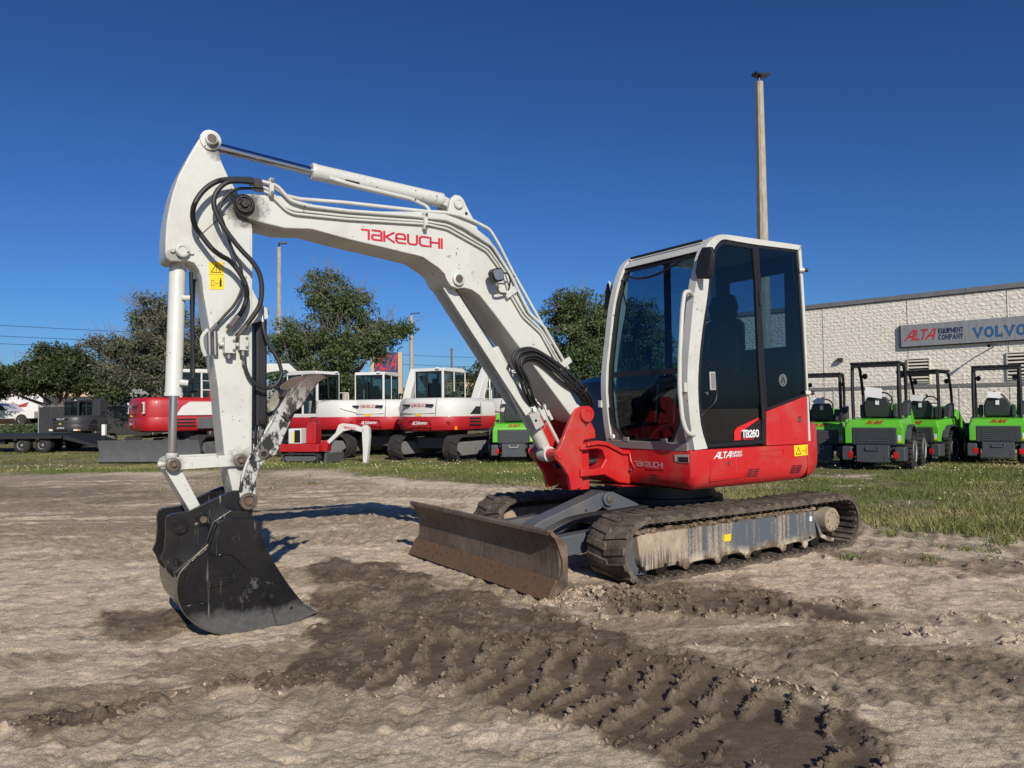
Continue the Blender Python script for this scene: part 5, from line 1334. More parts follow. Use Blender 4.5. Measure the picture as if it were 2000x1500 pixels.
for y in (.14, .80):
    c_ = MB().prism([(.32,1.32),(.30,1.46),(-.10,1.50),(-.15,1.30),(.0,1.0),(.15,1.0)], y-.06, y+.06).build('control_console', DARK, CB, bevel=.02)
    MB().tube([(.27,y,1.46),(.30,y,1.66)], [.012,.010], 8).build('lever', DARK, c_)
    MB().lathe([(0,0),(.022,.01),(.028,.06),(.022,.11),(0,.12)], (.30,y,1.64), (.1,0,1), 12).build('lever_grip', DARK, c_)
pd_ = MB(); pd_.box(.42,.56,.30,.40,.95,1.10); pd_.box(.42,.56,.50,.60,.95,1.10); pd_.build('pedals', DARK, CB, bevel=.01)
for y in (.36, .56): MB().tube([(.46,y,1.05),(.42,y,1.42)], .010, 8).build('travel_lever', STEEL, CB)
MB().tube([(.50,.10,1.45),(.50,.10,1.70)], .012, 8).build('monitor_stalk', DARK, CB)
MB().obox((.50,.12,1.72), (.02,0,0), (0,.09,0), (0,0,.07)).build('monitor', DARK, CB, bevel=.01)
MB().box(-.36,-.34,.30,.65,1.42,1.58).build('document_box', GREY_TRIM, CB, bevel=.01) if 0 else None
# ------------------------------------------------------------------ block-walled building on the right
BLK = NT('split_face_block')
_n = BLK.noise(3, 6, .7); _n2 = BLK.noise(11, 5, .65)
_c = BLK.mix(BLK.ramp(_n2, [(.3, 0), (.7, 1)]), (.86, .82, .73), (.76, .715, .625))
_c = BLK.mix(BLK.ramp(BLK.noise(.5, 4), [(.45, 0), (.75, .3)]), _c, (.66, .625, .56))
BLOCK = BLK.set(color=_c, rough=.95, spec=.2, normal=BLK.bump(_n2, .40, .025))
BAND = plain('grey_block_band', (.22, .215, .21), .9, 0, .3, 3, .4)
COPING = plain('grey_metal_coping', (.26, .26, .26), .45, .3, .25, 2)
SIGNM = NT('brushed_sign_panel')
_s = SIGNM.noise(3, 4, .6, SIGNM.mapping((5, 5, .3)))
SIGNMAT = SIGNM.set(color=SIGNM.mix(SIGNM.ramp(_s, [(.3, 0), (.7, 1)]), (.30, .305, .31), (.42, .425, .43)), rough=.42, metal=.35)
BW = R(134.95)
bld = thing('warehouse', 'long white split-face block warehouse wall with a grey sign panel behind the green loaders', 'building', (24, 40, 0), BW)
# local x runs along the wall (away from the camera to the left), local +y is the side facing the yard
def wall_mesh():
    T0, T1, Z0, Z1 = -12.0, 16.0, -.3, 7.2
    V = []; Fc = []; rl = np.random.default_rng(7); k = 0
    row = 0; z = Z0
    while z < Z1-.01:
        h = .203; x = T0-(.2 if row % 2 else 0)
        isband = abs(z+h/2-2.27) < .11
        if not isband:
            while x < T1:
                w_, g = .406, .003
                nx, nz = 5, 4
                gx = np.linspace(x+g/2, x+w_-g/2, nx); gzv = np.linspace(z+g/2, min(z+h, Z1)-g/2, nz)
                X, Zg = np.meshgrid(gx, gzv)
                d = .010+.022*rl.random(X.shape)**1.2; d[0, :] *= .55; d[-1, :] *= .7; d[:, 0] *= .7; d[:, -1] *= .7
                P = np.stack([X+rl.normal(0, .008, X.shape)*(d > .015), d, Zg+rl.normal(0, .006, X.shape)*(d > .015)], -1).reshape(-1, 3)
                V.append(P)
                idx = np.arange(nx*nz).reshape(nz, nx)+k
                Fc.append(np.stack([idx[:-1, :-1], idx[1:, :-1], idx[1:, 1:], idx[:-1, 1:]], -1).reshape(-1, 4)); k += nx*nz
                x += w_
        z += h; row += 1
    V = np.concatenate(V); Fc = np.concatenate(Fc)
    me = bpy.data.meshes.new('split_face_blocks'); me.from_pydata(V.tolist(), [], Fc.tolist())
    me.materials.append(BLOCK)
    o = bpy.data.objects.new('split_face_blocks', me); COL.objects.link(o); o.parent = bld; o['kind'] = 'stuff'
wall_mesh()
MB().box(-12, 16, -14, .0, -.4, 7.18).build('wall_core', plain('mortar', (.66, .625, .56), .95), bld, smooth=0)
MB().box(-12, 16, .0, .030, 2.165, 2.375).build('grey_band', BAND, bld, smooth=0)
cp = MB(); cp.box(-12.05, 16.05, -.3, .10, 7.20, 7.46); cp.build('coping', COPING, bld, bevel=.01)
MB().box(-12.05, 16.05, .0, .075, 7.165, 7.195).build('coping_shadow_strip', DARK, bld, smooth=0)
for t in (-5.0, -.4, 4.2, 8.8): MB().box(t-.02, t+.02, .10, .115, 7.20, 7.47).build('coping_joint', COPING, bld, smooth=0)
LVM_J = plain('joint_sealant', (.42, .39, .34), .9)
for t in (2.57, -2.2, 7.3): MB().box(t-.007, t+.007, .02, .040, -.2, 7.16).build('control_joint', LVM_J, bld, smooth=0)
SG = MB().box(-8.0, 2.90, .08, .17, 4.52, 5.73).build('sign_panel', SIGNMAT, bld, bevel=.005)
MB().box(2.90, 2.96, .05, .175, 4.49, 5.74).build('sign_edge', DARK, SG, smooth=0)
MB().box(-8.0, 2.96, .05, .172, 4.46, 4.515).build('sign_edge', DARK, SG, smooth=0)
RED_S = plain('sign_red', (.55, .03, .05), .5); NAVY_S = plain('sign_navy', (.02, .035, .11), .5); BLUE_S = plain('sign_blue', (.03, .13, .30), .5)
m_ = MB(); word(m_, 'zLTz', (2.66, .171, 4.88), (-1, 0, 0), (0, 0, 1), .50, .20, 1.0, .14, .30, off=.006, fit=1.46); m_.build('sign_lettering', RED_S, SG, smooth=0)
m_ = MB(); word(m_, 'EQUIPMENT', (.98, .171, 5.15), (-1, 0, 0), (0, 0, 1), .22, .27, .9, .26, off=.006, fit=1.17); word(m_, 'COMPANY', (.98, .171, 4.80), (-1, 0, 0), (0, 0, 1), .24, .27, .9, .36, off=.006, fit=1.15); m_.build('sign_lettering', NAVY_S, SG, smooth=0)
m_ = MB()
ox = -.70
for ch in 'VOLVO':   # wide slab-serif capitals
    w_, st = GLYPH[ch]; k = 1.22
    for pl in st:
        for th_, part in ((.27, pl),):
            def xf(a, b, dz, ox=ox): return Vector((ox-a*k*.36, .171+dz, 4.80+b*.46))
            stroke(m_, part, th_, xf, .006)
    def bar(a0, a1, z, ox=ox): m_.box(ox-a1*k*.36, ox-a0*k*.36, .1765, .1768, z, z+.055)
    if ch == 'V': bar(-.22, .22, 5.22); bar(.56, 1.0, 5.22)
    if ch == 'L': bar(-.18, .2, 5.22); bar(-.18, .5, 4.775); m_.box(ox-.58*k*.36, ox-.46*k*.36, .1765, .1768, 4.80, 4.97)
    ox -= (w_+.40)*k*.36
m_.build('sign_lettering', BLUE_S, SG, smooth=0)
LVM = plain('louvre_cream', (.62, .58, .50), .6, 0, .15)
for t0, t1, z0, z1 in ((1.54, 2.58, 2.52, 3.80), (-4.2, -2.14, 2.55, 3.86)):
    lo = MB(); lo.box(t0, t1, .02, .05, z0, z1); lv = lo.build('louvre', BLACKPRINT, bld, smooth=0)
    fr = MB(); fr.box(t0-.05, t0, .02, .10, z0-.05, z1+.05); fr.box(t1, t1+.05, .02, .10, z0-.05, z1+.05); fr.box(t0, t1, .02, .10, z1, z1+.05); fr.box(t0, t1, .02, .10, z0-.05, z0); fr.build('louvre_frame', LVM, lv, smooth=0)
    n = 7
    for i in range(n):
        z = z0+(z1-z0)*(i+.5)/n
        MB().obox(((t0+t1)/2, .075, z), ((t1-t0)/2, 0, 0), (0, .035, -.045), (0, .006, .008)).build('slat', LVM, lv, smooth=0)
for t, z in ((6.3, 4.0),):
    wl_ = MB().prism([(.05, z-.12), (.05, z+.10), (.18, z+.10), (.26, z-.10)], t-.17, t+.17, 'yz').build('wall_light', plain('bronze_fixture', (.05, .045, .04), .5), bld, bevel=.01)
MB().tube([(-1.62, .08, 4.32), (-1.60, .55, 4.36), (-1.58, .95, 4.30)], .035, 8).build('sign_light_arm', DARK, bld)
MB().tube([(-1.58, .90, 4.31), (-1.57, 1.15, 4.24)], [.05, .09], 10).build('sign_light', DARK, bld)

# ------------------------------------------------------------------ fences
GALV = plain('galvanised_steel', (.30, .31, .32), .5, .5, .2)
def chain_fence(name, label, p0, p1, h, step, mat=GALV, barb=True, screen=None):
    p0, p1 = Vector(p0), Vector(p1); L = (p1-p0).length
    f = thing(name, label, 'fence', (p0.x, p0.y, tz(p0.x, p0.y)), math.atan2(p1.y-p0.y, p1.x-p0.x))
    n = int(L/step)
    for i in range(n+1):
        MB().tube([(i*step, 0, -.1), (i*step, 0, h+.05)], .03, 8).build('post', mat, f)
    mb = MB(); mb.tube([(0, 0, h), (n*step, 0, h)], .02, 6); mb.build('top_rail', mat, f)
    if barb:
        mb = MB()
        for k in range(3): mb.tube([(0, -.05*k, h+.12+.11*k), (n*step, -.05*k, h+.12+.11*k)], .006, 4)
        mb.build('barbed_wire', mat, f, smooth=0)
    mb = MB(); s = .14; W = n*step
    k = -h
    v = []; fc = []
    while k < W:
        for d in (1, -1):
            a = max(0, k); b = min(W, k+h)
            if d == 1: z0, z1 = a-k, b-k
            else: z0, z1 = h-(a-k), h-(b-k)
            q = len(v); t = .0035
            v += [(a, t*d, z0-t), (b, t*d, z1-t), (b, t*d, z1+t), (a, t*d, z0+t)]; fc.append((q, q+1, q+2, q+3))
        k += s
    mb.add(v, fc); mb.build('wire_mesh', mat, f, smooth=0, fix=False, kind='stuff')
    if screen:
        MB().box(0, W, .03, .036, .05, h-.05).build('privacy_screen', screen, f, smooth=0)
    return f
_d = Vector((math.cos(BW), math.sin(BW), 0)); _nn = Vector((-.7078, -.7064, 0))
_p = Vector((24, 40, 0))+_nn*4.5
chain_fence('chain_link_fence', 'tall galvanised chain-link fence with barbed wire in front of the block wall', _p-_d*10, _p+_d*17, 2.15, 3.0)
chain_fence('chain_link_fence', 'low chain-link fence with dark screening behind the parked white and red excavators', (-24, 38, 0), (2, 38, 0), 1.5, 2.9, barb=False, screen=plain('screen_black', (.016, .017, .016), .8))

# ------------------------------------------------------------------ poles and wires
CONC = NT('concrete_pole')
_k = CONC.noise(2.5, 5, .65, CONC.mapping((6, 6, 1)))
CONCRETE = CONC.set(color=CONC.mix(CONC.ramp(_k, [(.35, 0), (.68, 1)]), (.42, .37, .29), (.26, .225, .175)), rough=.9, normal=CONC.bump(CONC.noise(20, 4), .3, .02))
def light_pole(label, x, y, h, w0, w1, head, group='concrete light poles', tilt=0.0):
    z = tz(x, y)
    t = thing('light_pole', label, 'light pole', (x, y, z), R(20), group)
    c0, c1 = w0*.22, w1*.22
    def oct_(w, c, zz): return [(-w/2+c, -w/2, zz), (w/2-c, -w/2, zz), (w/2, -w/2+c, zz), (w/2, w/2-c, zz), (w/2-c, w/2, zz), (-w/2+c, w/2, zz), (-w/2, w/2-c, zz), (-w/2, -w/2+c, zz)]
    MB().loft([oct_(w0, c0, -.3), oct_(w1, c1, h)]).build('shaft', CONCRETE, t, smooth=20)
    MB().tube([(0, 0, h-.02), (0, 0, h+.28)], .045, 8).build('tenon', DARK, t)
    for dx, tl in head:
        MB().obox((dx*.42, 0, h+.24+abs(dx)*.03), (.42*abs(dx), 0, .06*(1 if dx > 0 else -1)*abs(dx)), (0, .15, 0), (-.01, 0, .045)).build('lamp_head', DARK, t, bevel=.01)
    return t
light_pole('tallest concrete light pole with a two-headed lamp rising behind the excavator cab', 8.81, 26, 12.75, .46, .24, ((.42, 0), (-.25, 0)))
light_pole('middle concrete light pole between the arm and boom above the oak', -14.0, 45, 11.0, .30, .22, ((.55, 0),))
light_pole('smallest, farthest light pole in the gap under the boom', -10.72, 80, 10.9, .46, .34, ((1.1, 0),))
WOOD = plain('weathered_wood', (.16, .13, .10), .9, 0, .3, 4)
up = thing('utility_pole', 'slim wooden utility pole far behind the parked excavators under the boom', 'pole', (-7.63, 95, .6))
MB().tube([(0, 0, -.3), (0, 0, 8.6)], [.17, .12], 10).build('shaft', WOOD, up); MB().box(-.28, .28, -.05, .05, 8.30, 8.40).build('crossarm', WOOD, up)
WIRE = plain('black_wire', (.02, .02, .022), .6)
def wire(label, a, b, sag, r=.018):
    pts = []
    for i in range(25):
        t = i/24; p = Vector(a).lerp(Vector(b), t); p.z -= sag*4*t*(1-t); pts.append(p)
    o = MB().tube(pts, r, 4).build('power_line', WIRE, None); tag(o, label, 'power line', 'overhead wires')
wire('uppermost overhead wire in the sky at the left edge', (-75, 60, 11.4), (-14, 60, 7.0), .5)
wire('second overhead wire from the top at the left edge', (-75, 60, 10.2), (-14, 60, 6.4), .5)
wire('third overhead wire from the top at the left edge', (-75, 60, 9.3), (-14, 60, 6.0), .5)
wire('fourth overhead wire crossing low behind the leftmost tree', (-75, 62, 5.8), (-14, 62, 5.2), .5)
wire('upper overhead wire in the gap under the boom', (-14, 95, 8.4), (12, 95, 8.2), .4, .022)
wire('lower overhead wire in the gap under the boom', (-14, 95, 7.2), (12, 95, 7.0), .4, .022)

# ------------------------------------------------------------------ trees
BARK = plain('oak_bark', (.15, .125, .10), .95, 0, .45, 9, .5)
TWIG = plain('grey_twigs', (.22, .195, .165), .9, 0, .3, 9)
def leaf_mat(name, a, b, c):
    t = NT(name); f = t.attr('tint')
    col = t.ramp(f, [(.0, a), (.55, b), (1.0, c)])
    t.set(color=col, rough=.55, spec=.35)
    tr = t.n.new('ShaderNodeBsdfTranslucent'); t.link(col, tr.inputs[0])
    mx = t.n.new('ShaderNodeMixShader'); mx.inputs[0].default_value = .22
    t.link(t.b.outputs[0], mx.inputs[1]); t.link(tr.outputs[0], mx.inputs[2]); t.link(mx.outputs[0], t.out.inputs[0])
    return t.m
LEAF_A = leaf_mat('oak_leaves', (.042, .066, .026), (.085, .122, .048), (.155, .185, .080))
LEAF_B = leaf_mat('grey_oak_leaves', (.062, .072, .044), (.112, .122, .076), (.19, .19, .125))
LEAF_C = leaf_mat('dark_leaves', (.028, .042, .018), (.058, .078, .030), (.11, .125, .050))
def leaves_mesh(name, centres, per, rad, size, rg, mat, parent, flat=.75, kind=None):
    C_ = np.repeat(np.asarray(centres), per, axis=0); n = len(C_)
    off_ = rg.normal(0, 1, (n, 3)); off_ /= np.linalg.norm(off_, axis=1, keepdims=True)+1e-9
    off_ *= (rg.random((n, 1))**.55)*rad; off_[:, 2] *= flat
    P = C_+off_
    u = rg.normal(0, 1, (n, 3)); u /= np.linalg.norm(u, axis=1, keepdims=True)
    v = np.cross(u, rg.normal(0, 1, (n, 3))); v /= np.linalg.norm(v, axis=1, keepdims=True)+1e-9
    s = size*(.6+.8*rg.random((n, 1)))
    q = np.stack([P-u*s, P-v*s*.45, P+u*s, P+v*s*.45], 1).reshape(-1, 3)
    idx = np.arange(n*4, dtype=np.int32)
    me = bpy.data.meshes.new(name); me.vertices.add(n*4); me.vertices.foreach_set('co', q.ravel().astype(np.float32))
    me.loops.add(n*4); me.loops.foreach_set('vertex_index', idx); me.polygons.add(n); me.polygons.foreach_set('loop_start', np.arange(0, n*4, 4, dtype=np.int32))
    me.update(calc_edges=True)
    ct = np.repeat(rg.random(len(centres)), per)
    tint = np.clip(.55*ct+.45*rg.random(n), 0, 1)
    at = me.attributes.new('tint', 'FLOAT', 'POINT'); at.data.foreach_set('value', np.repeat(tint, 4).astype(np.float32))
    me.materials.append(mat)
    o = bpy.data.objects.new(name, me); COL.objects.link(o)
    if parent is not None: o.parent = parent
    if kind: o['kind'] = kind
    return o
def tree(name, label, x, y, lobes, seed, mat, trunk_h, trunk_r, tips=260, per=52, rad=.48, size=.085, twigs=60, lean=0, group=None, twig_mat=None):
    """lobes: (dx, dy, z, rx, ry, rz) relative to the trunk foot"""
    rg = np.random.default_rng(seed); rl = random.Random(seed)
    z0 = tz(x, y)
    t = thing(name, label, 'tree', (x, y, z0), 0, group)
    mb = MB(); top = Vector((lean, 0, trunk_h))
    mb.tube(spline([(0, 0, -.2), (lean*.3, .05, trunk_h*.5), top], 5), [trunk_r*(1-.35*i/10) for i in range(11)], 10)
    cent = []; tw = MB()
    for (dx, dy, z, rx, ry, rz) in lobes:
        c = Vector((dx, dy, z))
        mid = top.lerp(c, .5)+Vector((rl.uniform(-.3, .3), rl.uniform(-.3, .3), -.15*(c-top).length*.4))
        sp = spline([top-Vector((0, 0, .3)), mid, c], 6)
        mb.tube(sp, [trunk_r*.55*(1-.75*i/(len(sp)-1)) for i in range(len(sp))], 7)
        n = int(tips*(rx*ry*rz)**(1/1.6)/sum((l[3]*l[4]*l[5])**(1/1.6) for l in lobes))+2
        for k in range(n):
            d = rg.normal(0, 1, 3); d /= np.linalg.norm(d); r = rg.random()**.42
            p = Vector((dx+d[0]*rx*r, dy+d[1]*ry*r, z+d[2]*rz*r))
            if p.z < .6: continue
            cent.append(tuple(p))
            if k % 2 == 0:
                m = c.lerp(p, .5)+Vector((rl.uniform(-.2, .2), rl.uniform(-.2, .2), rl.uniform(-.1, .25)))
                mb.tube([c, m, p], [.045, .028, .012], 5)
        for k in range(int(twigs*rx*rz/max(1e-6, sum(l[3]*l[5] for l in lobes)))):
            d = rg.normal(0, 1, 3); d[2] = abs(d[2])*.9+.1; d /= np.linalg.norm(d)
            a = Vector((dx+d[0]*rx*.75, dy+d[1]*ry*.75, z+d[2]*rz*.75)); b = a+Vector((d[0], d[1], d[2]))*rl.uniform(.5, 1.1)+Vector((rl.uniform(-.3, .3), rl.uniform(-.3, .3), rl.uniform(-.1, .3)))
            tw.tube([a, a.lerp(b, .55)+Vector((rl.uniform(-.1, .1), rl.uniform(-.1, .1), rl.uniform(-.1, .1))), b], [.014, .010, .005], 4)
            e = a.lerp(b, .5); tw.tube([e, e+Vector((rl.uniform(-.4, .4), rl.uniform(-.3, .3), rl.uniform(.1, .5)))], [.008, .004], 3)
    mb.build('trunk', BARK, t, smooth=60)
    if tw.v: tw.build('twigs', twig_mat or TWIG, t, smooth=0, kind='stuff')
    leaves_mesh('crown', cent, per, rad, size, rg, mat, t)
    return t
tree('oak_tree', 'tall oak with bare grey twigs between the arm and the ALTA roadside sign', -8.0, 34, [(.0,0,4.0,2.3,1.9,1.3),(-.6,.2,6.2,1.0,.9,1.5),(.5,0,5.7,1.2,1.0,1.2),(1.7,.2,4.6,1.3,1.2,.7),(2.9,.2,4.9,.6,.6,.35),(-2.0,.1,4.4,1.2,1.2,1.0),(-1.6,-.2,2.7,1.4,1.2,.9),(.2,-.4,2.4,1.2,1.3,.8)], 3, LEAF_A, 2.2, .22, 470, 84, .46, .072, 320)
tree('oak_tree', 'wide grey-green oak behind the bucket cylinder at the left', -16.6, 36, [(.2,0,4.4,2.2,1.8,1.4),(-.5,0,5.8,1.3,1.1,1.1),(-2.6,.2,4.2,1.3,1.2,.8),(-1.6,0,3.0,1.5,1.4,.9),(1.8,.2,3.8,1.5,1.4,1.2),(1.0,-.2,2.6,1.8,1.4,.8),(2.4,0,5.0,1.0,.9,1.0)], 7, LEAF_B, 2.0, .22, 470, 84, .46, .072, 320)
tree('oak_tree', 'dark spreading tree at the left edge above the dark excavator', -28.4, 47, [(0,0,3.3,2.8,2.2,1.3),(-2.6,.3,3.4,2.0,1.8,1.1),(2.2,.2,3.2,1.9,1.6,1.1),(-.6,0,4.5,1.5,1.3,.9),(1.2,0,4.4,1.2,1.1,.9),(-4.6,0,3.0,1.6,1.5,1.1),(3.4,-.3,2.4,1.0,1.0,.7)], 12, LEAF_C, 1.6, .25, 430, 80, .52, .10, 60)
tree('oak_tree', 'dense oak standing directly behind the excavator cab and boom foot', 4.0, 36, [(-.6,0,5.2,2.0,1.7,1.7),(1.6,.2,4.8,2.0,1.8,1.9),(-1.9,0,3.6,1.4,1.3,1.3),(.4,-.4,3.2,2.4,1.6,1.4),(2.6,0,3.2,1.5,1.3,1.3),(-1.4,-.2,5.9,1.0,.9,.9),(-.4,.2,1.9,2.2,1.4,.9)], 21, LEAF_A, 1.8, .24, 560, 84, .48, .078, 90)
tree('far_tree', 'small dark tree far off beside the tan building under the boom', -3.6, 68, [(0,0,3.6,2.0,1.6,1.2),(1.8,0,4.4,1.6,1.5,1.4),(3.4,0,4.2,1.6,1.5,1.5),(.6,0,2.0,2.4,1.6,1.0)], 31, LEAF_C, 1.5, .2, 120, 46, .6, .13, 0)
tree('far_tree', 'dark shaggy tree at the far left edge beyond the wires', -38.5, 52, [(0,0,3.4,2.4,2.0,1.4),(-2.4,0,3.0,2.2,2.0,1.3),(1.6,0,2.6,1.8,1.6,1.0)], 33, LEAF_C, 1.4, .25, 150, 50, .55, .11, 20)
# far belt of greenery that reads as one mass
_rg = np.random.default_rng(44)
_xs = _rg.uniform(-75, 70, 900); _ys = _rg.uniform(82, 96, 900); _zs = .6+_rg.random(900)*(2.6+1.2*np.sin(_xs*.21)+.8*np.sin(_xs*.57))
o = leaves_mesh('distant_trees', np.stack([_xs, _ys, np.clip(_zs, .3, 9)], -1), 34, 1.5, .30, _rg, LEAF_C, None, .7, 'stuff'); tag(o, 'low far-off belt of dark green trees along the horizon', 'tree line')
# shaded shrubs behind the fence
_xs = _rg.uniform(-23, 3, 420); _ys = _rg.uniform(40, 43, 420); _zs = .4+_rg.random(420)*1.7
o = leaves_mesh('shrubbery', np.stack([_xs, _ys, _zs], -1), 40, .7, .11, _rg, LEAF_C, None, .8, 'stuff'); tag(o, 'shaded shrubs growing behind the screened fence', 'shrubs')
_xs = _rg.uniform(-34, -22.5, 260); _ys = _rg.uniform(39, 41, 260); _zs = .15+_rg.random(260)*.45
o = leaves_mesh('hedge', np.stack([_xs, _ys, _zs], -1), 46, .32, .07, _rg, LEAF_A, None, .8, None); tag(o, 'low clipped green hedge behind the flatbed trailer', 'hedge')

# ------------------------------------------------------------------ far buildings, roadside sign
TAN = plain('tan_stucco', (.56, .42, .28), .9, 0, .12, 2)
def far_building(name, label, loc, rz, w, d, h, mat, wins, roofm=COPING):
    b = thing(name, label, 'building', loc, rz)
    MB().box(0, w, 0, d, -.3, h).build('wall', mat, b, smooth=0)
    MB().box(-.12, w+.12, -.12, d+.1, h, h+.22).build('roof', roofm, b, smooth=0)
    for (x0, x1, z0, z1) in wins:
        f = MB().box(x0-.06, x1+.06, -.03, .0, z0-.06, z1+.06).build('window', GREY_TRIM, b, smooth=0)
        MB().box(x0, x1, -.04, -.031, z0, z1).build('pane', DARK, f, smooth=0)
    return b
far_building('tan_building', 'low tan stucco building behind the white trucks at the left edge', (-58, 66, .6), R(-4), 23, 10, 2.7, TAN, [(8.6+i*2.6, 9.5+i*2.6, .6, 1.5) for i in range(6)])
far_building('tan_building', 'small tan building in the gap under the boom beside the far tree', (-6.6, 76, .6), R(6), 7, 8, 3.6, TAN, [(1.7, 2.7, .6, 2.2), (4.0, 5.0, .6, 2.2)], plain('terracotta', (.35, .2, .12), .8))
MET = NT('corrugated_metal'); _w = MET.n.new('ShaderNodeTexWave'); _w.inputs['Scale'].default_value = 6; MET.link(MET.tc.outputs['Object'], _w.inputs['Vector'])
METAL = MET.set(color=(.30, .32, .33), rough=.5, metal=.3, normal=MET.bump(_w.outputs[0], .5, .03))
far_building('metal_shed', 'pale grey corrugated shed behind the red excavator', (-26.5, 52, .45), 0, 12, 9, 2.6, METAL, [])
py = thing('pylon_sign', 'dark blue roadside sign with red letters partly hidden by the oak', 'sign', (-7.4, 45, tz(-7.4, 45)), 0)
pw = Vector((0, 0, tz(-7.4, 45)))
pp = MB().box(-.85, .56, -.12, .12, 2.95, 4.55).build('sign_board', plain('sign_board_blue', (.03, .05, .14), .5), py, bevel=.01)
MB().box(.57, .82, -.12, .12, -.2, 4.55).build('sign_post', TAN, py, bevel=.01)
MB().box(-1.05, -.86, -.12, .12, -.2, 4.55).build('sign_post', TAN, py, bevel=.01)
m_ = MB(); word(m_, 'zLTz', (-.82, -.125, 3.55), (1, 0, 0), (0, 0, 1), .78, .2, 1, .10, .25, off=.01, fit=1.28); m_.build('sign_lettering', RED_S, pp, smooth=0)
m_ = MB(); word(m_, 'EQUIPMENT COMPANY', (-.80, -.125, 3.12), (1, 0, 0), (0, 0, 1), .20, .2, .8, .25, off=.01, fit=1.28); m_.build('sign_lettering', WHITEPRINT, pp, smooth=0)
# post in front of the oak, leaning
MB_p = MB().tube([(0, 0, -.1), (.12, 0, 2.0)], [.16, .12], 8).build('old_post', plain('pale_post', (.42, .39, .33), .9), None)
MB_p.location = (-6.9, 30.5, tz(-6.9, 30.5)); tag(MB_p, 'pale leaning post standing beside the white excavator cab', 'post')
mp = thing('marker_post', 'white marker post with a black band in the grass beside the dark excavator', 'post', (-13.6, 25, tz(-13.6, 25)))
for z0, z1, m in ((-.1, .36, WHITEPRINT), (.36, .62, BLACKPRINT), (.62, .98, WHITEPRINT)):
    MB().box(-.055, .055, -.055, .055, z0, z1).build('post_segment', m, mp, smooth=0)
# ------------------------------------------------------------------ machines parked in the yard
RUB_BG = plain('yard_rubber', (.030, .028, .027), .85, 0, .4, 6, .3)
FRAME_BG = plain('yard_frame_grey', (.10, .105, .11), .6, 0, .3)
PALE_GREY = plain('pale_grey_frame', (.22, .22, .22), .6, 0, .3)
DARKGREY_BG = plain('charcoal_panel', (.045, .045, .048), .45, 0, .2)
REDLAMP_BG = plain('red_reflector', (.35, .008, .01), .25)
ORANGE = plain('orange_lamp', (.8, .25, .02), .3)
EX_PLAN = [(.95,-1.05),(.95,1.05),(-.7,1.07),(-1.02,.98),(-1.25,.80),(-1.40,.50),(-1.46,.17),(-1.46,-.17),(-1.40,-.50),(-1.25,-.80),(-1.02,-.98),(-.7,-1.07)]
UP_PLAN = [(.75,-1.03),(.75,-.12),(-.18,-.12),(-.18,1.03),(-.7,1.05),(-1.02,.96),(-1.25,.78),(-1.40,.49),(-1.46,.17),(-1.46,-.17),(-1.40,-.49),(-1.25,-.78),(-1.02,-.96),(-.7,-1.05)]
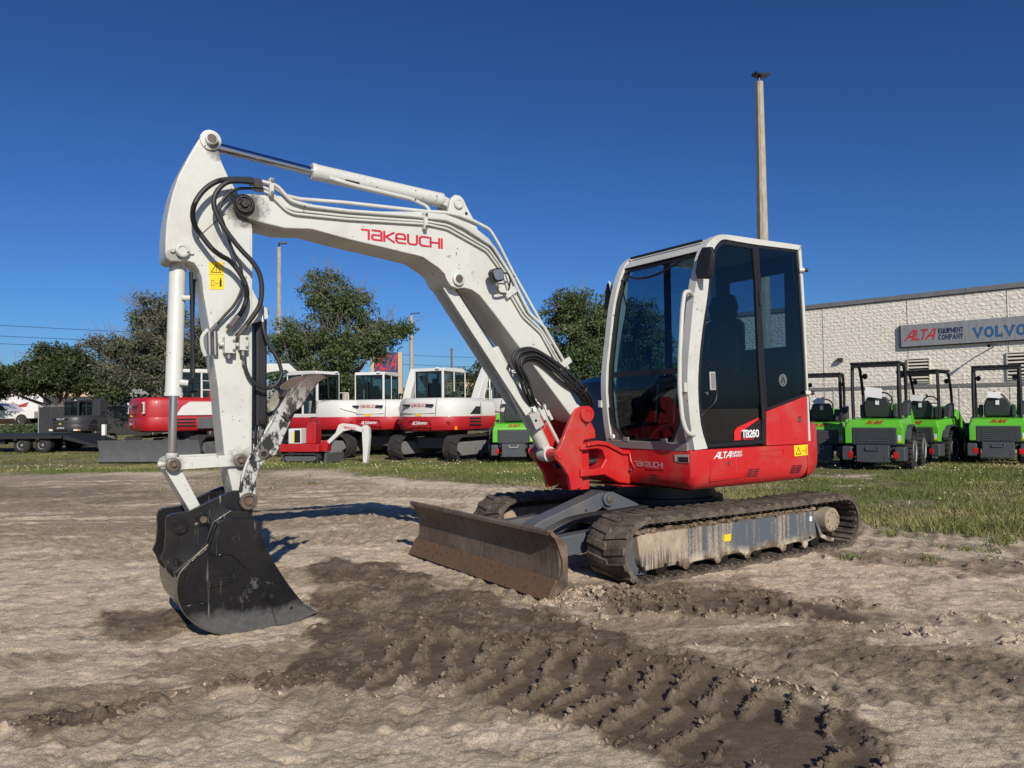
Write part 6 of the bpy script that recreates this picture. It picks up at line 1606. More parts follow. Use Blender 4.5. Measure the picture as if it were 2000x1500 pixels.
def yard_excavator(name, label, loc, head, s=1.0, upper=None, lower=None, cabm=None, text='takeuchi', textm=None, boom=True, blade=False, group='parked compact excavators', split=1.17, dealer=True, uc=0.0, boxy=False):
    upper = upper or WHITE_BG; lower = lower or RED_BG; cabm = cabm or WHITE_BG
    t = thing(name, label, 'excavator', (loc[0], loc[1], tz(*loc)), R(head), group)
    t.scale = (s, s, s)
    for sd in (1, -1):
        a, b = (.66*sd, 1.10*sd)
        rubber_track(t, min(a,b), max(a,b), (1.05,.33), .33, (-1.05,.33), .33, .03, 64, 'track', RUB_BG)
        MB().prism([(1.15,.50),(-1.15,.50),(-1.30,.33),(-1.10,.14),(1.1,.14),(1.30,.33)], min(.75*sd,1.06*sd), max(.75*sd,1.06*sd)).build('track_frame', PALE_GREY, t, bevel=.03)
        MB().prism([(-1.05,.14),(-1.32,.30),(-1.20,.50),(-1.02,.45)], min(1.06*sd,1.085*sd), max(1.06*sd,1.085*sd)).build('guard_plate', PALE_GREY, t)
    MB().box(-.6,.6,-.7,.7,.30,.60).build('centre_frame', FRAME_BG, t, bevel=.03)
    MB().lathe([(0,.55),(.5,.55),(.5,.84),(0,.84)], (0,0,0), (0,0,1), 20).build('slew_ring', DARK, t)
    ep = EX_PLAN if not boxy else [(.95,-1.05),(.95,1.05),(-.9,1.07),(-1.22,1.02),(-1.36,.88),(-1.42,.50),(-1.45,.17),(-1.45,-.17),(-1.42,-.50),(-1.36,-.88),(-1.22,-1.02),(-.9,-1.07)]
    upn = UP_PLAN if not boxy else [(.75,-1.03),(.75,-.12),(-.18,-.12),(-.18,1.03),(-.9,1.05),(-1.22,1.0),(-1.36,.86),(-1.42,.49),(-1.45,.17),(-1.45,-.17),(-1.42,-.49),(-1.36,-.86),(-1.22,-1.0),(-.9,-1.05)]
    lo = MB().loft(loops_of(ep, [(.78,.14),(.82,.05),(.90,.012),(1.0,0),(split-.02,0),(split,.006)])).build('lower_body', lower, t, smooth=40)
    up_ = MB().loft(loops_of(upn, [(split,.004),(split+.03,.0),(split+.22,.0),(split+.36,.02),(split+.45,.07),(split+.49,.14)] if not boxy else [(split,.004),(split+.03,.0),(split+.30,.0),(split+.44,.02),(split+.50,.05),(split+.53,.11)])).build('engine_cover', upper, t, smooth=45)
    # swage line and panel on the rear
    MB().tube(spline([(-1.02,.97,split+.26),(-1.26,.79,split+.16),(-1.43,.45,split+.10),(-1.475,0,split+.085),(-1.43,-.45,split+.10)],5), .012, 6).build('swage_line', upper, up_)
    rp_ = [(.42,.90),(.34,1.08),(-.34,1.08),(-.42,.90)]
    MB().band(rp_, inset(rp_, .012), -1.48, -1.463, 'yz', True).build('rear_panel', lower, lo)
    for y in (.40, -.34): MB().box(-1.50,-1.44,y-.10,y+.10,split+.275,split+.325).build('rear_slot', BLACKPRINT, up_, smooth=0)
    MB().prism([(-.62,split+.06),(-.10,split+.06),(-.10,split+.26),(-.32,split+.26)], -1.062, -1.05).build('side_vent', BLACKPRINT, up_, smooth=0)
    for i in range(3): MB().box(-.68,-.10,-1.078,-1.06,.92+i*.085,.965+i*.085).build('side_vent', BLACKPRINT, lo, smooth=0)
    MB().obox((-1.13,-.91,.87),(.03,-.02,0),(.02,.03,0),(0,0,.045)).build('side_lamp', ORANGE, lo)
    MB().box(-1.474,-1.45,-.06,.10,split+.02,split+.07).build('yellow_sticker', YELLOW, up_, smooth=0)
    if text:
        m_ = MB(); word(m_, text, (-1.468,.26,split+.265), (0,-1,0), (0,0,1), .075, .15, 1, .24, off=.012, fit=.56); m_.build('rear_lettering', textm or REDPRINT, up_, smooth=0)
    if dealer:
        m_ = MB(); word(m_, 'zLTz', (-1.463,.22,.96), (0,-1,0), (0,0,1), .075, .22, 1, .1, .25, off=.012, fit=.22); word(m_, 'EQUIPMENT', (-1.463,-.02,.97), (0,-1,0), (0,0,1), .05, .25, .8, .2, off=.012, fit=.24); m_.build('dealer_lettering', WHITEPRINT, lo, smooth=0)
    # cab: left half
    x0, x1, y0, y1, z0, z1 = -.22, .98, .06, 1.03, .95, 2.52
    cb = MB(); 
    for (x, y) in ((x0,y0),(x0,y1),(x1,y0),(x1,y1)): cb.box(x-.045 if x > 0 else x, x if x > 0 else x+.07, y if y < .5 else y-.07, y+.07 if y < .5 else y, z0, z1-.04)
    cb.box(.34,.39,y1-.06,y1,z0,z1-.05); cb.box(.34,.39,y0,y0+.06,z0,z1-.05)
    cb.box(x0,x1,y0,y1,z0-.05,split+.10); cb.box(x0,x0+.07,y0,y1,split+.05,split+.50); cb.box(x0,x1,y0,y0+.06,split+.05,split+.50)
    c = cb.build('cab', cabm, t, bevel=.02)
    MB().prism([(x0-.01,z1-.10),(x0+.05,z1),(x1-.15,z1+.02),(x1-.03,z1-.04),(x1,z1-.12)], y0-.01, y1+.01).build('cab_roof', cabm, c, bevel=.03, seg=3)
    zg = split+.50
    MB().box(x0+.02,x0+.026,y0+.07,y1-.07,zg,z1-.10).build('rear_window', GLASS_BG, c, smooth=0)
    fr = [(y0+.05,zg-.01),(y1-.05,zg-.01),(y1-.05,z1-.09),(y0+.05,z1-.09)]
    MB().band(fr, inset(fr,.035), x0-.004, x0+.03, 'yz', True).build('window_seal', SEAL, c)
    for (a, b) in ((x0+.07,.34),(.39,x1-.05)):
        for y in (y0+.02, y1-.026):
            MB().box(a,b,y,y+.006,zg,z1-.10).build('side_window', GLASS_BG, c, smooth=0)
            q = [(a,zg),(b,zg),(b,z1-.09),(a,z1-.09)]
            MB().band(q, inset(q,.022), y-.008, y+.014, closed=True).build('window_seal', SEAL, c)
    MB().box(x1-.05,x1-.044,y0+.07,y1-.07,1.2,z1-.12).build('windscreen', GLASS_BG, c, smooth=0)
    MB().loft([[(.15,.32,1.25),(.30,.32,1.25),(.30,.78,1.25),(.15,.78,1.25)],[(.05,.30,1.7),(.2,.30,1.7),(.2,.80,1.7),(.05,.80,1.7)],[(.0,.36,2.1),(.1,.36,2.1),(.1,.74,2.1),(.0,.74,2.1)]]).build('seat', DARK, c, bevel=.03)
    MB().tube([(x0-.01,.60,z1-.12),(x0-.03,.58,zg+.05)], .02, 6).build('wiper', SEAL, c)
    # seams, rails, mirror, stack
    SEAMM = bpy.data.materials['black_rubber_seal']
    MB().tube([(-1.475,.62*.0+.52,split+.02),(-1.44,.52,split+.30),(-1.36,.50,split+.47)], .006, 4).build('panel_seam', SEAMM, up_)
    MB().tube([(-1.475,-.52,split+.02),(-1.44,-.52,split+.30),(-1.36,-.50,split+.47)], .006, 4).build('panel_seam', SEAMM, up_)
    MB().tube([(-.06,-1.06,split+.02),(-.06,-1.05,split+.36)], .006, 4).build('panel_seam', SEAMM, up_)
    MB().tube(fillet([(.70,-.95,split+.2),(.70,-.95,split+.75),(.30,-.95,split+.75),(.30,-.95,split+.42)],.08), .018, 6).build('grab_rail', upper, up_)
    MB().tube([(-.55,-.55,split+.45),(-.55,-.55,split+.66)], .05, 8).build('exhaust_pipe', DARK, up_)
    MB().tube([(x1,y1+.02,2.2),(x1+.10,y1+.16,2.25)], .015, 6).build('mirror_stay', SEAL, c)
    MB().obox((x1+.10,y1+.18,2.14), (.02,0,0), (0,.08,0), (0,0,.14)).build('mirror', SEAL, c, bevel=.01)
    MB().tube([(x0-.02,y0+.12,z1-.02),(x0-.02,y0+.22,z1-.02)], .03, 8).build('rear_lamp', WHITEPRINT, c)
    for y in (.78,-.78): MB().obox((-1.27,y,split-.16),(.012,.02*(1 if y<0 else -1)*-1,0),(.05*(1 if y<0 else -1)*-1*0,.05,0),(0,0,.03)).build('reflector', REDLAMP_BG, lo)
    if boom:
        b_ = MB().prism([(1.0,1.05),(1.15,.95),(1.75,1.9),(2.15,2.45),(2.75,2.55),(3.55,2.0),(3.62,2.10),(2.85,2.75),(2.05,2.72),(1.55,2.05)], -.14, .12).build('boom', WHITE_BG, t, bevel=.02)
        MB().tube([(1.3,-.01,1.0),(2.1,-.01,2.2)], .07, 10).build('boom_cylinder', WHITE_BG, b_)
        MB().prism([(3.35,2.25),(3.62,2.2),(3.62,1.2),(3.5,.55),(3.38,.6)], -.12, .10).build('arm', WHITE_BG, t, bevel=.02)
        MB().prism([(.9,.75),(1.25,.75),(1.2,1.25),(1.0,1.25),(.9,1.0)], -.20, .18).build('swing_bracket', lower, t, bevel=.02)
    if blade:
        MB().prism([(-1.98,.05),(-1.90,.0),(-1.86,.30),(-1.95,.58),(-2.02,.60),(-1.93,.30)], -1.35, 1.35).build('dozer_blade', FRAME_BG, t, bevel=.01)
        for y in (-.5, .5): MB().beam((-1.88,y,.25),(-.6,y,.40),.14,.16).build('blade_arm', FRAME_BG, t, bevel=.02)
        MB().beam((-1.8,0,.35),(-.7,0,.62),.24,.14).build('blade_cylinder_guard', FRAME_BG, t, bevel=.02)
    for ch in t.children:
        if ch.name.split('.')[0] in ('track','track_frame','guard_plate','centre_frame','dozer_blade','blade_arm','blade_cylinder_guard'): ch.rotation_euler = (0, 0, R(uc))
    return t

yard_excavator('parked_excavator', 'largest parked white and red excavator in the middle row, square rear cab window', (-1.75, 20.9), 62)
yard_excavator('parked_excavator', 'parked white and red excavator second from the mini, half hidden by the large one', (-3.75, 22.8), 76)
yard_excavator('parked_excavator', 'parked white and red excavator right of the largest one, partly behind the boom cylinder', (.35, 22.6), 84)
yard_excavator('parked_excavator', 'parked white excavator turned sideways behind the small red mini digger', (-5.35, 22.7), 152, boom=False)
E1 = yard_excavator('red_excavator', 'red-tailed parked excavator with rear dozer blade behind the bucket cylinder', (-9.45, 21.9), 38, 1.04, uc=47, boxy=True, upper=RED_BG, lower=RED_BG, textm=WHITEPRINT, blade=True)
MB().prism([(-.60,1.22),(.55,1.22),(.55,1.58),(-.25,1.58),(-.45,1.45)], -1.075, -1.06).build('white_side_panel', WHITE_BG, E1, bevel=.004)
MB().prism([(-.05,.86),(.9,.86),(.9,1.17),(-.05,1.17)], -1.085, -1.07).build('grey_side_panel', FRAME_BG, E1, bevel=.004)
for y in (.92, -.92):
    sg_ = 1 if y > 0 else -1
    f_ = MB().obox((-1.35,y,1.42), (.03,-.05*sg_,0), (.02,.05*sg_,0), (0,0,.16)).build('lamp_surround', WHITE_BG, E1, bevel=.02)
    MB().obox((-1.385,y-.01*sg_,1.42), (.012,-.03*sg_,0), (.012,.03*sg_,0), (0,0,.11)).build('tail_lamp', DARK, f_, bevel=.01)
# guard rails on the far side deck
mb = MB()
for p in ([(.1,-.95,1.64),(.1,-.95,2.15),(.7,-.95,2.15),(.7,-.95,1.64)], [(.4,-.95,1.64),(.4,-.95,2.15)], [(.1,-.95,1.9),(.7,-.95,1.9)]): mb.tube(p, .016, 6)
mb.build('guard_rail', WHITE_BG, E1)
DK = yard_excavator('dark_excavator', 'charcoal excavator parked at the left behind the flatbed trailer', (-17.2, 30.0), 76, .72, upper=DARKGREY_BG, lower=DARKGREY_BG, cabm=DARKGREY_BG, text='VOLVO', textm=WHITEPRINT, boom=False)
MB().prism([(.3,1.5),(.9,1.5),(.95,2.5),(.6,2.6),(.3,2.4)], -.85, -.35).build('folded_boom', DARKGREY_BG, DK, bevel=.03)
for y in (.8, -.8): MB().box(-1.30,-1.2,y-.12,y+.12,.84,.93).build('tail_lamp', WHITEPRINT, DK, smooth=0)

# ---- small red mini digger, side on
md = thing('mini_digger', 'tiny red and white mini digger in front of the parked row beside the thumb', 'excavator', (-5.35, 19.6, tz(-5.35, 19.6)), R(-8))
rubber_track(md, .18, .38, (.38,.135), .13, (-.38,.135), .13, .012, 48, 'track', RUB_BG)
rubber_track(md, -.38, -.18, (.38,.135), .13, (-.38,.135), .13, .012, 48, 'track', RUB_BG)
for s in (1,-1): MB().prism([(.42,.19),(-.42,.19),(-.46,.13),(-.40,.06),(.40,.06),(.46,.13)], min(.22*s,.39*s), max(.22*s,.39*s)).build('track_frame', FRAME_BG, md, bevel=.01)
MB().box(-.62,.50,-.36,.36,.29,.50).build('body', RED_BG, md, bevel=.03)
MB().box(-.35,.02,-.37,.30,.50,.90).build('engine_box', WHITE_BG, md, bevel=.03)
MB().box(-.16,.0,-.378,-.371,.54,.86).build('control_panel', DARK, md, smooth=0); MB().box(-.20,-.165,-.378,-.371,.54,.80).build('yellow_sticker', YELLOW, md, smooth=0)
MB().box(-.62,-.40,-.25,.25,.50,.62).build('seat', DARK, md, bevel=.04); MB().box(-.68,-.60,-.25,.25,.58,.95).build('seat_back', DARK, md, bevel=.04)
MB().prism([(.08,.50),(.34,.50),(.36,1.02),(.30,1.06),(.12,1.06),(.08,1.0)], -.22, .10).build('control_tower', RED_BG, md, bevel=.02)
MB().tube(fillet([(.14,-.1,1.05),(.14,-.1,1.18),(.32,-.1,1.18),(.32,-.1,1.03)],.04), .014, 6).build('grab_rail', SEAL, md)
mb = MB(); mb.prism([(.45,.30),(.62,.30),(.66,.52),(.58,.60),(.45,.55)], -.14, .10); mb.build('swing_bracket', RED_BG, md, bevel=.015)
b_ = MB().prism([(.52,.50),(.60,.44),(.86,.66),(1.06,.82),(1.30,.86),(1.62,.78),(1.64,.88),(1.34,.99),(1.02,1.02),(.92,.98),(.84,.78)], -.09, .05).build('boom', WHITE_BG, md, bevel=.012)
MB().tube([(.60,-.02,.50),(1.00,-.02,.92)], .025, 8).build('boom_cylinder', DARK, b_)
m_ = MB(); word(m_, 'takeuchi', (1.06,-.092,.90), (1,0,-.12), (0.12,0,1), .05, .2, 1, .2, off=.003, fit=.34); m_.build('boom_lettering', REDPRINT, b_, smooth=0)
MB().prism([(1.58,.95),(1.68,.98),(1.76,.90),(1.78,.70),(1.74,.30),(1.70,.02),(1.60,.02),(1.60,.35),(1.58,.70)], -.09, .05).build('arm', WHITE_BG, md, bevel=.012)
MB().prism([(1.60,.02),(1.72,.02),(1.80,-.02),(1.62,-.02)], -.14, .10).build('bucket_link', WHITE_BG, md, bevel=.008)
MB().prism([(.72,.06),(.78,.02),(.80,.26),(.74,.28)], -.48, .48).build('dozer_blade', FRAME_BG, md, bevel=.008)
md.rotation_euler = (0, 0, R(-14))

# ---- green articulated loaders
GREEN = paint('loader_green', (.10, .42, .025), .35, dirt=(.12, .2, .03), amt=.15)
CHAR = plain('loader_charcoal', (.035, .040, .046), .55, 0, .25, 8)
CHAR2 = plain('bumper_grey', (.055, .062, .070), .55, 0, .25, 8)
TYRE = plain('tyre', (.022, .021, .021), .85, 0, .4, 14, .3)
RIM = plain('silver_rim', (.50, .50, .50), .4, .6, .15)
REDLAMP = plain('red_lamp', (.5, .01, .015), .25)
PAPER = plain('white_paper', (.62, .63, .63), .6, 0, .1)
def wheel(parent, c, r, w, side):
    c = Vector(c)
    ty = MB().lathe([(r*.55,-w/2),(r*.80,-w/2),(r*.93,-w*.46),(r*.97,-w*.36),(r*.97,w*.36),(r*.93,w*.46),(r*.80,w/2),(r*.55,w/2)], c, (0,1,0), 28)
    for k in range(22):
        for h in (-1, 1):
            a = 2*math.pi*(k+(.5 if h > 0 else 0))/22
            d = Vector((math.cos(a),0,math.sin(a))); tg = Vector((-math.sin(a),0,math.cos(a)))
            ty.obox(c+d*r*.975+Vector((0,h*w*.25,0)), (tg+Vector((0,.5*h,0))).normalized()*.035, Vector((0,1,0))*w*.22, d*.022)
    wo = ty.build('wheel', TYRE, parent, smooth=40)
    MB().lathe([(0,.02),(r*.15,.02),(r*.2,-.02),(r*.45,-.03),(r*.52,.03),(r*.57,.045),(r*.57,-.04),(0,-.04)], c+Vector((0,side*w*.42,0)), (0,side,0), 24).build('rim', RIM, wo)
def loader(label, loc, head, s=1.0, canopy=True, paper=0):
    t = thing('wheel_loader', label, 'loader', (loc[0], loc[1], tz(*loc)), R(head), 'green loaders lined up on the grass'); t.scale = (s, s*.84, s)
    for x in (-.32, .95):
        for sd in (1, -1): wheel(t, (x, .57*sd, .36), .37, .30, sd)
    # rear body, rear faces local -x
    MB().box(-.92,.15,-.42,.42,.35,.86).build('chassis', CHAR, t, bevel=.03)
    hd = MB().loft([[(-.98,-.60,.80),(-.98,.60,.80),(.05,.60,.84),(.05,-.60,.84)],[(-.99,-.60,.86),(-.99,.60,.86),(.05,.62,.90),(.05,-.62,.90)],[(-.90,-.53,.985),(-.90,.53,.985),(.05,.60,1.02),(.05,-.60,1.02)]]).build('bonnet', GREEN, t, bevel=.03, seg=3)
    m_ = MB(); word(m_, 'zVzNT', (-.964,.16,.895), (0,-1,0), (.70,0,1), .070, .26, .9, .12, .3, off=.012, fit=.34); m_.build('bonnet_lettering', REDBRIGHT if 0 else plain('loader_red_print',(.36,.03,.015),.5), hd, smooth=0)
    for sd in (1,-1):
        MB().prism([(-.99,.52),(-.99,.84),(-.55,.86),(-.55,.78),(-.72,.74),(-.80,.62),(-.80,.52)], min(.46*sd,.61*sd), max(.46*sd,.61*sd)).build('rear_corner', GREEN, t, bevel=.02)
        if sd < 0:
            MB().box(-.999,-.985,-.57,-.50,.59,.69).build('label_plate', PAPER, t, smooth=0)
            MB().box(-.999,-.985,-.57,-.50,.555,.587).build('yellow_label', YELLOW, t, smooth=0)
        MB().box(-1.10,-.75,min(.44*sd,.66*sd),max(.44*sd,.66*sd),.20,.47).build('bumper_corner', CHAR2, t, bevel=.03)
        MB().prism([(-1.085,.24),(-1.085,.38),(-1.11,.36),(-1.11,.26)], .47*sd-.05, .47*sd+.05).build('tail_lamp', REDLAMP, t, bevel=.01)
        # green fender arcs over the rear wheel
        MB().band([(-.74,.60),(-.66,.76),(-.50,.86),(-.25,.88),(-.02,.82),(.12,.66),(.16,.50)], [(-.71,.60),(-.63,.735),(-.48,.83),(-.25,.85),(-.04,.79),(.09,.65),(.13,.50)], min(.42*sd,.72*sd), max(.42*sd,.72*sd)).build('fender', CHAR2 if sd > 0 else CHAR2, t, bevel=.01)
        # front unit flank
        MB().prism([(.20,.45),(.25,1.05),(.40,1.22),(.55,1.18),(1.15,.72),(1.15,.50)], min(.40*sd,.55*sd), max(.40*sd,.55*sd)).build('front_fender', GREEN, t, bevel=.03)
    gr = MB().box(-.995,-.93,-.46,.46,.50,.83).build('grille', CHAR, t, bevel=.015)
    for i in range(7): MB().box(-1.004,-.995,-.30,.34,.535+i*.04,.555+i*.04).build('grille_slat', CHAR2, gr, smooth=0)
    for y in (-.40,.40):
        for z in (.56,.78): MB().lathe([(0,0),(.012,0),(.010,.008),(0,.008)], (-.995,y,z), (-1,0,0), 8).build('bolt', STEEL, gr)
    bp_ = MB().box(-1.14,-.90,-.34,.34,.17,.50).build('rear_weight', CHAR2, t, bevel=.02)
    MB().tube(fillet([(-1.145,.13,.47),(-1.155,.13,.41),(-1.155,-.13,.41),(-1.145,-.13,.47)],.03), .014, 6).build('weight_handle', STEEL, bp_)
    for y in (-.36,-.26,.26,.36):
        for z in (.20,.27): MB().lathe([(0,0),(.016,0),(.014,.012),(0,.012)], (-1.142,y,z), (-1,0,0), 8).build('bolt', STEEL, bp_)
    # seat and controls
    ST_ = MB().loft([[(-.50,-.28,1.02),(-.38,-.28,1.02),(-.38,.28,1.02),(-.50,.28,1.02)],[(-.56,-.29,1.25),(-.44,-.29,1.25),(-.44,.29,1.25),(-.56,.29,1.25)],[(-.58,-.22,1.42),(-.50,-.22,1.42),(-.50,.22,1.42),(-.58,.22,1.42)]]).build('seat_back', CHAR, t, bevel=.04, seg=3)
    MB().box(-.585,-.58,-.05,.03,1.27,1.37).build('seat_tag', WHITEPRINT, ST_, smooth=0)
    MB().box(-.45,.0,-.27,.27,1.02,1.14).build('seat', CHAR, t, bevel=.04)
    for sd in (1,-1): MB().box(-.45,-.05,min(.30*sd,.40*sd),max(.30*sd,.40*sd),1.02,1.28).build('armrest', CHAR, t, bevel=.03)
    mb = MB(); c = Vector((.10,.0,1.36)); ring = [c+Vector((.08*math.cos(a)*0-.10*math.sin(a)*.4, .20*math.cos(a), .16*math.sin(a))) for a in [2*math.pi*i/20 for i in range(21)]]
    mb.tube(ring, .016, 6); mb.tube([c-Vector((0,.18,0)), c+Vector((0,.18,0))], .012, 5); mb.tube([c, (.28,0,1.0)], .025, 6); mb.build('steering_wheel', DARK, t)
    MB().tube([(.02,.05,1.50),(-.02,.05,1.56)], .028, 8).build('wheel_knob', DARK, t)
    MB().prism([(.10,.80),(.42,.80),(.42,1.15),(.30,1.30),(.18,1.28)], -.35, .30).build('dashboard', GREEN, t, bevel=.03)
    MB().prism([(-.30,1.05),(.0,1.05),(.05,1.36),(-.22,1.30)], -.62, -.46).build('side_console', CHAR, t, bevel=.02)
    if paper:
        MB().obox((-.60,.06,1.45+.03*paper), (.006,0,.0), (0,.10+.04*paper,.012*paper), (.03,.0,.03+.035*paper)).build('wrapped_manual', PAPER, t, bevel=.004)
    if canopy:
        zc = 2.06
        for sd in (1,-1):
            MB().tube(fillet([(-.62,.50*sd,.95),(-.66,.50*sd,1.6),(-.66,.49*sd,zc)],.08), .040, 8).build('rear_pillar', SEAL, t)
            MB().tube(fillet([(.28,.46*sd,.95),(.22,.48*sd,1.6),(.02,.49*sd,zc-.02),(-.2,.49*sd,zc)],.25,6), .036, 8).build('front_pillar', SEAL, t)
            MB().lathe([(0,0),(.055,0),(.06,.05),(.04,.09),(0,.09)], (.10,.40*sd,zc-.20), (1,0,0), 12).build('work_lamp', SEAL, t)
        rf = MB(); rf.box(-.74,.06,-.53,.53,zc,zc+.05); rf.build('canopy_roof', SEAL, t, bevel=.02)
        MB().box(-.66,-.02,-.44,.44,zc-.022,zc-.004).build('canopy_lining', plain('canopy_lining', (.25,.26,.20), .7), t, smooth=0)
        MB().box(-.745,-.70,-.50,.50,zc-.06,zc).build('rear_beam', SEAL, t, bevel=.01)
        for y in (-.3,.0,.3): MB().lathe([(0,0),(.012,0),(.01,.01),(0,.01)], (-.742,y,zc+.02), (-1,0,0), 8).build('bolt', STEEL, t)
    return t
loader('nearest green loader with a wrapped manual on its seat, second from the excavator', (7.5, 15.2), 54, 1.0, True, 2)
loader('green loader closest to the red counterweight, lowest canopy on the left of the group', (7.0, 16.8), 60, .95, True, 1)
loader('third green loader, its rear half hidden behind the nearest loader', (9.45, 17.0), 42, .98, True, 1)
loader('green loader standing alone at the right edge of the row', (10.6, 16.4), 57, 1.0, True, 1)
loader('open green loader seen under the boom cylinder with no canopy', (.02, 19.4), 90, 1.0, False, 0)

# ---- flatbed trailer, trucks and container at the far left
TRD = plain('trailer_black', (.018, .018, .020), .5)
tr = thing('flatbed_trailer', 'black flatbed trailer with low twin wheels at the left edge', 'trailer', (-23.5, 26.5, tz(-20, 26.5)), R(3))
MB().box(0,8.0,-1.2,1.2,.48,.60).build('deck', TRD, tr, bevel=.02)
MB().box(0,6.0,-1.0,-.8,.30,.48).build('side_rail', TRD, tr); MB().box(0,6.0,.8,1.0,.30,.48).build('side_rail', TRD, tr)
for x in range(10): MB().box(.4+x*.75,.52+x*.75,-1.22,-1.20,.44,.52).build('stake_pocket', TRD, tr, smooth=0)
MB().prism([(8.0,.60),(9.2,.22),(9.2,.14),(8.0,.46)], -1.1, 1.1).build('beaver_tail', TRD, tr)
for x in (6.6, 7.3):
    for y in (-.95, .95): wheel(tr, (x, y, .27), .27, .22, 1 if y > 0 else -1)
MB().box(4.5,7.6,-1.2,1.2,.604,.63).build('deck_plate', TRD, tr)
WT = plain('truck_white', (.70, .70, .70), .4, 0, .08)
bt = thing('box_trailer', 'long white box trailer with a red chevron at the left edge', 'trailer', (-52, 61, .55), R(2))
MB().box(0,13.6,0,2.5,.55,2.45).build('box', WT, bt, bevel=.05)
MB().prism([(11.0,1.8),(11.6,1.5),(12.4,1.75),(12.2,1.35),(11.4,1.3)], -.02, -.005).build('chevron', plain('chevron_red',(.35,.06,.05),.5), bt, smooth=0)
for x in (2,3.2,11.5): wheel(bt, (x,.2,.45), .45, .3, -1)
pk = thing('pickup_truck', 'white pickup truck parked in front of the dark container', 'truck', (-37.8, 56, .5), R(182))
MB().prism([(-2.6,.45),(-2.6,1.0),(-1.0,1.0),(-.8,1.05),(-.1,1.62),(1.0,1.62),(1.15,1.0),(2.6,1.0),(2.65,.45)][::-1], -.95, .95).build('body', WT, pk, bevel=.08, seg=3)
MB().prism([(-.70,1.08),(-.10,1.54),(.42,1.54),(.42,1.08)], .952, .956).build('side_window', DARK, pk, smooth=0); MB().prism([(.50,1.08),(.50,1.54),(.95,1.54),(1.05,1.08)], .952, .956).build('side_window', DARK, pk, smooth=0)
for x in (-1.7,1.7):
    for y in (-.85,.85): wheel(pk, (x,y,.40), .40, .25, 1 if y > 0 else -1)
dc = thing('dark_container', 'dark grey open-top container between the pickup and the charcoal excavator', 'container', (-36.0, 57.5, .5), R(0))
MB().box(0,6.5,0,2.4,.2,2.1).build('shell', plain('container_grey',(.05,.055,.065),.5), dc, bevel=.03)
for i in range(9): MB().box(.3+i*.7,.42+i*.7,-.06,0,.2,2.05).build('rib', plain('container_grey_rib',(.045,.05,.06),.5) if i == 0 else bpy.data.materials['container_grey_rib'], dc, smooth=0)
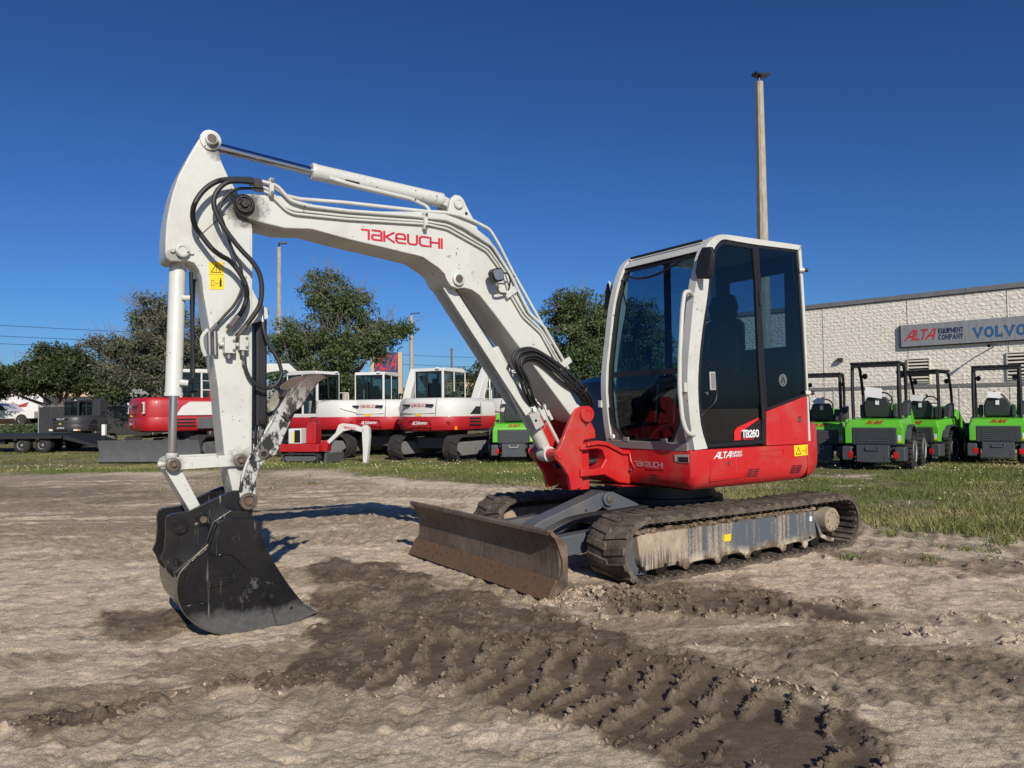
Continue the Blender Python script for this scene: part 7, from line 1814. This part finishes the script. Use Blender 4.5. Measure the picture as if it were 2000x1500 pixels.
# ------------------------------------------------------------------ grass
def build_grass():
    rg = np.random.default_rng(5)
    def cand(n, x0, x1, y0, y1):
        x = rg.uniform(x0, x1, n); y = rg.uniform(y0, y1, n)
        g = grass_mask(x, y); d = fbm(x*1.2, y*1.2, 201, 4)
        k = rg.random(n) < np.clip(g*1.1-.05, 0, 1)*np.clip(.30+2.4*(d-.40), .06, 1)
        return x[k], y[k]
    xs, ys = [], []
    for n, a in ((130000, (2.6, 13, 6.6, 13)), (90000, (-3, 15, 10.5, 18)), (70000, (-15, 3, 13, 19.5)), (70000, (-22, 20, 17, 27)), (26000, (-40, 30, 24, 40))):
        x, y = cand(n, *a); xs.append(x); ys.append(y)
    # sparse tufts straggling onto the sand
    for _ in range(46):
        cx, cy = rg.uniform(2.5, 6.5), rg.uniform(6.0, 8.0); m = rg.integers(18, 60)
        xs.append(cx+rg.normal(0, .05, m)); ys.append(cy+rg.normal(0, .05, m))
    for _ in range(60):
        cx, cy = rg.uniform(-6, 1), rg.uniform(11.5, 16.4); m = rg.integers(10, 40)
        xs.append(cx+rg.normal(0, .08, m)); ys.append(cy+rg.normal(0, .08, m))
    x = np.concatenate(xs); y = np.concatenate(ys); n = len(x)
    z = terrain(x, y)-.005
    hgt = (.028+.050*rg.random(n)**1.5)*(1+.9*np.clip(fbm(x*.7, y*.7, 221, 3)-.5, -.5, .5)*2)
    tall = rg.random(n) < .03; hgt = np.where(tall, hgt*1.9, hgt)
    wdt = np.maximum(.0035+.004*rg.random(n), .00045*y)
    a = rg.uniform(0, 6.283, n); ux, uy = np.cos(a), np.sin(a)
    le = rg.uniform(.2, 1.1, n)*hgt; b = rg.uniform(0, 6.283, n)
    P0 = np.stack([x-ux*wdt, y-uy*wdt, z], -1); P1 = np.stack([x+ux*wdt, y+uy*wdt, z], -1)
    P2 = np.stack([x+np.cos(b)*le, y+np.sin(b)*le, z+hgt], -1)
    V = np.stack([P0, P1, P2], 1).reshape(-1, 3)
    me = bpy.data.meshes.new('grass'); me.vertices.add(n*3); me.vertices.foreach_set('co', V.ravel().astype(np.float32))
    me.loops.add(n*3); me.loops.foreach_set('vertex_index', np.arange(n*3, dtype=np.int32)); me.polygons.add(n); me.polygons.foreach_set('loop_start', np.arange(0, n*3, 3, dtype=np.int32))
    me.update(calc_edges=True)
    big = fbm(x*.6, y*.6, 231, 4)
    tint = np.clip(1.5*(big-.5)+.42+.5*(rg.random(n)-.4), 0, 1)
    at = me.attributes.new('tint', 'FLOAT', 'POINT'); at.data.foreach_set('value', np.repeat(tint, 3).astype(np.float32))
    me.materials.append(leaf_mat('grass_blades', (.10, .15, .030), (.19, .215, .058), (.38, .33, .15)))
    o = bpy.data.objects.new('grass', me); COL.objects.link(o); tag(o, 'patchy green and straw-coloured grass around the parked machines', 'grass', kind='stuff')
    # clover heads and pale seed heads
    k = 800
    fx = np.concatenate([rg.uniform(2.5, 14, k), rg.uniform(-4, 4, k//2), rg.uniform(-14, -2, k//3)]); fy = np.concatenate([rg.uniform(8.5, 17, k), rg.uniform(12, 19, k//2), rg.uniform(16, 19, k//3)])
    kk = (rg.random(len(fx)) < grass_mask(fx, fy)*sstep(.42, .62, fbm(fx*.8, fy*.8, 241, 3))); fx, fy = fx[kk], fy[kk]; m = len(fx)
    fz = terrain(fx, fy)+.05+.03*rg.random(m); s = .006+.0007*fy*rg.random(m)
    V = np.stack([np.stack([fx-s, fy, fz], -1), np.stack([fx, fy-s, fz-s*.6], -1), np.stack([fx+s, fy, fz], -1), np.stack([fx, fy+s*.3, fz+s], -1)], 1).reshape(-1, 3)
    me = bpy.data.meshes.new('clover_heads'); me.vertices.add(m*4); me.vertices.foreach_set('co', V.ravel().astype(np.float32))
    me.loops.add(m*4); me.loops.foreach_set('vertex_index', np.arange(m*4, dtype=np.int32)); me.polygons.add(m); me.polygons.foreach_set('loop_start', np.arange(0, m*4, 4, dtype=np.int32)); me.update(calc_edges=True)
    me.materials.append(plain('clover_cream', (.52, .48, .30), .8, 0, .3, 3))
    o = bpy.data.objects.new('clover_heads', me); COL.objects.link(o); tag(o, 'tiny cream clover heads scattered through the grass', 'flowers', kind='stuff')
build_grass()
